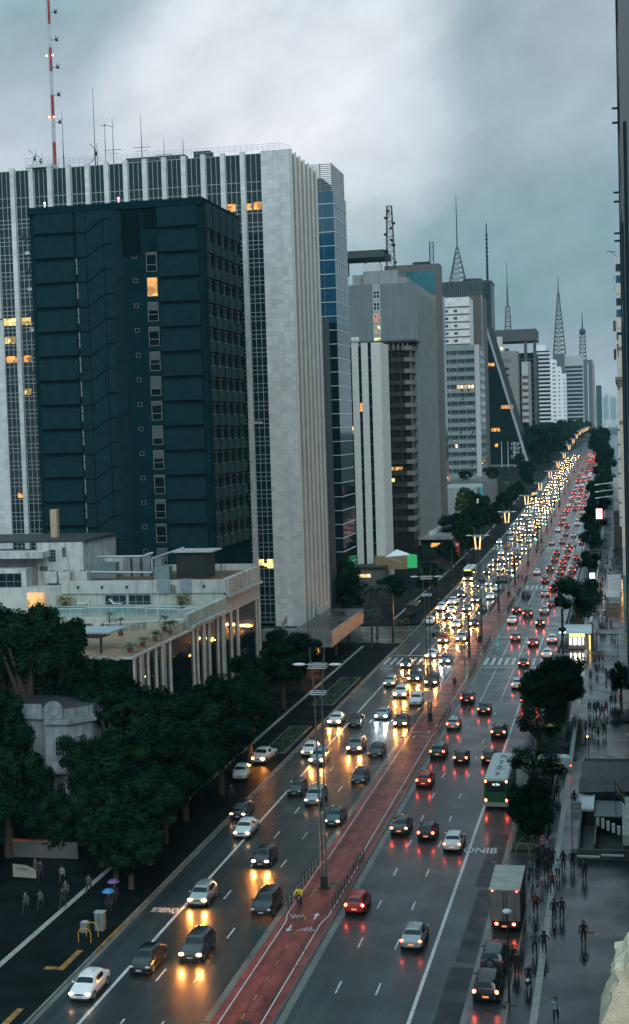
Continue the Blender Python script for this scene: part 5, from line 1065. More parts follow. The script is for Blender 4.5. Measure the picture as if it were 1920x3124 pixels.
t = thing('street_cabinet', 'wide dark wet topped cabinet on the pavement behind the kiosk', 'cabinet', (-2.8, 258, .15)); b = MB(); b.box(-2.0, 2.0, 0, 5.5, 2.3, 2.5); part('roof', b, MWET('wet_roof', (.035, .032, .03)), t, True)
for x in (-1.9, 1.8): b = MB(); b.box(x, x + .12, .1, 5.4, 0, 2.3); part('side', b, steel_d, t, True)
# subway entrance
t = thing('subway_entrance', 'dark metal subway entrance canopy with louvres, glass hatch and stairwell walls', 'subway entrance', (-2.2, 148, .15))
b = MB(); b.box(-4.6, .6, 150, 157.5, 3.0, 3.25); b.face([(-4.7, 146.5, 2.6), (.7, 146.8, 2.75), (.7, 150, 3.26), (-4.7, 150, 3.26)]); b.face([(-4.7, 146.5, 2.45), (.7, 146.8, 2.6), (.7, 150, 3.1), (-4.7, 150, 3.1)]); part('canopy_roof', b, M('canopy_zinc', (.045, .045, .047), .55, .4, .7, .3), t)
for k in range(6): b = MB(); b.box(-4.5, .6, 157.6 + k * .9, 157.75 + k * .9, 1.2, 3.1 - k * .12); part('louvre', b, steel_d, t)
b = MB(); b.box(-4.45, -3.2, 140.9, 146.2, 2.3, 2.4); part('glass_hatch', b, M('hatch_glass', (.35, .44, .46), .1, .2), t)
b = MB(); b.box(-4.55, -4.45, 140.8, 146.3, 2.25, 2.5); b.box(-3.2, -3.1, 140.8, 146.3, 2.25, 2.5); b.box(-4.45, -3.2, 140.7, 140.8, 2.25, 2.5); part('hatch_frame', b, whitef, t)
b = MB(); b.box(-4.5, -4.3, 131.8, 150, .15, 1.15); b.box(.2, .4, 131.8, 150, .15, 1.15); b.box(-4.3, .2, 131.8, 132.0, .15, 1.1); b.box(-3.0, -2.85, 133, 146, .15, 1.25); part('stairwell_wall', b, conc_d, t)
b = MB(); b.box(-4.3, .2, 132.0, 150, .16, .2); part('stairwell_floor', b, M('stair_black', (.006, .008, .009), .7), t)
for k in range(14): b = MB(); b.box(-4.3, -3.05, 134 + k * .6, 134.55 + k * .6, .2, .24 + k * .012); part('stair_tread', b, M('tread', (.05, .058, .06), .5), t)
b = MB(); b.box(-4.4, -2.4, 129.6, 129.75, 1.0, 1.15); b.box(-2.3, -.3, 130.0, 130.15, 1.05, 1.2); part('white_handrail', b, whitef, t)
b = MB(); b.box(-3.1, -.2, 140, 145.8, 1.9, 2.0); b.box(-.4, 0.4, 133, 147, 1.2, 2.2, 1); part('inner_wall', b, [M('inner_grey', (.10, .13, .13), .5), M('edge_white', (.34, .34, .31), .6, .5, 1.5)], t)
for k in range(5): b = MB(); b.box(-2.9 + k * .5, -2.6 + k * .5, 140.2 - k * .5, 140.5 - k * .5, .9 - k * .05, 1.9 - k * .1); part('baluster', b, whitef, t)
t = thing('notice_sign', 'square grey notice sign with pink and dark lines beside the subway entrance', 'sign', (-4.75, 139.6, .15))
b = MB(); b.box(-.5, .5, 0, .06, 1.4, 3.3); part('panel', b, M('notice_grey', (.30, .36, .37), .4), t, True)
b = MB(); [b.box(-.4, .4 - (k % 2) * .1, -.012, -.002, 1.6 + k * .24, 1.68 + k * .24, 0 if k not in (3, 5) else 1) for k in range(7)]; part('text_lines', b, [M('board_text', (.06, .07, .08), .5), M('notice_pink', (.4, .2, .2), .5)], t, True)
b = MB(); b.cyl((-.45, .03, 0), (-.45, .03, 3.3), .04); b.cyl((.45, .03, 0), (.45, .03, 3.3), .04); part('post', b, steel_d, t, True)
def flag(lab, x, y, z, cols, rz=0.0, L_=1.6):
    t = thing('flag', lab, 'flag', (x, y, z), rz)
    b = MB(); b.cyl((0, 0, -3.2), (0, 0, 1.9), .05, .04, 6); part('flagpole', b, steel_d, t, True)
    b = MB(); n_ = 8
    for j in range(len(cols)):
        for k in range(n_):
            def P(u, v): return (-u * L_ * .55, .12 * math.sin(u * 5), 1.75 - v * 1.1 - u * 1.3)
            b.face([P(k / n_, j / len(cols)), P((k + 1) / n_, j / len(cols)), P((k + 1) / n_, (j + 1) / len(cols)), P(k / n_, (j + 1) / len(cols))], j)
    part('cloth', b, [M('flag_%.2f_%.2f_%.2f' % c, c, .7) for c in cols], t, True)
flag('drooping green, yellow and blue flag hanging by the subway entrance', -1.0, 141, 3.4, [(.02, .08, .05), (.35, .28, .02), (.03, .10, .20), (.02, .08, .05)], math.pi)
flag('black and white striped flag with a red corner by the canopy', -55.6, 236, 7.2, [(.35, .04, .04), (.5, .5, .5), (.02, .02, .02), (.5, .5, .5), (.02, .02, .02), (.5, .5, .5)])
flag('striped flag in front of the hotel stone fins', -52.2, 184, 6.2, [(.3, .1, .1), (.4, .4, .42), (.05, .06, .1), (.4, .4, .42)])
# cream ledge of the building the view is taken from
t = thing('stone_ledge', 'rough cream stone cornice ledge close by at the lower corner', 'ledge', (1.2, 16, 30))
b = MB(); rl = random.Random(3)
prof = [(-.30, 34.5), (-.235, 34.98), (-.20, 35.06), (-.165, 35.12), (-.14, 35.2), (-.16, 35.245), (-.105, 35.32), (-.085, 35.37), (-.125, 35.405), (-.115, 35.43), (-.05, 35.455), (-.005, 35.53), (.5, 35.62), (.5, 34.5)]
n_ = len(prof); ys = [12 + .06 * k for k in range(14)]
vs = [[(x + rl.uniform(-.012, .012), y, z + rl.uniform(-.012, .012) - (y - 12) * .05) for x, z in prof] for y in ys]
for k in range(len(ys) - 1):
    for j in range(n_): b.face([vs[k][j], vs[k][(j + 1) % n_], vs[k + 1][(j + 1) % n_], vs[k + 1][j]])
b.face(vs[0][::-1]); b.face(vs[-1])
part('moulding', b, M('cream_stone', (.50, .43, .31), .85, .25, 6, 0, .6), t)
b = MB(); b.box(-.02, .5, 12.2, 12.8, 20, 34.5); part('wall_below', b, M('cream_stone', (.50, .43, .31), .85, .25, 6), t)
# ---------------------------------------------------------------- vehicles
PAINT = {'white': (.62, .64, .65), 'silver': (.30, .335, .35), 'grey': (.13, .15, .16), 'charcoal': (.035, .042, .047), 'black': (.010, .013, .016), 'teal': (.05, .09, .10), 'darkgreen': (.022, .04, .04), 'red': (.34, .018, .018), 'beige': (.30, .27, .21)}
def paint_m(c): return M('car_paint_' + c, PAINT[c], .22, .05, 1.0, .35 if c in ('silver', 'grey', 'teal') else 0.0, 0, .6)
carglass = MGLASS('car_glass', (.008, .015, .018), .08, .4)
tyre = M('tyre_rubber', (.012, .012, .013), .7, .2); rim = M('wheel_rim', (.25, .27, .28), .35, .2, 3, .7); plastic = M('black_plastic', (.012, .013, .014), .5)
HL = {0: M('lamp_clear', (.45, .5, .52), .1, .1), 1: ME('headlight_warm', (1.0, .35, .065), 700), 2: ME('headlight_white', (.80, .92, 1.0), 420), 3: ME('headlight_dim', (1.0, .55, .26), 9)}
TLm = {0: M('lens_red', (.25, .01, .01), .15), 1: ME('tail_red', (1.0, .06, .025), 16), 2: ME('brake_red', (1.0, .10, .04), 24)}
HLF = {0: HL[0], 1: ME('far_headlight_warm', (1.0, .42, .12), 95), 2: ME('far_headlight_white', (1, .75, .5), 60), 3: HL[3]}; TLF = {0: TLm[0], 1: ME('far_tail_red', (1.0, .07, .03), 9), 2: ME('far_brake_red', (1.0, .10, .04), 20)}
plate_m = M('plate_grey', (.35, .37, .37), .5); plate_r = M('plate_red', (.32, .06, .05), .5); plate_lit = ME('plate_lit', (1.0, .35, .12), .55)
# stations: y, z bottom, z belt, z top, half width, roof half width
PROF = {
 's': (4.45, 1.74, [(-2.22, .38, .60, .66, .70, .62), (-2.12, .26, .84, .97, .84, .74), (-1.62, .2, .93, 1.03, .87, .74), (-1.05, .2, .90, 1.45, .87, .61), (-.1, .2, .88, 1.53, .87, .65), (.62, .2, .87, 1.45, .87, .62), (1.2, .2, .90, 1.0, .87, .74), (1.85, .22, .76, .86, .85, .72), (2.12, .26, .64, .70, .78, .64), (2.22, .36, .52, .56, .62, .52)], {(2, 'r'), (5, 'f')}, (3, 4), .64),
 'h': (3.95, 1.70, [(-1.97, .38, .62, .70, .70, .62), (-1.88, .26, .90, 1.02, .84, .70), (-1.45, .2, .92, 1.48, .85, .61), (-.2, .2, .89, 1.57, .85, .64), (.55, .2, .87, 1.49, .85, .62), (1.15, .2, .90, 1.0, .85, .72), (1.65, .22, .78, .88, .83, .70), (1.88, .26, .66, .72, .76, .62), (1.97, .36, .52, .58, .62, .52)], {(1, 'r'), (4, 'f')}, (2, 3), .66),
 'u': (4.45, 1.84, [(-2.22, .44, .74, .84, .76, .68), (-2.14, .32, 1.02, 1.14, .90, .76), (-1.85, .26, 1.08, 1.66, .92, .70), (-.3, .26, 1.04, 1.75, .92, .73), (.6, .26, 1.02, 1.68, .92, .71), (1.2, .26, 1.03, 1.14, .92, .80), (1.85, .28, .92, 1.02, .90, .78), (2.12, .34, .76, .84, .82, .70), (2.22, .44, .62, .68, .70, .58)], {(1, 'r'), (4, 'f')}, (2, 3), .74),
 'p': (5.1, 1.84, [(-2.55, .5, .9, .95, .84, .78), (-2.5, .36, 1.02, 1.03, .9, .84), (-.9, .3, 1.04, 1.05, .92, .84), (-.6, .28, 1.04, 1.66, .92, .70), (.2, .28, 1.04, 1.72, .92, .71), (.7, .28, 1.03, 1.66, .92, .70), (1.4, .28, 1.02, 1.12, .92, .80), (2.15, .3, .92, 1.0, .9, .78), (2.45, .36, .78, .84, .82, .70), (2.55, .44, .62, .68, .70, .58)], {(2, 'r'), (5, 'f')}, (3, 4), .76),
 'v': (4.9, 1.9, [(-2.45, .42, .8, .9, .84, .8), (-2.4, .3, 1.15, 1.85, .92, .84), (-1.6, .26, 1.15, 2.0, .94, .84), (.6, .26, 1.15, 2.0, .94, .84), (1.1, .26, 1.12, 1.9, .94, .8), (1.75, .26, 1.05, 1.15, .93, .8), (2.2, .3, .9, .98, .9, .74), (2.45, .42, .66, .74, .74, .6)], {(4, 'f'), (0, 'r')}, (3,), .72)}
PROF['t'] = PROF['s']
def car_loft(ty, lvl):
    Ln, Wd, st, gl, sides, hz = PROF[ty]
    bm = bmesh.new(); rows = []
    def sec(s):
        y, zb, zl, zt, w, wr = s
        half = [(0, zb), (w * .86, zb), (w, zb + .16), (w * 1.0, zl - .14), (w * .965, zl), (wr, zt - (zt - zl) * .12), (wr * .72, zt), (0, zt + .015)]
        return [(x, y, z) for x, z in half] + [(-x, y, z) for x, z in half[-2:0:-1]]
    for s in st: rows.append([bm.verts.new(p) for p in sec(s)])
    n = len(rows[0]); fr = {}
    for i in range(len(rows) - 1):
        for j in range(n):
            f = bm.faces.new((rows[i][j], rows[i][(j + 1) % n], rows[i + 1][(j + 1) % n], rows[i + 1][j])); fr[(i, j)] = f
    bm.faces.new(rows[0]); bm.faces.new(rows[-1][::-1])
    bm.normal_update(); bmesh.ops.recalc_face_normals(bm, faces=bm.faces[:])
    groups = []
    for i, k in gl: groups.append([fr[(i, j)] for j in (5, 6, 7, 8)])
    for j in (4, 9): groups.append([fr[(i, j)] for i in sides])
    tags = {}
    for gi, g in enumerate(groups):
        bmesh.ops.inset_region(bm, faces=g, thickness=.024, use_even_offset=True)
        for f in g: f.material_index = 1
    me = bpy.data.meshes.new('loft'); bm.to_mesh(me); bm.free()
    for k in range(2): me.materials.append(None)
    me2 = baked(me, [('SUBSURF', dict(levels=lvl, render_levels=lvl))])
    return me2
def split_mesh(me, pred, name, mats):
    """faces of me for which pred(material index, centre) holds"""
    b = MB(); vs = [tuple(v.co) for v in me.vertices]; mp_ = {}
    for p in me.polygons:
        if pred(p.material_index, p.center):
            ids = []
            for v in p.vertices:
                if v not in mp_: mp_[v] = len(b.v); b.v.append(vs[v])
                ids.append(mp_[v])
            b.f.append(tuple(ids)); b.m.append(0)
    return b.mesh(name, mats, smooth=True) if b.f else None
def recolour(me, mat):
    c = me.copy(); c.materials[0] = mat; return c
_near, _far = {}, {}
def lamp_parts(ty, k_=1.0):
    Ln, Wd, st, gl, sides, hz = PROF[ty]; y1 = Ln / 2; w = Wd / 2
    def blk(x, y, z, a, b_, c): m = MB(); m.ball((x, y, z), a * k_, b_, c * k_, 10, 6); return m
    hd = [blk(s * (w - .24), y1 - .14, hz + .02, .19, .12, .085) for s in (-1, 1)]
    tz = hz + .24 if ty in 'hu' else hz + .2
    tl = [blk(s * (w - .16), -y1 + .10, tz, .14, .07, .15 if ty in 'hu' else .10) for s in (-1, 1)]
    return hd, tl
def near_proto(ty):
    if ty in _near: return _near[ty]
    lo = car_loft(ty, 2); Ln, Wd, st, gl, sides, hz = PROF[ty]
    d = dict(body=split_mesh(lo, lambda m, c: m == 0, 'body', [plastic]), wind=split_mesh(lo, lambda m, c: m == 1 and abs(c.x) < .68 and c.y > (.3 if ty != 'v' else .9) and abs(c.x) < .75 * 1 and c.z > .9 and (c.y > st[[i for i, k in gl if k == 'f'][0]][0] - .02), 'windscreen', [carglass]))
    yf = st[[i for i, k in gl if k == 'f'][0]][0]; rr = [i for i, k in gl if k == 'r']; yr = st[rr[0] + 1][0]
    d['wind'] = split_mesh(lo, lambda m, c: m == 1 and c.y > yf and abs(c.x) < .8, 'windscreen', [carglass])
    d['rear'] = split_mesh(lo, lambda m, c: m == 1 and c.y < yr, 'rear_window', [carglass])
    d['sl'] = [split_mesh(lo, lambda m, c, s=s: m == 1 and yr < c.y < yf and c.x * s > 0, 'side_window', [carglass]) for s in (-1, 1)]
    hd, tl = lamp_parts(ty); d['hd'] = [m.mesh('headlight', [HL[0]], smooth=True) for m in hd]; d['tl'] = [m.mesh('tail_light', [TLm[0]], smooth=True) for m in tl]
    w = Wd / 2; wy = Ln / 2 - .82; rr_ = .36 if ty in 'upv' else .315
    d['wh'] = []
    for s in (-1, 1):
        for y in (-wy + .05, wy - .02):
            m = MB(); m.cyl((s * (w - .20), y, rr_), (s * (w + .012), y, rr_), rr_, rr_, 18); t_ = m.mesh('tyre', [tyre], (0, 0, 0))
            m = MB(); m.cyl((s * (w + .0), y, rr_), (s * (w + .026), y, rr_), rr_ * .66, rr_ * .6, 12); r_ = m.mesh('rim', [rim])
            m = MB(); m.cyl((s * (w - .16), y, rr_ + .02), (s * (w + .004), y, rr_ + .02), rr_ + .07, rr_ + .07, 18); a_ = m.mesh('wheel_arch', [plastic]); d['wh'].append((t_, r_, a_))
    d['mi'] = []
    for s in (-1, 1):
        m = MB(); m.ball((s * (w + .07), yf + .22, hz + .38), .11, .07, .075, 8, 5); d['mi'].append(m.mesh('mirror', [plastic], smooth=True))
    m = MB(); m.box(-.22, .22, -Ln / 2 - .012, -Ln / 2 + .05, hz - .14, hz - .02); d['pr'] = m.mesh('number_plate', [plate_m])
    m = MB(); m.box(-.22, .22, Ln / 2 - .05, Ln / 2 + .012, hz - .26, hz - .14); d['pf'] = m.mesh('number_plate', [plate_m])
    m = MB(); m.ball((0, Ln / 2 - .05, hz - .02), .42, .06, .07, 12, 5); d['gr'] = m.mesh('grille', [plastic], smooth=True)
    m = MB(); [m.box(s * (w - .03) - .03, s * (w - .03) + .035, -Ln / 2 + 1.25, Ln / 2 - 1.25, .2, .34) for s in (-1, 1)]; d['sill'] = m.mesh('sill_trim', [plastic])
    m = MB(); m.box(-w + .16, w - .16, Ln / 2 - .16, Ln / 2 - .02, .24, .36); d['bump'] = m.mesh('air_dam', [plastic])
    zt = max(s[3] for s in st)
    m = MB(); m.box(-.28, .28, -.15, .12, zt - .02, zt + .12); d['taxi'] = m.mesh('taxi_sign', [M('taxi_box', (.65, .66, .62), .3)])
    m = MB(); [m.cyl((s * .56, -1.5, zt - .10), (s * .56, .3, zt - .06), .025, n=5) for s in (-1, 1)]; d['rails'] = m.mesh('roof_rail', [rim])
    m = MB(); m.cyl((0, -.9 if ty == 's' else -1.2, zt - .06), (0, -1.1 if ty == 's' else -1.5, zt + .32), .012, n=4); d['ant'] = m.mesh('aerial', [plastic])
    _near[ty] = d; return d
def set0(me, mat, key, cache={}):
    k = (me.name, key)
    if k not in cache: cache[k] = recolour(me, mat)
    return cache[k]
def car_near(nm, lab, cat, x, y, z, rz, ty, col, light, direction, group):
    d = near_proto(ty); t = thing(nm, lab, cat, (x, y, z), rz, group)
    part('body', set0(d['body'], paint_m(col), col), None, t, True)
    part('windscreen', d['wind'], None, t)
    if d['rear']: part('rear_window', d['rear'], None, t)
    for m in d['sl']:
        if m: part('side_window', m, None, t)
    for k, (a, r_, ar) in enumerate(d['wh']):
        w_ = part('wheel', ar, None, t); part('tyre', a, None, w_); part('rim', r_, None, w_)
    hl = light if direction == 'on' else 0; tl = light if direction == 'off' else 0
    for m in d['hd']: part('headlight', set0(m, HL[hl], hl), None, t)
    for m in d['tl']: part('tail_light', set0(m, TLm[tl], tl), None, t)
    for m in d['mi']: part('mirror', set0(m, paint_m(col), col), None, t)
    part('number_plate', set0(d['pr'], plate_lit if tl else plate_m, tl), None, t); part('number_plate', d['pf'], None, t)
    part('grille', d['gr'], None, t); part('sill_trim', d['sill'], None, t); part('air_dam', d['bump'], None, t)
    if cat == 'taxi': part('taxi_sign', d['taxi'], None, t)
    elif ty == 'u': part('roof_rail', d['rails'], None, t)
    else: part('aerial', d['ant'], None, t)
    return t
def car_far(nm, lab, cat, x, y, z, rz, ty, col, light, direction, group, cache={}):
    key = (ty, col, light, direction, cat == 'taxi', y > 330)
    if key not in cache:
        lk = ('lo', ty)
        if lk not in cache: cache[lk] = car_loft(ty, 1)
        lo = cache[lk]; b = MB(); b.v = [tuple(v.co) for v in lo.vertices]; b.f = [tuple(p.vertices) for p in lo.polygons]; b.m = [p.material_index for p in lo.polygons]
        Ln, Wd, st, gl, sides, hz = PROF[ty]; w = Wd / 2
        hd, tl = lamp_parts(ty, .62 if y > 330 else 1.0)
        for ms, mi in ((hd, 3), (tl, 4)):
            for m in ms:
                i = len(b.v); b.v += m.v; b.f += [tuple(i + a for a in f) for f in m.f]; b.m += [mi] * len(m.f)
        for s in (-1, 1):
            for yy in (-Ln / 2 + .87, Ln / 2 - .84): b.cyl((s * (w - .2), yy, .33), (s * (w + .012), yy, .33), .34, .34, 10, 2)
        if cat == 'taxi': zt = max(q[3] for q in st); b.box(-.28, .28, -.15, .12, zt - .02, zt + .12, 0)
        b.box(-.22, .22, -Ln / 2 - .012, -Ln / 2 + .05, hz - .14, hz - .02, 5)
        cache[key] = b.mesh(nm, [paint_m(col), carglass, tyre, (HLF if y > 330 else HL)[light if direction == 'on' else 0], (TLF if y > 330 else TLm)[light if direction == 'off' else 0], plate_lit if direction == 'off' and light else plate_m], smooth=True)
    o = bpy.data.objects.new(nm, cache[key]); C.objects.link(o); o.location = (x, y, z); o.rotation_euler = (0, 0, rz)
    return tag(o, lab, cat, group)
KN = {'s': 'sedan', 'h': 'hatchback', 'u': 'suv', 't': 'taxi', 'p': 'pickup', 'v': 'van'}
CN = {'white': 'white', 'silver': 'silver', 'grey': 'grey', 'charcoal': 'charcoal', 'black': 'black', 'teal': 'dark teal', 'darkgreen': 'dark green', 'red': 'red', 'beige': 'beige'}
ON = [[-38.2,94.2,'t','white',3], [-35.6,99.7,'s','black',0], [-32.5,102.4,'u','charcoal',1], [-35.7,115,'h','silver',1], [-29.6,113,'u','black',0], [-33,126.3,'h','black',1], [-37.2,135.3,'s','white',3], [-39.4,142.1,'s','black',3], [-35.6,151.9,'h','darkgreen',0], [-32.7,147.9,'u','silver',3], [-29.1,140.4,'s','teal',3], [-29.5,157.4,'h','black',0], [-38.2,170.9,'t','white',3], [-36.1,166.3,'u','silver',1], [-32.8,173,'u','grey',1], [-29.8,170.6,'s','black',0], [-38.5,189.3,'t','white',1], [-35.6,188.2,'s','black',0], [-32.7,193.2,'s','silver',2], [-29.4,188.6,'s','black',1], [-32.5,209,'u','white',1], [-29.4,203.2,'u','white',0], [-35.6,218.6,'h','silver',3], [-32.4,222.6,'u','black',1], [-29.2,219.3,'u','black',1], [-35.5,235.9,'s','black',1], [-32.6,245.5,'t','white',1], [-29.5,240,'s','grey',2], [-32.6,263.4,'h','red',1], [-29.4,265,'u','silver',1], [-35.2,274.1,'s','charcoal',0], [-32.5,283.7,'s','white',1], [-29,285.5,'s','black',1], [-38.4,288.7,'h','white',0], [-35.5,294.5,'s','black',1], [-35.9,305.8,'s','white',1], [-32.9,308.9,'s','teal',1], [-29.5,307.7,'s','black',0], [-38.7,310,'u','white',1], [-37.4,320.3,'u','white',1], [-36.9,334.9,'s','black',2], [-32.6,324.8,'h','charcoal',1], [-29.7,330.8,'s','white',2], [-32.4,357.7,'s','silver',1], [-35.5,368.3,'u','black',0], [-35.4,353.6,'s','grey',1], [-29.7,346.3,'s','white',0], [-29.6,364.8,'u','black',0], [-29.7,390.4,'s','silver',1], [-32.6,394.2,'s','silver',1], [-35.7,387.6,'s','black',1], [-36.1,406.6,'s','silver',1], [-33,407.7,'h','black',1], [-29.7,408.8,'s','red',1], [-36,419.8,'u','charcoal',1], [-33,422.5,'s','silver',1], [-30,428.3,'h','black',1], [-36,440.3,'s','white',1], [-33.1,438.3,'s','silver',1], [-29.8,452.8,'s','silver',1], [-36,459.3,'h','red',0], [-39.5,477.4,'t','white',2], [-36.5,487.7,'h','white',1], [-33.1,483.1,'s','silver',1], [-30,481.1,'h','white',1], [-30,502.8,'s','black',1], [-33.2,503.3,'h','grey',1], [-38.6,510.9,'s','white',0], [-39.2,533.7,'s','white',0], [-35.3,525.3,'s','white',2], [-36.1,543.8,'s','silver',1], [-32.6,535.1,'s','white',1], [-33,550.2,'u','silver',1], [-29.8,531.3,'h','black',1], [-36.2,557.5,'h','black',0], [-36.3,583.6,'s','silver',1], [-36.1,598.2,'h','white',0], [-32.7,587.8,'s','silver',1], [-30.1,558.2,'s','grey',1]]
OFF = [[-22.1,114.6,'h','red',1], [-16.3,107.1,'s','silver',1], [-21.9,137.9,'s','charcoal',2], [-19,136.3,'h','black',1], [-16.1,133,'s','white',1], [-22,156.9,'h','red',1], [-22.2,170.9,'u','teal',1], [-19.1,168.2,'h','black',1], [-15.8,168.5,'h','black',1], [-22.2,187.5,'h','silver',1], [-22.2,205.3,'u','black',1], [-19.1,198,'s','black',1], [-15.8,182.5,'u','black',2], [-15.8,217.2,'s','white',1], [-16.1,237.1,'s','charcoal',2], [-12.8,246.5,'t','white',1], [-12.7,263.4,'t','white',1], [-15.9,259.5,'s','red',2], [-19.5,265.8,'h','grey',1], [-16,285.5,'h','black',2], [-21.8,289.4,'s','white',1], [-19.3,299.1,'u','black',1], [-22,305.4,'h','black',1], [-16.1,304.1,'u','silver',1], [-15.2,316,'s','charcoal',1], [-17.5,335.2,'h','silver',1], [-16.1,346.8,'h','black',2], [-21.8,332.9,'u','black',0], [-18.9,364,'h','black',1], [-15.7,365.2,'h','black',1], [-22.1,384.7,'s','white',1], [-19,392.8,'u','black',2], [-16,384.4,'s','charcoal',2], [-16,400.5,'h','black',1], [-16.2,411.7,'h','red',1], [-12.7,400.7,'s','black',1], [-12.9,387.8,'u','red',2], [-19,419.1,'h','black',1], [-15.7,428.2,'s','red',2], [-19.1,438.2,'h','black',1], [-16.2,448.6,'s','charcoal',2], [-12.8,423.3,'s','red',1], [-16,459.1,'h','charcoal',2], [-22.1,471.7,'s','silver',1], [-18.9,475.5,'s','grey',1], [-15,465.5,'s','silver',0], [-12.6,472.2,'h','black',2], [-18.8,504.9,'s','grey',1], [-16,499.2,'s','silver',1], [-22.1,519.2,'s','white',1], [-19.4,534.9,'h','charcoal',1], [-21.9,545.6,'s','red',2], [-21.7,566.2,'s','silver',1], [-16,559.1,'s','silver',1], [-15.9,541.5,'s','white',1], [-15.3,591.2,'s','silver',1], [-22.5,584.2,'h','charcoal',1], [-21.8,596.7,'h','black',2], [-21.7,607.2,'h','red',1], [-21.7,635.3,'s','charcoal',1], [-18.8,623.1,'h','black',1], [-21.4,656.4,'u','charcoal',1], [-16.1,622.4,'h','beige',1], [-21.7,676.6,'s','red',2], [-21.6,694,'s','red',2], [-18.2,692,'h','red',2]]
def lane_of(x, dr):
    if dr == 'on': return min((('bus', -38.5), ('outer', -35.6), ('middle', -32.6), ('inner', -29.5)), key=lambda q: abs(q[1] - x))[0]
    return min((('inner', -22.0), ('middle', -19.0), ('outer', -16.0), ('bus', -12.8)), key=lambda q: abs(q[1] - x))[0]
frng = random.Random(11)
def fill(lst, lanes, y0, y1, gap, cols, lights, cap):
    for lx in lanes:
        y = y0 + frng.uniform(0, gap[0])
        while y < y1 and len(lst) < cap:
            if all(abs(c[0] - lx) > 2 or abs(c[1] - y) > 6.5 for c in lst): lst.append([lx + frng.uniform(-.35, .35), round(y, 1), frng.choice('sssshhhut'), frng.choice(cols), frng.choice(lights)])
            y += frng.uniform(*gap) * (1 + max(0, y - 600) / 900)
fill(ON, (-29.6, -32.7, -35.7, -38.6), 505, 1080, (11, 22), ['white', 'silver', 'silver', 'grey', 'charcoal', 'black', 'white', 'red'], (1, 1, 1, 2, 1), 165)
fill(OFF, (-22, -18.9, -16, -12.9), 600, 1080, (13, 26), ['white', 'silver', 'grey', 'charcoal', 'black', 'black', 'red'], (1, 1, 2, 1), 125)
fill(OFF, (-12.9, -16), 560, 1000, (14, 24), ['white', 'silver', 'grey', 'black', 'red'], (1, 2), 132)
DN = {'on': 'oncoming', 'off': 'receding'}
ln_name = {('on', 'bus'): 'kerbside oncoming lane', ('on', 'outer'): 'outer oncoming lane', ('on', 'middle'): 'middle oncoming lane', ('on', 'inner'): 'oncoming lane along the cycle path', ('off', 'inner'): 'receding lane along the cycle path', ('off', 'middle'): 'middle receding lane', ('off', 'outer'): 'outer receding lane', ('off', 'bus'): 'receding bus lane'}
LANDM = [(0, 'well before first crossing'), (170, 'nearing first crossing'), (232, 'on first crossing'), (251, 'in the junction'), (300, 'between junction and second crossing'), (346, 'on second crossing'), (365, 'past second crossing'), (455, 'on third crossing'), (470, 'past third crossing')]
ORD = ['first', 'second', 'third', 'fourth', 'fifth', 'sixth', 'seventh', 'eighth', 'ninth', 'tenth', 'eleventh', 'twelfth', 'thirteenth', 'fourteenth']
LS = {('on', 0): 'unlit', ('on', 1): 'amber lit', ('on', 2): 'dazzling white lit', ('on', 3): 'dimly lit', ('off', 0): 'unlit', ('off', 1): 'red lit', ('off', 2): 'braking'}
ALL = []
for dr, lst in (('on', ON), ('off', OFF)):
    for c in lst: ALL.append([dr] + c + [lane_of(c[0], dr)])
# keep a car length between neighbours of a lane
for dr in ('on', 'off'):
    for ln in ('bus', 'outer', 'middle', 'inner'):
        q = sorted([c for c in ALL if c[0] == dr and c[6] == ln], key=lambda c: c[2])
        for a, c in zip(q[:-1], q[1:]):
            if c[2] - a[2] < 5.2 and abs(c[1] - a[1]) < 1.9: c[2] = a[2] + 5.2
def mark(y):
    r = LANDM[0][1]
    for a, s in LANDM:
        if y >= a: r = s
    return r
def base_label(c):
    return '%s %s %s, %s, %s' % (LS[(c[0], c[5])], CN[c[4]], KN[c[3]], ln_name[(c[0], c[6])], mark(c[2]))
buckets = {}
for c in ALL: buckets.setdefault(base_label(c), []).append(c)
labels = {}
for bl, cs in buckets.items():
    cs.sort(key=lambda c: c[2])
    for k, c in enumerate(cs):
        if c[2] > 640: labels[id(c)] = 'tiny %s %s %s far past third crossing, %s' % (LS[(c[0], c[5])], CN[c[4]], KN[c[3]], ln_name[(c[0], c[6])])
        elif len(cs) == 1: labels[id(c)] = bl
        else: labels[id(c)] = '%s such %s' % (ORD[min(k, 13)], bl)
for c in ALL:
    dr, x, y, ty, col, li, ln = c; Ln = PROF[ty][0]; lab = labels[id(c)]; cat = 'taxi' if ty == 't' else 'car'
    rz = math.pi if dr == 'on' else 0.0; yc = y + Ln / 2; z = gz(yc)
    grp = 'oncoming cars with lit headlights' if dr == 'on' else 'cars driving away with red tail lights'
    if y > 640: grp = 'far queue of cars: ' + lab[:50]
    rz += frng.uniform(-.012, .012)
    nm = {'s': 'sedan_car', 'h': 'hatchback_car', 'u': 'suv_car', 't': 'taxi_car', 'p': 'pickup_truck'}[ty]
    (car_near if y < 275 else car_far)(nm, lab, cat, x, yc, z, rz, ty, col, li, dr, grp)
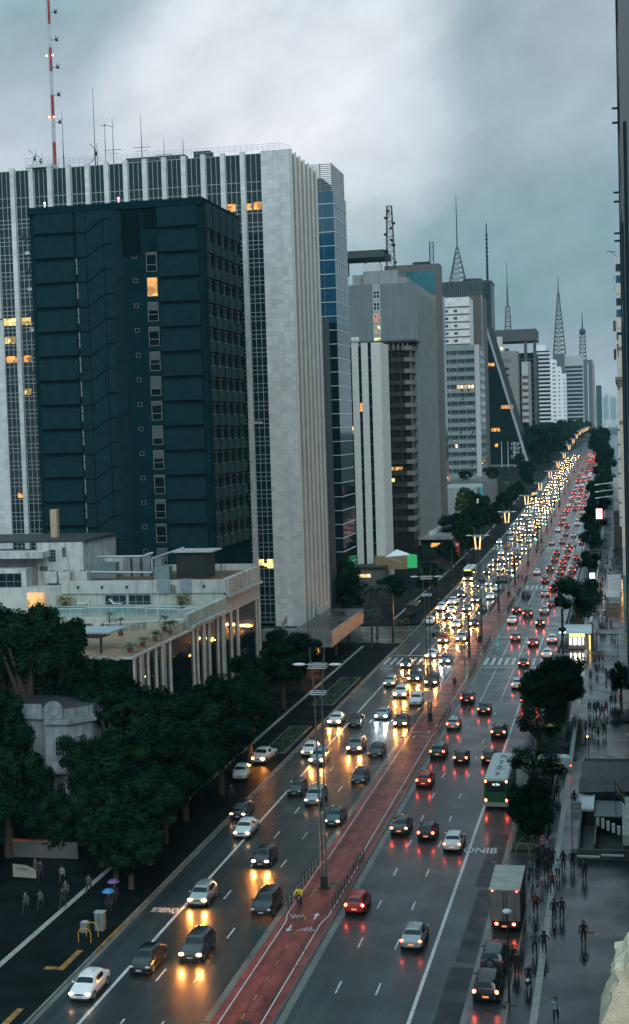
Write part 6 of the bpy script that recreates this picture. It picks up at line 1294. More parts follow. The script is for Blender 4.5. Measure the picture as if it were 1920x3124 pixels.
# parked vehicles
car_near('sedan_car', 'parked white sedan on the forecourt half under the trees', 'car', -43.6, 160.0, .15, math.pi + .12, 's', 'white', 0, 'on', 'parked vehicles')
car_near('pickup_truck', 'parked white pickup behind the parked white sedan under the trees', 'pickup', -43.0, 168.3, .15, math.pi - .1, 'p', 'white', 1, 'on', 'parked vehicles')
car_near('minivan_car', 'black parked van with glowing red tail lights at the pavement bay', 'van', -9.75, 99.7, .02, 0, 'u', 'black', 2, 'off', 'parked vehicles')
t = car_near('suv_car', 'dark grey parked suv with a spare wheel on its tailgate behind the box truck', 'car', -9.75, 105.2, .02, 0, 'u', 'charcoal', 0, 'off', 'parked vehicles')
b = MB(); b.cyl((-.15, -2.2, .98), (-.15, -2.42, .98), .36, .36, 18); b.cyl((-.15, -2.42, .98), (-.15, -2.45, .98), .24, .22, 14, 1); part('spare_wheel', b, [tyre, rim], t, True)
car_near('white_van', 'white van parked across the pavement driveway behind the feathery tree', 'van', -8.6, 165.2, .1, R(100), 'v', 'white', 1, 'off', 'parked vehicles')
# buses
def bus(lab, x, y, rz, body_c, skirt, ln=12.2, sign=None, rear_lit=1, front_lit=0, z=0.0):
    t = thing('city_bus', lab, 'bus', (x, y, z), rz, 'city buses')
    w, h = 1.27, 3.15; bm_ = M('bus_' + str(body_c[0])[:4], body_c, .3, .08, 1, 0, 0, .5); rf = M('bus_roof', (.50, .54, .54), .45, .12, 1.5)
    pl = [(-w + .12, -ln / 2), (w - .12, -ln / 2), (w, -ln / 2 + .2), (w, ln / 2 - .25), (w - .25, ln / 2), (-w + .25, ln / 2), (-w, ln / 2 - .25), (-w, -ln / 2 + .2)]
    b = MB(); b.prism(pl, .75, 3.02); part('body', b, bm_, t, True)
    b = MB(); b.prism(pl, .3, .75); part('skirt', b, M('bus_skirt', skirt, .5), t, True)
    b = MB(); b.prism(pl, 3.02, 3.12); b.prism([(a * .9, c * .985) for a, c in pl], 3.12, 3.24); part('roof', b, rf, t, True)
    for yy, l_ in ((3.9, 1.5), (-1.6, 1.5)):
        b = MB(); b.box(-.5, .5, yy - l_ / 2, yy + l_ / 2, 3.24, 3.32); b.box(-.3, .3, yy - l_ / 2 + .2, yy + l_ / 2 - .2, 3.32, 3.36, 1); part('roof_hatch', b, [rf, M('hatch_grey', (.2, .23, .23), .5)], t, True)
    for yy in (1.9, .9, -.5, -3.6, -4.3):
        b = MB(); b.box(-.2, .2, yy - .12, yy + .12, 3.24, 3.30); part('roof_vent', b, plastic, t, True)
    for s in (-1, 1):
        for k in range(7):
            b = MB(); y0 = -ln / 2 + .7 + k * (ln - 1.2) / 7; b.box(s * w - .02, s * w + .02, y0, y0 + (ln - 1.2) / 7 - .12, 1.55, 2.7); part('side_window', b, carglass, t, True)
    b = MB(); b.box(-1.0, 1.0, -ln / 2 - .02, -ln / 2 + .02, 1.85, 2.85); part('rear_window', b, carglass, t, True)
    b = MB(); b.box(-1.08, 1.08, ln / 2 - .02, ln / 2 + .02, 1.2, 2.6); part('windscreen', b, carglass, t, True)
    b = MB(); b.box(-.9, .9, ln / 2 + .0, ln / 2 + .03, 2.66, 2.98); part('destination_sign', b, ME('bus_amber', (1, .45, .08), 1.5) if front_lit else plastic, t, True)
    if sign:
        me = text_mesh(sign, .34, ME('sign_white', (.9, .95, 1), 1.3), .01); o = part('route_number', me, None, t); o.location = (0, -ln / 2 - .04, 2.62); o.rotation_euler = (R(90), 0, 0)
    for s in (-1, 1):
        for zz, r_ in ((.98, .12), (2.95, .10)):
            b = MB(); b.ball((s * 1.08, -ln / 2 - .01, zz), r_, .04, r_ * 1.2, 10, 6); part('tail_light', b, TLm[2 if rear_lit else 0], t, True, True)
        b = MB(); b.ball((s * .95, ln / 2 + .0, .72), .17, .06, .13, 10, 6); part('headlight', b, HL[front_lit], t, True, True)
        for yy in (-ln / 2 + 3.0, ln / 2 - 2.6):
            b = MB(); b.cyl((s * (w - .3), yy, .5), (s * (w + .012), yy, .5), .5, .5, 18); p = part('wheel', b, tyre, t, True); b = MB(); b.cyl((s * w, yy, .5), (s * (w + .03), yy, .5), .27, .25, 12); part('rim', b, rim, p, True)
        b = MB(); b.tube([(s * w, ln / 2 - .3, 2.6), (s * (w + .25), ln / 2 + .1, 2.5)], .03); b.box(s * (w + .25) - .08, s * (w + .25) + .08, ln / 2 + .05, ln / 2 + .12, 2.05, 2.5); part('mirror', b, plastic, t, True)
    return t
bus('green city bus with a pale roof stopped beside the planter bed', -13.25, 155.0, 0, (.012, .085, .035), (.30, .31, .26), sign='917H')
bus('bronze bus tail half hidden behind the big spreading tree', -13.2, 210.6, 0, (.17, .14, .10), (.35, .33, .27), sign=None)
bus('oncoming bus with amber destination sign in the bus lane by the kerb', -39.0, 377.2, math.pi, (.10, .12, .10), (.25, .26, .22), rear_lit=0, front_lit=1)
bus('far oncoming bus with lit interior in the packed queue past the third crossing', -39.0, 675, math.pi, (.14, .10, .08), (.25, .2, .18), rear_lit=0, front_lit=1, z=gz(672))
bus('far bus with a white roof climbing in the receding bus lane', -13.0, 860, 0, (.3, .32, .34), (.2, .2, .2), z=gz(858))
# box truck
t = thing('box_truck', 'box truck with a grey cargo body and two red tail lights parked in the bay', 'truck', (-9.5, 112.0, .02))
tk = M('truck_box', (.17, .16, .15), .6, .25, 1.2, 0, .05, streak=.5); tr_ = M('truck_roof', (.38, .37, .34), .55, .2, 1.2)
b = MB(); b.box(-1.2, 1.2, 0, 6.4, 1.0, 3.45); part('cargo_box', b, tk, t, True)
b = MB(); b.box(-1.23, 1.23, -.03, 6.43, 3.45, 3.52); [b.box(-1.22, 1.22, .6 + k * 1.2, .64 + k * 1.2, 3.52, 3.535) for k in range(5)]; part('cargo_roof', b, tr_, t, True)
for s in (-1, 1):
    b = MB(); b.box(s * .61 - .57, s * .61 + .57, -.05, -.002, 1.05, 3.36); d_ = part('rear_door', b, tk, t, True)
    b = MB(); b.box(s * .12 - .025, s * .12 + .025, -.1, -.052, 1.1, 3.3); part('lock_bar', b, steel_d, d_, True)
    b = MB(); b.ball((s * .68, -.06, .78), .13, .05, .10, 10, 6); part('tail_light', b, TLm[2], t, True, True)
    b = MB(); b.ball((s * .95, -.06, 3.4), .07, .04, .05, 8, 5); part('marker_light', b, TLm[1], t, True, True)
    b = MB(); b.box(s * 1.0 - .13, s * 1.0 + .13, .7, .75, .25, .8); part('mudflap', b, plastic, t, True)
    for yy, in ((1.3,), (7.4,)):
        b = MB(); b.cyl((s * .75, yy, .42), (s * 1.1, yy, .42), .42, .42, 18); p = part('wheel', b, tyre, t, True); b = MB(); b.cyl((s * 1.1, yy, .42), (s * 1.12, yy, .42), .22, .2, 12); part('rim', b, rim, p, True)
    b = MB(); b.tube([(s * 1.0, 8.3, 2.1), (s * 1.35, 8.4, 2.1)], .03); b.box(s * 1.35 - .1, s * 1.35 + .1, 8.36, 8.44, 1.6, 2.2); part('mirror', b, plastic, t, True)
b = MB(); b.box(-1.05, 1.05, 0, 8, .6, 1.0); b.box(-1.1, 1.1, -.12, .02, .5, .66); part('chassis', b, steel_d, t, True)
b = MB(); b.prism([(-1.05, 6.6), (1.05, 6.6), (1.05, 8.1), (.85, 8.45), (-.85, 8.45), (-1.05, 8.1)], .6, 2.5); part('cab', b, paint_m('white'), t, True)
b = MB(); b.box(-.8, .8, 8.44, 8.48, 1.5, 2.3); part('windscreen', b, carglass, t, True)
b = MB(); b.box(-.25, .25, -.13, -.1, .55, .67); part('number_plate', b, plate_lit, t, True)
# ---------------------------------------------------------------- people
SKIN = M('skin', (.26, .15, .10), .55, .08, 3)
def cloth(c): return M('cloth_%.3f_%.3f_%.3f' % c, c, .8, .18, 6)
def body_mesh(pose):
    """one skinned surface: joints with radii, fingers as short chains"""
    V, E_, Rr = [], [], []
    def add(p, r, par=None):
        V.append(p); Rr.append(r)
        if par is not None: E_.append((par, len(V) - 1))
        return len(V) - 1
    f = dict(walk=.30, stride=-.30, stand=.03, ride=0)[pose]; ride = pose == 'ride'
    lean = .22 if ride else .02
    pel = add((0, 0, .95), (.155, .11)); sp = add((0, lean * .4, 1.14), (.135, .095), pel); ch = add((0, lean * .8, 1.34), (.165, .11), sp); nk = add((0, lean + .01, 1.49), (.058, .058), ch)
    jaw = add((0, lean + .035, 1.58), (.068, .078), nk); hd = add((0, lean + .02, 1.67), (.083, .098), jaw); add((0, lean + .01, 1.745), (.05, .06), hd); add((0, lean + .125, 1.645), (.016, .016), hd)
    for s in (-1, 1): add((s * .085, lean, 1.645), (.014, .022), hd)
    for s in (-1, 1):
        hip = add((s * .10, 0, .90), (.098, .10), pel)
        if ride: kn = add((s * .14, .36, .80 if s > 0 else .62), (.062, .066), hip); an = add((s * .12, .22, .42 if s > 0 else .22), (.042, .045), kn)
        else:
            y = f * s
            kn = add((s * .105, y * .62 + .05, .50), (.064, .068), hip); an = add((s * .10, y - (.08 if y < -.1 else 0), .09 + (.05 if y < -.1 else 0)), (.042, .046), kn)
        a = V[an]; add((a[0], a[1] + .17, a[2] - .05), (.04, .032), an)
    for s in (-1, 1):
        y = -f * s * .8
        sh = add((s * .19, lean * .8, 1.42), (.066, .066), ch)
        if ride: el = add((s * .24, lean + .16, 1.22), (.044, .044), sh); wr = add((s * .25, lean + .38, 1.10), (.030, .028), el); dv = Vector((0, .8, -.5))
        else: el = add((s * .245, y * .35 - .02, 1.15), (.044, .044), sh); wr = add((s * .255, y * .8 + .06, .92), (.029, .027), el); dv = Vector((0, .25, -.97))
        w = Vector(V[wr]); pm = add(tuple(w + dv * .07), (.038, .018), wr); p0 = Vector(V[pm]); sd = Vector((0, 1, .2)).normalized() if not ride else Vector((1, 0, 0))
        for k, ln in enumerate((.072, .08, .075, .058)):
            o = p0 + sd * (.021 - .014 * k) + dv * .025; k1 = add(tuple(o), (.0095, .0095), pm); k2 = add(tuple(o + dv * ln * .55 + Vector((-s * .006, 0, 0))), (.0085, .0085), k1); add(tuple(o + dv * ln + Vector((-s * .022, 0, 0))), (.0075, .0075), k2)
        t1 = add(tuple(w + dv * .03 + sd * .035), (.011, .011), wr); add(tuple(w + dv * .075 + sd * .055), (.009, .009), t1)
    me = bpy.data.meshes.new('body'); me.from_pydata(V, E_, [])
    ob = bpy.data.objects.new('body', me); C.objects.link(ob); md = ob.modifiers.new('skin', 'SKIN'); md.use_smooth_shade = True
    for k, r in enumerate(Rr): me.skin_vertices[0].data[k].radius = r; me.skin_vertices[0].data[k].use_root = k == 0
    ob.modifiers.new('sub', 'SUBSURF').levels = 1; ob.modifiers['sub'].render_levels = 1
    dg = bpy.context.evaluated_depsgraph_get(); dg.update()
    res = bpy.data.meshes.new_from_object(ob.evaluated_get(dg)); bpy.data.objects.remove(ob)
    res.materials.clear()
    for k in range(4): res.materials.append(SKIN)
    for p in res.polygons:
        c = p.center; arm = abs(c.x) > .20 or (ride and c.y > lean + .12 and c.z < 1.4 and c.z > .98)
        hand = (abs(c.x) > .2 and c.z < .90 and not ride) or (ride and c.y > lean + .40)
        if hand or c.z > 1.51: m = 0
        elif c.z > .97 or (abs(c.x) > .205 and not ride): m = 1
        elif c.z < .10 and not ride or ride and c.z < .24: m = 3
        else: m = 2
        p.material_index = m; p.use_smooth = True
    return res
BODY = {p: body_mesh(p) for p in ('walk', 'stride', 'stand', 'ride')}
def hair_mesh(kind):
    b = MB()
    if kind == 'short': b.ball((0, .0, 1.70), .098, .108, .085, 12, 8)
    elif kind == 'long': b.ball((0, -.01, 1.69), .105, .115, .10, 12, 8); b.ball((0, -.06, 1.55), .10, .07, .16, 10, 8)
    elif kind == 'hood': b.ball((0, -.015, 1.66), .115, .115, .14, 12, 8)
    elif kind == 'cap': b.ball((0, .0, 1.715), .10, .11, .085, 12, 8); b.box(-.07, .07, .06, .19, 1.70, 1.715)
    return b
_hm = {}
def person(x, y, rz, top, bot, hair=('short', (.02, .016, .014)), lab='', group=None, pose='walk', bag=None, z=.15, sc_=1.0, cat='person', nm='person'):
    key = (pose, top, bot)
    if key not in _hm:
        me = BODY[pose].copy(); me.materials[1] = cloth(top); me.materials[2] = cloth(bot); me.materials[3] = M('shoe_black', (.015, .015, .016), .5); _hm[key] = me
    o = bpy.data.objects.new(nm, _hm[key]); C.objects.link(o); o.location = (x, y, z); o.rotation_euler = (0, 0, rz); q_ = ((x * 7.3 + y * 3.1) % 1); o.scale = (sc_ * (1.12 + .12 * q_), sc_ * (1.16 + .14 * q_), sc_ * (.95 + .09 * ((x * 3.7 + y * 5.9) % 1))); tag(o, lab, cat, group)
    hk = ('hair',) + hair
    if hk not in _hm: _hm[hk] = hair_mesh(hair[0]).mesh('hair', [cloth(hair[1])], smooth=True)
    h = part({'short': 'hair', 'long': 'hair', 'hood': 'hood', 'cap': 'cap'}[hair[0]], _hm[hk], None, o)
    if pose == 'ride': h.location = (0, .22, 0)
    if bag:
        b = MB()
        if bag[0] == 'backpack': b.ball((0, -.19, 1.25), .16, .10, .22, 10, 7)
        elif bag[0] == 'shopping': b.box(.24, .46, .02, .12, .42, .78); b.tube([(.28, .07, .78), (.30, .07, .92), (.40, .07, .78)], .012, 4)
        else: b.ball((-.30, .02, .95), .09, .17, .2, 10, 7); b.tube([(-.28, 0, 1.1), (-.1, .05, 1.46), (.1, -.05, 1.46)], .015, 4)
        g = solo({'backpack': 'backpack', 'shopping': 'shopping_bag'}.get(bag[0], 'shoulder_bag'), bag[2], 'bag', b, [cloth(bag[1])], (x, y, z), rz, None, True)
    return o
K, NV, GR = (.012, .013, .015), (.015, .022, .032), (.05, .055, .06)
A, T_ = 0.0, math.pi
near_people = [
 (-4.85, 95.0, T_, (.22, .30, .36), NV, ('long', (.02, .015, .012)), 'woman shaped walker in a pale blue top at the bottom edge of the pavement', 'walk', None),
 (-6.95, 107.4, A, (.05, .07, .085), K, ('cap', (.02, .03, .04)), 'person in a slate jacket and cap walking beside a black hooded companion', 'walk', None),
 (-6.25, 107.6, A, K, K, ('hood', K), 'black hooded walker on the tactile strip beside the slate jacket', 'stride', None),
 (-5.85, 115.4, A, K, K, ('short', (.01, .01, .01)), 'dark suited walker, the one of the close pair on the tactile strip side', 'stride', None),
 (-5.25, 115.7, A, (.018, .022, .026), K, ('short', (.012, .01, .01)), 'dark suited walker of the close pair, on the side of the orange frame', 'walk', None),
 (-3.4, 110.2, T_, K, (.03, .02, .018), ('long', (.008, .008, .008)), 'long haired person in black carrying an orange shoulder bag', 'stand', ('shoulder', (.40, .14, .05), 'orange shoulder bag carried by the person in black')),
 (-7.0, 101.0, T_, K, K, ('short', (.30, .28, .26)), 'pale haired person in a black coat pushing a stroller', 'walk', None),
 (-7.4, 116.6, A, K, K, ('cap', (.55, .10, .03)), 'person with an orange cap and orange striped back near the box truck', 'walk', ('backpack', (.45, .06, .03), 'bright orange backpack on the person with an orange cap')),
 (-7.2, 122.1, T_, (.35, .14, .17), (.3, .12, .14), ('cap', (.6, .5, .52)), 'small child in pink holding a blue bag', 'walk', ('shopping', (.03, .12, .22), 'blue bag swinging beside the child in pink')),
 (-6.3, 122.2, T_, (.12, .03, .03), K, ('short', K), 'person in a dark red jacket on the tactile strip', 'walk', None),
 (-6.0, 126.0, A, (.36, .42, .46), NV, ('short', K), 'person in a white shirt on the tactile strip', 'stride', None),
 (-8.9, 124.9, A, GR, K, ('short', K), 'grey striped top walker next to the planter bed end', 'walk', None),
 (-8.3, 125.8, T_, (.10, .18, .24), K, ('long', (.03, .02, .015)), 'person in a blue denim jacket close to the planter bed end', 'stand', None),
 (-7.0, 126.4, A, K, K, ('short', (.01, .01, .01)), 'black clad walker between the denim jacket and the white shirt', 'walk', None),
 (-5.6, 128.5, A, (.02, .02, .022), K, ('long', (.01, .01, .01)), 'long haired dark walker ahead of the white shirt', 'stride', None),
 (-4.8, 128.6, T_, K, K, ('hood', (.015, .015, .016)), 'hooded dark person by the white handrail of the subway', 'stand', None),
 (-3.7, 126.0, A, K, K, ('short', K), 'dark figure in the shade in front of the subway stair wall', 'stand', None),
 (-8.0, 103.2, A, K, K, ('short', K), 'dark vendor standing beside the parked van', 'stand', None),
 (-8.4, 104.6, T_, (.02, .02, .02), K, ('cap', (.05, .05, .05)), 'dark vendor in a cap behind the parked van', 'stand', None),
 (-8.0, 153.2, A, K, K, ('short', K), 'taller of two dark walkers beyond the dense planter shrub', 'walk', None),
 (-7.1, 152.9, T_, (.02, .02, .02), K, ('short', K), 'second dark walker beyond the dense planter shrub, near the tactile strip', 'stride', None),
 (-5.3, 150.3, A, K, K, ('hood', K), 'lone hooded walker in black by the subway canopy', 'walk', ('shoulder', (.012, .012, .012), 'black bag of the lone hooded walker')),
 (-7.7, 145.0, A, (.02, .025, .03), K, ('short', K), 'lone dark walker beside the planter bed wall', 'stride', None),
 (-8.0, 130.1, T_, K, K, ('short', K), 'dark clad person beside the yellow hoop', 'walk', None),
 (-7.6, 132.9, A, (.42, .14, .18), K, ('hood', (.42, .14, .18)), 'person in a pink hooded raincoat', 'walk', None),
 (-7.1, 132.0, T_, (.14, .20, .25), K, ('short', K), 'person with a pale blue shirt front just before the pink raincoat', 'walk', None),
 (-6.6, 129.5, A, K, K, ('short', (.01, .01, .01)), 'dark walker trailing the pink raincoat group', 'stride', None)]
for x, y, rz, top, bot, hr_, lab, pose, bag in near_people:
    person(x, y, rz, top, bot, hr_, lab.replace('woman shaped walker', 'long haired person'), 'pedestrians on the wide wet pavement', pose, bag, sc_=.68 if 'child' in lab else 1.0)
t = thing('stroller', 'black stroller with a white blanket pushed along the pavement', 'stroller', (-7.0, 100.2, .15), math.pi)
b = MB(); b.ball((0, .15, .72), .22, .34, .2, 10, 6); part('seat', b, cloth(K), t, True); b = MB(); b.ball((0, .2, .88), .17, .26, .10, 10, 6); part('blanket', b, cloth((.5, .5, .46)), t, True)
b = MB(); b.tube([(-.2, .4, .2), (-.2, -.5, 1.0), (.2, -.5, 1.0), (.2, .4, .2)], .015, 5); part('handle', b, steel_d, t, True)
for s in (-1, 1):
    for yy in (-.1, .45): b = MB(); b.cyl((s * .22, yy, .11), (s * .26, yy, .11), .11, .11, 10); part('wheel', b, tyre, t, True)
mid = [(-1.25, 204.7, (.28, .045, .05)), (-.45, 205.9, (.30, .03, .035)), (-1.8, 204.6, K), (-4.7, 199.6, (.16, .19, .2)), (-4.0, 198.5, K), (-3.58, 199.6, K), (-3.0, 197.0, GR), (-2.45, 199.2, (.32, .04, .045)), (-1.3, 193.9, K), (-.8, 194.1, (.02, .03, .035)), (-6.45, 189.2, K), (-5.7, 187.3, K), (-4.92, 185.9, (.03, .03, .03)), (-4.39, 186.5, (.03, .05, .06)), (-3.89, 185.8, K), (-3.32, 183.6, K), (-2.56, 184.7, (.02, .018, .02)), (-6.26, 217.8, K), (-5.0, 223.8, (.06, .06, .06)), (-4.16, 230.8, (.05, .06, .07)), (-2.7, 227.3, (.04, .09, .08)), (-1.7, 219.9, (.05, .05, .05)), (-1.2, 220.6, (.14, .07, .02)), (-4.56, 241.3, K), (-3.95, 241.4, K), (-3.36, 241.2, (.20, .06, .05))]
prng = random.Random(5)
mid_lab = {0: 'person in a red jacket beside another red jacket near the facade', 1: 'person in a bright red coat closest to the dark facade', 3: 'pale grey topped walker of the loose group', 7: 'red jacketed walker in the middle of the loose group', 18: 'grey walker carrying shopping by the big tree shade', 20: 'dark green jacketed walker past the big tree', 22: 'brown orange jacketed walker by the facade', 25: 'dark walker with a reddish bag near the lit kiosk'}
for k, (x, y, c) in enumerate(mid):
    rz = prng.choice((A, T_)) + prng.uniform(-.3, .3)
    if c == K: c = prng.choice((K, (.02, .024, .03), (.06, .045, .035), (.03, .05, .085), (.10, .10, .10), (.05, .07, .05), (.14, .05, .045), (.16, .17, .18)))
    lab = mid_lab.get(k); grp = 'pedestrians in the middle distance'
    if not lab:
        row = 'row of six dark walkers' if 10 <= k <= 16 else ('loose dark group behind the row of walkers' if k < 10 else 'dark pair nearer the lit kiosk')
        lab = 'one of the dark clothed people in the ' + row; grp = row
    person(x, y, rz, c, K if prng.random() < .7 else NV, (prng.choice(('short', 'long', 'hood')), (.012, .011, .01)), lab, grp, prng.choice(('walk', 'stride')), None)
for k in range(58):
    y = 262 + prng.random() ** 1.3 * 190; x = prng.uniform(-6.8, -1.0)
    if 310 < y < 347 and x > -3.6: x = prng.uniform(-6.8, -3.8)
    if 254 < y < 266: y += 14
    c = prng.choice((K, K, K, GR, NV, (.05, .05, .055), (.10, .05, .05)))
    person(x, y, prng.uniform(0, 6.28), c, K, (prng.choice(('short', 'hood')), (.012, .011, .01)), 'one of the dark silhouettes crowding the far wet pavement beyond the lit kiosk', 'far crowd on the wet pavement', prng.choice(('walk', 'stand')), None, gz(y) + .15)
left_p = [(-49.7, 111.8, (.04, .06, .06), 'dim walker in teal on the dark forecourt, alone'), (-48.8, 112.7, (.05, .06, .065), 'dim walker with pale bag near the teal one'), (-47.0, 113.2, K, 'dark walker crossing the dim tactile strip'), (-47.5, 115.3, (.06, .07, .07), 'grey walker beyond the dim tactile strip'), (-49.6, 119.6, (.12, .13, .13), 'pale topped figure by the garden wall'), (-51.9, 120.3, K, 'dark figure by the garden wall gap'), (-52.7, 121.0, GR, 'grey figure beside the pale banner'), (-42.6, 112.6, K, 'dark person under the blue umbrella'), (-43.0, 115.0, K, 'dark person under the purple umbrella'), (-46.2, 117.3, (.05, .06, .06), 'dim walker behind the umbrellas'), (-42.0, 149.6, K, 'dark figure standing on the kerb by the parked white sedan')]
for x, y, c, lab in left_p: person(x, y, prng.choice((A, T_)), c, K, ('short', (.012, .011, .01)), lab, 'people on the dark pavement', 'stand' if 'under' in lab else 'walk')
for k in range(16):
    y = prng.uniform(372, 440); person(prng.uniform(-45.5, -42), y, prng.uniform(0, 6), K, K, ('short', K), 'one of the dark people waiting on the pavement beside the oncoming bus', 'people by the oncoming bus', 'stand', None, gz(y) + .15)
for x, y, c, lab in ((-25.3, 217.9, K, 'lone dark figure walking on the red cycle path before the first crossing'), (-26.0, 370.6, K, 'dark half of a pair on the cycle path past the second crossing'), (-25.0, 369.3, (.03, .07, .16), 'blue jacketed half of a pair on the cycle path past the second crossing'), (-25.2, 440.6, K, 'far dark figure on the cycle path short of the third crossing')): person(x, y, 0, c, K, ('short', K), lab, 'people on the cycle path', 'walk', None, gz(y) + .12)
# cyclist
person(-26.95, 116.0, T_, (.75, .58, .01), K, ('cap', (.06, .08, .09)), 'cyclist in a bright yellow jacket and grey helmet riding towards us', None, 'ride', None, .12 + .12)
t = thing('bicycle', 'dark bicycle ridden by the yellow jacketed cyclist', 'bicycle', (-26.95, 115.9, .12), T_)
for y in (-.52, .52):
    b = MB(); n_ = 18
    for k in range(n_): a, c = 2 * math.pi * k / n_, 2 * math.pi * (k + 1) / n_; b.cyl((0, y + .33 * math.cos(a), .34 + .33 * math.sin(a)), (0, y + .33 * math.cos(c), .34 + .33 * math.sin(c)), .018, n=5)
    for k in range(6): a = math.pi * k / 6; b.cyl((0, y - .32 * math.cos(a), .34 - .32 * math.sin(a)), (0, y + .32 * math.cos(a), .34 + .32 * math.sin(a)), .004, n=3)
    part('wheel', b, tyre, t, True)
b = MB(); b.tube([(0, -.52, .34), (0, -.08, .36), (0, .38, .85), (0, -.16, .82), (0, -.08, .36)], .02, 6); b.tube([(0, -.52, .34), (0, -.16, .82)], .014, 5); b.tube([(0, .52, .34), (0, .36, .98)], .018, 6); part('frame', b, steel_d, t, True)
b = MB(); b.tube([(-.28, .34, 1.02), (0, .36, .98), (.28, .34, 1.02)], .016, 5); part('handlebar', b, blackm, t, True)
b = MB(); b.ball((0, -.18, .92), .08, .13, .04, 10, 5); part('saddle', b, blackm, t, True)
b = MB(); b.ball((0, .44, .95), .05, .05, .05, 8, 5); part('front_light', b, M('lamp_clear', (.45, .5, .52), .1, .1), t, True)
# umbrellas
def umbrella(x, y, z, cols, lab, r=.55):
    t = thing('umbrella', lab, 'umbrella', (x, y, z))
    b = MB(); n_ = 8; ap = (0, 0, .28)
    for k in range(n_):
        a, c = 2 * math.pi * k / n_, 2 * math.pi * (k + 1) / n_
        p, q = (r * .6 * math.cos(a), r * .6 * math.sin(a), .2), (r * .6 * math.cos(c), r * .6 * math.sin(c), .2)
        b.face([ap, p, q], 0); b.face([p, (r * math.cos(a), r * math.sin(a), 0), (r * math.cos(c), r * math.sin(c), 0), q], len(cols) - 1)
    part('canopy', b, [M('umb_%.2f_%.2f_%.2f' % c, c, .5) for c in cols], t, True)
    b = MB(); b.cyl((0, 0, .33), (0, 0, -.75), .012, n=5); part('shaft', b, steel_d, t, True)
umbrella(-42.6, 112.5, 2.0, [(.03, .17, .42)], 'bright blue umbrella on the dark pavement'); umbrella(-43.0, 114.9, 2.05, [(.12, .06, .22)], 'purple umbrella behind the blue one')
umbrella(-9.2, 181.3, 2.1, [(.75, .16, .04), (.45, .50, .06)], 'orange and lime umbrella by the planter bed corner', .62)
person(-9.2, 181.35, 0, K, K, ('short', K), 'dark person under the orange and lime umbrella', None, 'stand')
# hoops, cabinets, posts
yel = M('hoop_yellow', (.42, .26, .015), .4, .15)
for x, y, w, lab in ((-42.1, 105.6, .52, 'yellow bicycle hoop standing before its twin on the dark pavement'), (-42.0, 107.0, .5, 'yellow bicycle hoop next to the grey cabinet'), (-9.45, 132.2, .6, 'yellow hoop at the end wall of the planter bed'), (-44.4, 287.5, .5, 'yellow hoop on the far street corner'), (-43.2, 289, .5, 'second yellow hoop on the far street corner, closer to the kerb')):
    b = MB(); pts = [(-w, 0, 0), (-w, 0, .75)] + [(-w * math.cos(R(a)), 0, .75 + w * .8 * math.sin(R(a))) for a in range(20, 180, 20)] + [(w, 0, .75), (w, 0, 0)]; b.tube(pts, .035, 6); solo('bicycle_hoop', lab, 'bike rack', b, [yel], (x, y, .15), 0, 'yellow hoops')
t = thing('utility_cabinet', 'pale grey utility cabinet behind the yellow hoops', 'cabinet', (-41.9, 108.6, .15)); b = MB(); b.box(-.38, .38, -.3, .3, 0, 1.45); part('case', b, M('cabinet_grey', (.13, .16, .16), .5), t, True); b = MB(); b.box(-.42, .42, -.34, .34, 1.45, 1.52); part('lid', b, M('cabinet_top', (.28, .32, .32), .4), t, True); b = MB(); b.box(-.02, .02, -.315, -.3, .1, 1.35); part('door_gap', b, blackm, t, True)
t = thing('grey_bin', 'low grey bin beside the utility cabinet', 'bin', (-43.0, 108.0, .15)); b = MB(); b.box(-.3, .3, -.3, .3, 0, .8); part('case', b, M('cabinet_grey', (.13, .16, .16), .5), t, True); b = MB(); b.ball((0, 0, .8), .33, .33, .12, 10, 5); part('lid', b, M('cabinet_top', (.28, .32, .32), .4), t, True)
t = thing('pale_banner', 'pale leaning banner with scrawled writing by the garden wall', 'banner', (-53.6, 120.5, .15)); b = MB(); b.face([(-1.1, 0, .2), (1.1, .1, .1), (1.1, .1, .9), (.2, 0, 1.3), (-1.1, 0, 1.4)]); b.face([(-1.1, .03, .2), (1.1, .13, .1), (1.1, .13, .9), (.2, .03, 1.3), (-1.1, .03, 1.4)]); part('cloth', b, M('banner_pale', (.20, .21, .18), .7), t, True); b = MB(); b.tube([(-.8, -.03, .9), (-.6, -.03, 1.1), (-.4, -.03, .8), (-.2, -.03, 1.1), (0, -.03, .8), (.2, -.03, 1.05), (.4, -.03, .8)], .02, 4); part('scrawl', b, blackm, t, True)
t = thing('pavement_post', 'thin dark post with a small orange light on a square base by the subway', 'post', (-4.15, 168.2, .15)); b = MB(); b.cyl((0, 0, 0), (0, 0, 3.8), .06, .045, 8); part('pole', b, steel_d, t, True); b = MB(); b.box(-.5, .5, -.4, .4, 0, .5); part('base', b, conc_d, t, True); b = MB(); b.ball((-.12, 0, 3.5), .10, .10, .13, 8, 5); part('orange_light', b, ME('post_orange', (1, .45, .15), 4), t, True)
t = thing('pavement_post', 'dark slim lamp post beside the parked black van', 'post', (-8.15, 97.8, .15)); b = MB(); b.cyl((0, 0, 0), (0, 0, 6.4), .08, .05, 8); part('pole', b, steel_d, t, True); b = MB(); b.ball((0, 0, 6.5), .35, .35, .16, 10, 5); part('globe', b, lamp_glass, t, True); b = MB(); b.box(-.5, .5, -.25, .25, 0, .05); part('base', b, conc_d, t, True)
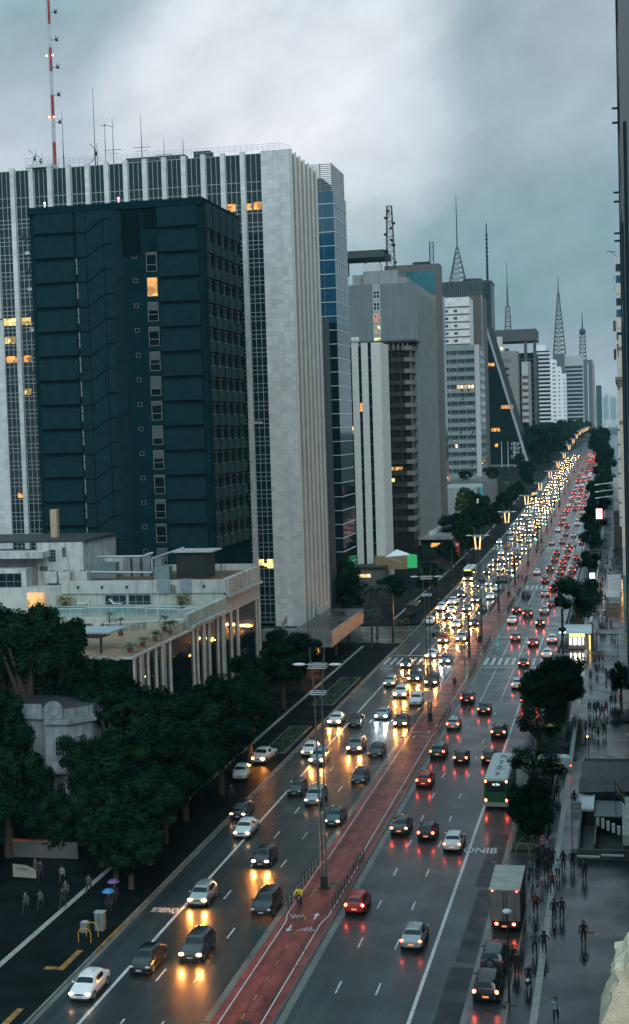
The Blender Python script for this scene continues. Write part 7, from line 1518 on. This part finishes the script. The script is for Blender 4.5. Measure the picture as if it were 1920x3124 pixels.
for x, lab in ((-2.5, 'grey pavement bin with twin lids behind the subway entrance'), ):
    t = thing('pavement_bin', lab, 'bin', (x, 166, .15)); b = MB(); b.box(-.8, .8, -.3, .3, 0, 1.0); part('case', b, M('cabinet_grey', (.13, .16, .16), .5), t, True); b = MB(); b.box(-.85, .85, -.35, .35, 1.0, 1.06); part('lid', b, M('cabinet_top', (.28, .32, .32), .4), t, True)
t = thing('low_wall', 'low grey wall section on the pavement behind the subway louvres', 'wall', (-1.2, 166, .15)); b = MB(); b.box(-.6, 1.2, 0, .25, 0, 1.1); part('block', b, conc_d, t, True); b = MB(); b.box(-.65, 1.25, -.04, .29, 1.1, 1.18); part('coping', b, M('cabinet_top', (.28, .32, .32), .4), t, True)
for x, y, lab, col in ((-44.2, 395, 'red hanging banner sign on a post by the side street shops', (.35, .02, .02)), (-44.8, 452, 'red square shop sign with a white mark near the grey finned slab', (.30, .03, .03))):
    t = thing('banner_sign', lab, 'sign', (x, y, gz(y))); b = MB(); b.box(-.7, .7, -.08, .08, 4.2, 8.2 if y < 400 else 6); part('panel', b, M('sign_red%d' % y, col, .5), t, True); b = MB(); b.cyl((0, 0, 0), (0, 0, 4.2), .08); part('post', b, steel_d, t, True); b = MB(); b.box(-.4, .4, -.1, -.082, 7.2 if y < 400 else 4.9, 7.9 if y < 400 else 5.4); part('mark', b, M('board_white', (.5, .53, .53), .4), t, True)
me = text_mesh('ira', 1.5, ME('letters_pale', (.8, .85, .85), .5), .1); t = thing('shop_letters', 'tall upright pale shop lettering above the dark side street trees', 'sign', (-48.5, 500, 14)); o = part('lettering', me, None, t); o.rotation_euler = (R(90), R(-90), 0)
for x, y, h, lab in ((-41.6, 262, 9.5, 'tall black post on the street corner by the palms'), (-41.5, 358, 9, 'tall black post on the pavement near the oncoming bus'), (-41.6, 330, 7, 'dark post between the corner railings and the oncoming bus')):
    t = thing('dark_post', lab, 'post', (x, y, .15)); b = MB(); b.box(-.18, .18, -.18, .18, 0, h); part('shaft', b, blackm, t, True); b = MB(); b.box(-.3, .3, -.3, .3, 0, .3); part('foot', b, conc_d, t, True)
t = thing('bus_shelter', 'dark glass bus shelter on the corner before the pavement of the side street', 'bus shelter', (-43.5, 303, .15)); b = MB(); b.box(-1.2, 1.0, -4, 4, 2.5, 2.65); part('roof', b, steel_d, t, True); b = MB(); b.box(-1.1, -1.05, -3.9, 3.9, .3, 2.4); part('glass_back', b, glass_d, t, True)
for y in (-3.8, 0, 3.8): b = MB(); b.cyl((-1.0, y, 0), (-1.0, y, 2.5), .06); part('post', b, steel_d, t, True)
b = MB(); b.box(-.9, -.4, -3, 3, .42, .5); part('bench', b, steel_d, t, True)
# ---------------------------------------------------------------- trees
def leaf_mat(name, a, c):
    m, n, l, b = nodemat(name)
    t = n.new('ShaderNodeTexCoord'); nz = n.new('ShaderNodeTexNoise'); nz.inputs['Scale'].default_value = 3.2; nz.inputs['Detail'].default_value = 3; l.new(t.outputs['Object'], nz.inputs['Vector'])
    r = n.new('ShaderNodeValToRGB'); r.color_ramp.elements[0].position = .36; r.color_ramp.elements[1].position = .66; r.color_ramp.elements[0].color = (*a, 1); r.color_ramp.elements[1].color = (*c, 1)
    l.new(nz.outputs['Fac'], r.inputs[0]); l.new(r.outputs[0], b.inputs['Base Color']); b.inputs['Roughness'].default_value = .95; b.inputs['Specular IOR Level'].default_value = 0.0
    return m
leaf = leaf_mat('leaf_dark', (.001, .006, .005), (.008, .036, .022)); leaf2 = leaf_mat('leaf_mid', (.0015, .008, .005), (.012, .042, .02)); leaf_y = leaf_mat('leaf_yellowish', (.02, .04, .012), (.06, .085, .025))
def crown(seed, n, size, lobes=13, flat=1.0):
    r = random.Random(seed); b = MB(); L_ = []
    for k in range(lobes):
        while True:
            p = Vector((r.uniform(-1, 1), r.uniform(-1, 1), r.uniform(-.8, .9)))
            if .25 < p.length < 1.1: break
        L_.append((p * .68, r.uniform(.17, .40)))
    for k in range(n):
        c, rad = r.choice(L_); d = Vector((r.gauss(0, 1), r.gauss(0, 1), r.gauss(0, .8))).normalized()
        q = c + d * rad * (r.random() ** .38); s = size * r.uniform(.6, 1.35)
        nrm_ = (d + Vector((r.uniform(-.8, .8), r.uniform(-.8, .8), r.uniform(.0, 1.1)))).normalized(); u = nrm_.orthogonal().normalized(); v = nrm_.cross(u); a = r.uniform(0, 6.28); u, v = u * math.cos(a) + v * math.sin(a), v * math.cos(a) - u * math.sin(a)
        b.face([q - u * s, q - v * s * .55 + nrm_ * s * .15, q + u * s, q + v * s * .55 + nrm_ * s * .12])
    return b
CR = [crown(k, 15000, .046, 24).mesh('crown', [leaf]) for k in range(4)] + [crown(k + 9, 14000, .044, 26).mesh('crown', [leaf2]) for k in range(3)]
CRS = crown(31, 1900, .055, 15).mesh('crown', [leaf2]); CRY = crown(37, 4200, .07).mesh('crown', [leaf_y]); CRF = [crown(41 + k, 6000, .062, 18).mesh('crown', [leaf if k else leaf2]) for k in range(3)]
trng = random.Random(21)
def tree(x, y, zc, rx, rz, lab, group=None, kind=None, zg=None):
    zg = (gz(y) + .15) if zg is None else zg
    t = thing('broadleaf_tree', lab, 'tree', (x, y, zg), 0, group)
    rx *= 1.16; rz *= 1.2
    h = max(.8, zc - zg); r0 = .05 * h + .07; b = MB(); b.cyl((0, 0, 0), (.1, .05, h * .55), r0, r0 * .75, 8); b.cyl((.1, .05, h * .55), (0, 0, h + rz * .2), r0 * .75, r0 * .35, 7)
    for k in range(6):
        a = k * 1.05 + trng.uniform(0, .6); e_ = Vector((math.cos(a) * rx * .62, math.sin(a) * rx * .62, h + trng.uniform(-.25, .35) * rz)); m_ = Vector((e_.x * .45, e_.y * .45, h * .75)); b.cyl((.08, .04, h * .5), m_, r0 * .45, r0 * .3, 6); b.cyl(m_, e_, r0 * .3, r0 * .12, 5)
    part('trunk', b, trunkm, t, True)
    me = {None: CR, 'far': CRF, 'sparse': [CRS], 'yellow': [CRY]}[kind]
    o = part('crown', trng.choice(me), None, t); o.location = (0, 0, h); o.scale = (rx, rx, rz); o.rotation_euler = (0, 0, trng.uniform(0, 6.28))
    return t
gl_ = 'dark trees of the mansion garden'
for x, y, zc, rx, rz, lab in ((-61.3, 141, 19.2, 4.4, 4.7, 'tallest garden tree rising in front of the hotel pool terrace'), (-68.5, 141, 17.2, 5, 4.4, 'tall tree at the edge of the picture beside the tallest garden tree'), (-58.4, 142.5, 11.5, 4.2, 4.2, 'dark tree filling the space under the pergola'), (-52.4, 146.5, 10.8, 4.4, 4.4, 'dark tree before the bare end of the hotel terrace'),
    (-59.8, 143.5, 17.2, 4.6, 4.4, 'tall tree in front of the white service building'), (-64.6, 144, 18.8, 4.4, 4.2, 'tall tree covering the lit pool bar'), (-55.0, 141.5, 12.6, 3.2, 2.2, 'dark crown right behind the mansion bay roof'), (-46.0, 127.5, 7.0, 3.6, 3.2, 'dark crown between mansion balcony and the low rounded tree'), (-45.2, 121.5, 4.2, 3.0, 2.9, 'dark crown beside the dim umbrellas'), (-52.2, 131.5, 8.8, 2.4, 2.4, 'dark crown covering the mansion corner window'), (-57.0, 130.2, 7.0, 2.2, 2.6, 'dark crown before the mansion flank wall'), (-46, 141.5, 5.2, 3.2, 3.0, 'low crown between the broad tree and the rounded tree'), (-44.2, 133, 5.4, 3.0, 2.8, 'kerbside crown under the broad tree'), (-52, 138.5, 6.8, 3.4, 3.4, 'dark crown inside the garden behind the mansion balcony'), (-61.2, 134, 13.0, 2.6, 2.2, 'dark crown beside the carved gable at the picture edge'), (-60.4, 132.8, 9.3, 2.7, 4.2, 'dark tree screening the mansion side at the picture edge'), (-55.8, 130.6, 4.5, 2.3, 2.5, 'bushy dark crown under the mansion arched window'), (-63.5, 126.5, 8.0, 4.4, 4.2, 'dark garden tree before the mansion left flank'.replace('left ', '')), (-54.6, 127.5, 3.6, 2.8, 2.7, 'dark garden tree hiding the mansion ground floor'), (-60.5, 124.5, 5.0, 3.6, 3.4, 'low dark garden tree under the mansion flank tree'), (-66, 137, 11, 4, 4.5, 'dark tree behind the mansion gable'), (-57, 146, 13.5, 4.5, 3.2, 'dark tree rising behind the mansion roof'), (-49.3, 130, 7.4, 3.2, 3.6, 'dark tree pressing against the mansion balcony'), (-44.6, 141, 6.4, 3.6, 3.6, 'kerbside tree between the broad tree and parked white sedan'), (-51, 152, 6.5, 4, 4.5, 'tree filling the gap under the hotel terrace corner'), (-50.5, 166, 5.6, 3.6, 3.8, 'lower tree before the wide hotel stone fin'),
    (-46.4, 134, 8.8, 4.8, 4.2, 'broad tree beside the mansion balcony towards the avenue'), (-47.2, 147.5, 8.4, 4.8, 4.0, 'big rounded tree in front of the first hotel stone fins'), (-47.5, 160.5, 8.6, 4.2, 3.4, 'dark tree overhanging the parked white sedan'), (-47.2, 173, 7.8, 4.2, 3.2, 'dark tree overhanging the parked white pickup'), (-48.5, 187, 7.4, 4.2, 3.2, 'dark tree before the last hotel stone fins'), (-48.0, 200, 6.8, 4, 3.0, 'tree behind the tall unlit street lamp head'), (-48.2, 214, 6.2, 3.8, 2.9, 'tree standing short of the tower canopy'), (-52.5, 222, 6.0, 3.6, 2.8, 'tree squeezed between hotel end and tower canopy'),
    (-42.9, 119, 4.6, 3.3, 2.7, 'low rounded tree above the dark pavement bus lane'), (-43.5, 126, 6.0, 3.2, 2.8, 'tree between the low rounded tree and the broad tree'), (-58.0, 127, 8.4, 3.4, 3.9, 'dark garden tree at the picture edge hiding the mansion flank'), (-43.8, 152, 6.4, 3.9, 3.0, 'kerbside crown reaching out over the parked white sedan'), (-44.2, 166, 6.6, 3.4, 2.6, 'kerbside crown over the parked white pickup'), (-56.5, 149.5, 11.8, 3.6, 2.6, 'dark crown just below the iron railing of the terrace'), (-65.5, 131, 14, 4.8, 5, 'high dark garden tree behind the mansion flank'), (-53.0, 128, 3.9, 2.6, 2.4, 'bushy tree under the mansion window bay'), (-58.6, 120, 5.2, 3.6, 3.2, 'dark tree at the picture edge near the pale banner'), (-47.8, 125, 5.2, 3.0, 2.8, 'dark tree by the mansion porch column'), (-50.5, 137.5, 12.4, 2.6, 1.9, 'leaning crown brushing the mansion parapet'), (-72, 150, 12, 6, 5.5, 'wide dark tree behind the tall garden trees')): tree(x, y, zc, rx, rz, lab, gl_)
gr = 'trees along the wide wet pavement'
for x, y, zc, rx, rz, lab, k in ((-10.2, 192.5, 5.2, 4.9, 3.1, 'big spreading dark tree half hiding the bronze bus', None), (-8.4, 205, 4.6, 3.4, 2.9, 'dark tree right behind the big spreading tree', None), (-9.5, 200, 3.4, 3.6, 2.6, 'low dark foliage mass under the spreading trees', None), (-8.7, 287, 6.0, 4.5, 4.2, 'big round dark tree beyond the lit kiosk', None), (-9.4, 138.5, 2.7, 2.3, 2.0, 'dense dark shrub tree in the planter beside the green bus', None), (-9.4, 143.5, 3.0, 2.1, 1.9, 'dense dark shrub tree closer to the bus side', None), (-9.7, 153.5, 4.2, 3.2, 1.6, 'sparse feathery tree in front of the white van', 'sparse'), (-7.9, 157, 2.8, 2.2, .9, 'feathery low spreading tree over the pavement edge', 'sparse'), (-10.2, 172, 4.5, 3.0, 2.2, 'thin branched tree reaching over the bus lane', 'sparse'), (-8.0, 366, 5.6, 2.8, 2.6, 'small round dark tree beside the small lit screen', 'far'), (-8.4, 416, 7.0, 3.3, 3.0, 'round dark tree below the pink screen', 'far'), (-8.6, 470, 8.4, 3.9, 3.8, 'dark tree behind the pink screen', 'far'), (-8.2, 530, 10, 4.6, 4.8, 'dark tree where the white roof arms reach out', 'far'), (-8.4, 600, 12.5, 5, 5.5, 'big dark tree past the brown side wall', 'far'), (-7.6, 690, 16, 5, 6, 'dark tree on the rising stretch of pavement', 'far'), (-7.4, 780, 19, 5.4, 6.5, 'second dark tree on the rising stretch of pavement', 'far'), (-9.5, 870, 22, 6.2, 7.5, 'third dark tree higher on the rising stretch', 'far'), (-12.5, 970, 25.0, 7.5, 8.5, 'great dark tree near the vanishing point of the avenue', 'far'), (-14, 1090, 28, 9, 9.5, 'farthest great dark tree closing the avenue', 'far'), (-.5, 210, 3.2, 1.8, 2.4, 'narrow dark plant hugging the dark facade', None)): tree(x, y, zc, rx, rz, lab, gr, k)
gf = 'street trees on the far oncoming side'
for x, y, zc, rx, rz, lab, k in ((-56.5, 296, 6.2, 4.6, 3.6, 'dark tree mass beside the marble tower side fins', 'far'), (-61, 310, 7.5, 5, 4.5, 'dark tree mass under the blue glass tower', 'far'), (-50.5, 318, 4.8, 3.2, 2.8, 'round tree behind the bus shelter corner', 'far'), (-45.0, 336, 4.4, 2.8, 2.4, 'bushy street tree behind the third street lamp head', 'far'), (-46.0, 352, 4.6, 2.8, 2.4, 'dark street tree before the oncoming bus', 'far'), (-44.0, 424, 7.0, 3.8, 3.4, 'round dark street tree below the finned slab canopy', 'far'), (-47, 440, 8, 3.8, 3.4, 'taller dark tree behind the round street tree', 'far'), (-52, 455, 9, 4.5, 4.5, 'dark tree mass between the finned slab canopy and the side street', 'far'), (-50, 530, 11, 4.6, 4.6, 'dark tree mass in front of the yellowish trees', 'far'), (-49, 480, 9, 4.2, 4, 'dark crown beside the upright shop lettering', 'far'), (-47, 395, 5.8, 3.2, 3.2, 'dark crown by the ochre pavilion corner', 'far'), (-44.0, 500, 8.4, 3.8, 3.4, 'dark street tree by the packed headlights', 'far'), (-43.6, 552, 11, 4.4, 4.2, 'large dark tree before the tiled podium', 'far'), (-60.5, 560, 10.5, 3.4, 3.4, 'yellowish bushy tree on the planted ramp', 'yellow'), (-61, 575, 13.5, 3.2, 3.0, 'second yellowish tree higher on the planted ramp', 'yellow'), (-57, 566, 10, 3.2, 5.5, 'dark conical tree beside the yellowish trees', 'far'), (-54, 580, 9, 3.5, 3.4, 'dark tree at the foot of the tiled podium', 'far'), (-45, 640, 11, 4, 4, 'dark tree past the tiled podium', 'far'), (-58, 672, 18, 3, 3, 'tree on the podium roof garden', 'far'), (-70, 668, 17.5, 4, 2, 'low hedge tree under the grey office front', 'far'), (-46, 730, 13.5, 4.2, 4, 'dark tree level with the black sloping tower foot', 'far'), (-50, 800, 16, 5, 4.5, 'dark tree before the flagpoles', 'far'), (-60, 880, 19, 4, 4, 'tree beside the flagpoles', 'far'), (-47, 900, 19, 5, 5, 'dark tree by the sloping tower corner', 'far')): tree(x, y, zc, rx, rz, lab, gf, k)
spots = [(-49, 980), (-58, 1000), (-50, 1050), (-62, 1060), (-52, 1120), (-66, 1130), (-50, 1190), (-60, 1210), (-52, 1270), (-64, 1290), (-50, 1340), (-60, 1370), (-51, 1410), (-47.5, 1500), (-56, 1520), (-46, 1620), (-54, 1660), (-44, 1780)]
for k, (x, y) in enumerate(spots): tree(x, y, 27 + trng.uniform(-1, 4) + (y - 980) * .006, 11, 10 + trng.uniform(0, 2), 'one of the big dark park trees massed before the white stepped apartments', 'big park trees along the avenue', 'far')
for i, (x, y, h, ln, lab) in enumerate(((-45.4, 267, 9.6, 3.0, 'tall street palm on the corner beside the tower canopy'), (-47.6, 274, 8.6, 2.9, 'second street palm behind the tall corner palm'), (-44.6, 256, 6.5, 2.6, 'shorter street palm before the zebra crossing'), (-47, 604, 12, 3, 'street palm in front of the tiled podium'))):
    palm('street_palm', lab, x, y, gz(y) + .15, h, ln, 46, frond if y > 500 else M('palm_dark', (.018, .045, .028), .55, .4, 3), False, 'street palms', 60 + i)

# ---------------------------------------------------------------- evening haze
b = MB(); b.box(-9005, 9005, -405, 12005, -1.6, 260)
hz_ = solo('haze', None, None, b, []); tag(hz_, kind='stuff')
hm = bpy.data.materials.new('haze_air'); hm.use_nodes = True; n = hm.node_tree.nodes; l = hm.node_tree.links
for q in list(n):
    if q.type == 'BSDF_PRINCIPLED': n.remove(q)
v = n.new('ShaderNodeVolumePrincipled'); v.inputs['Color'].default_value = (.38, .80, .90, 1); v.inputs['Density'].default_value = HAZE
l.new(v.outputs[0], [q for q in n if q.type == 'OUTPUT_MATERIAL'][0].inputs['Volume']); hz_.data.materials.append(hm)
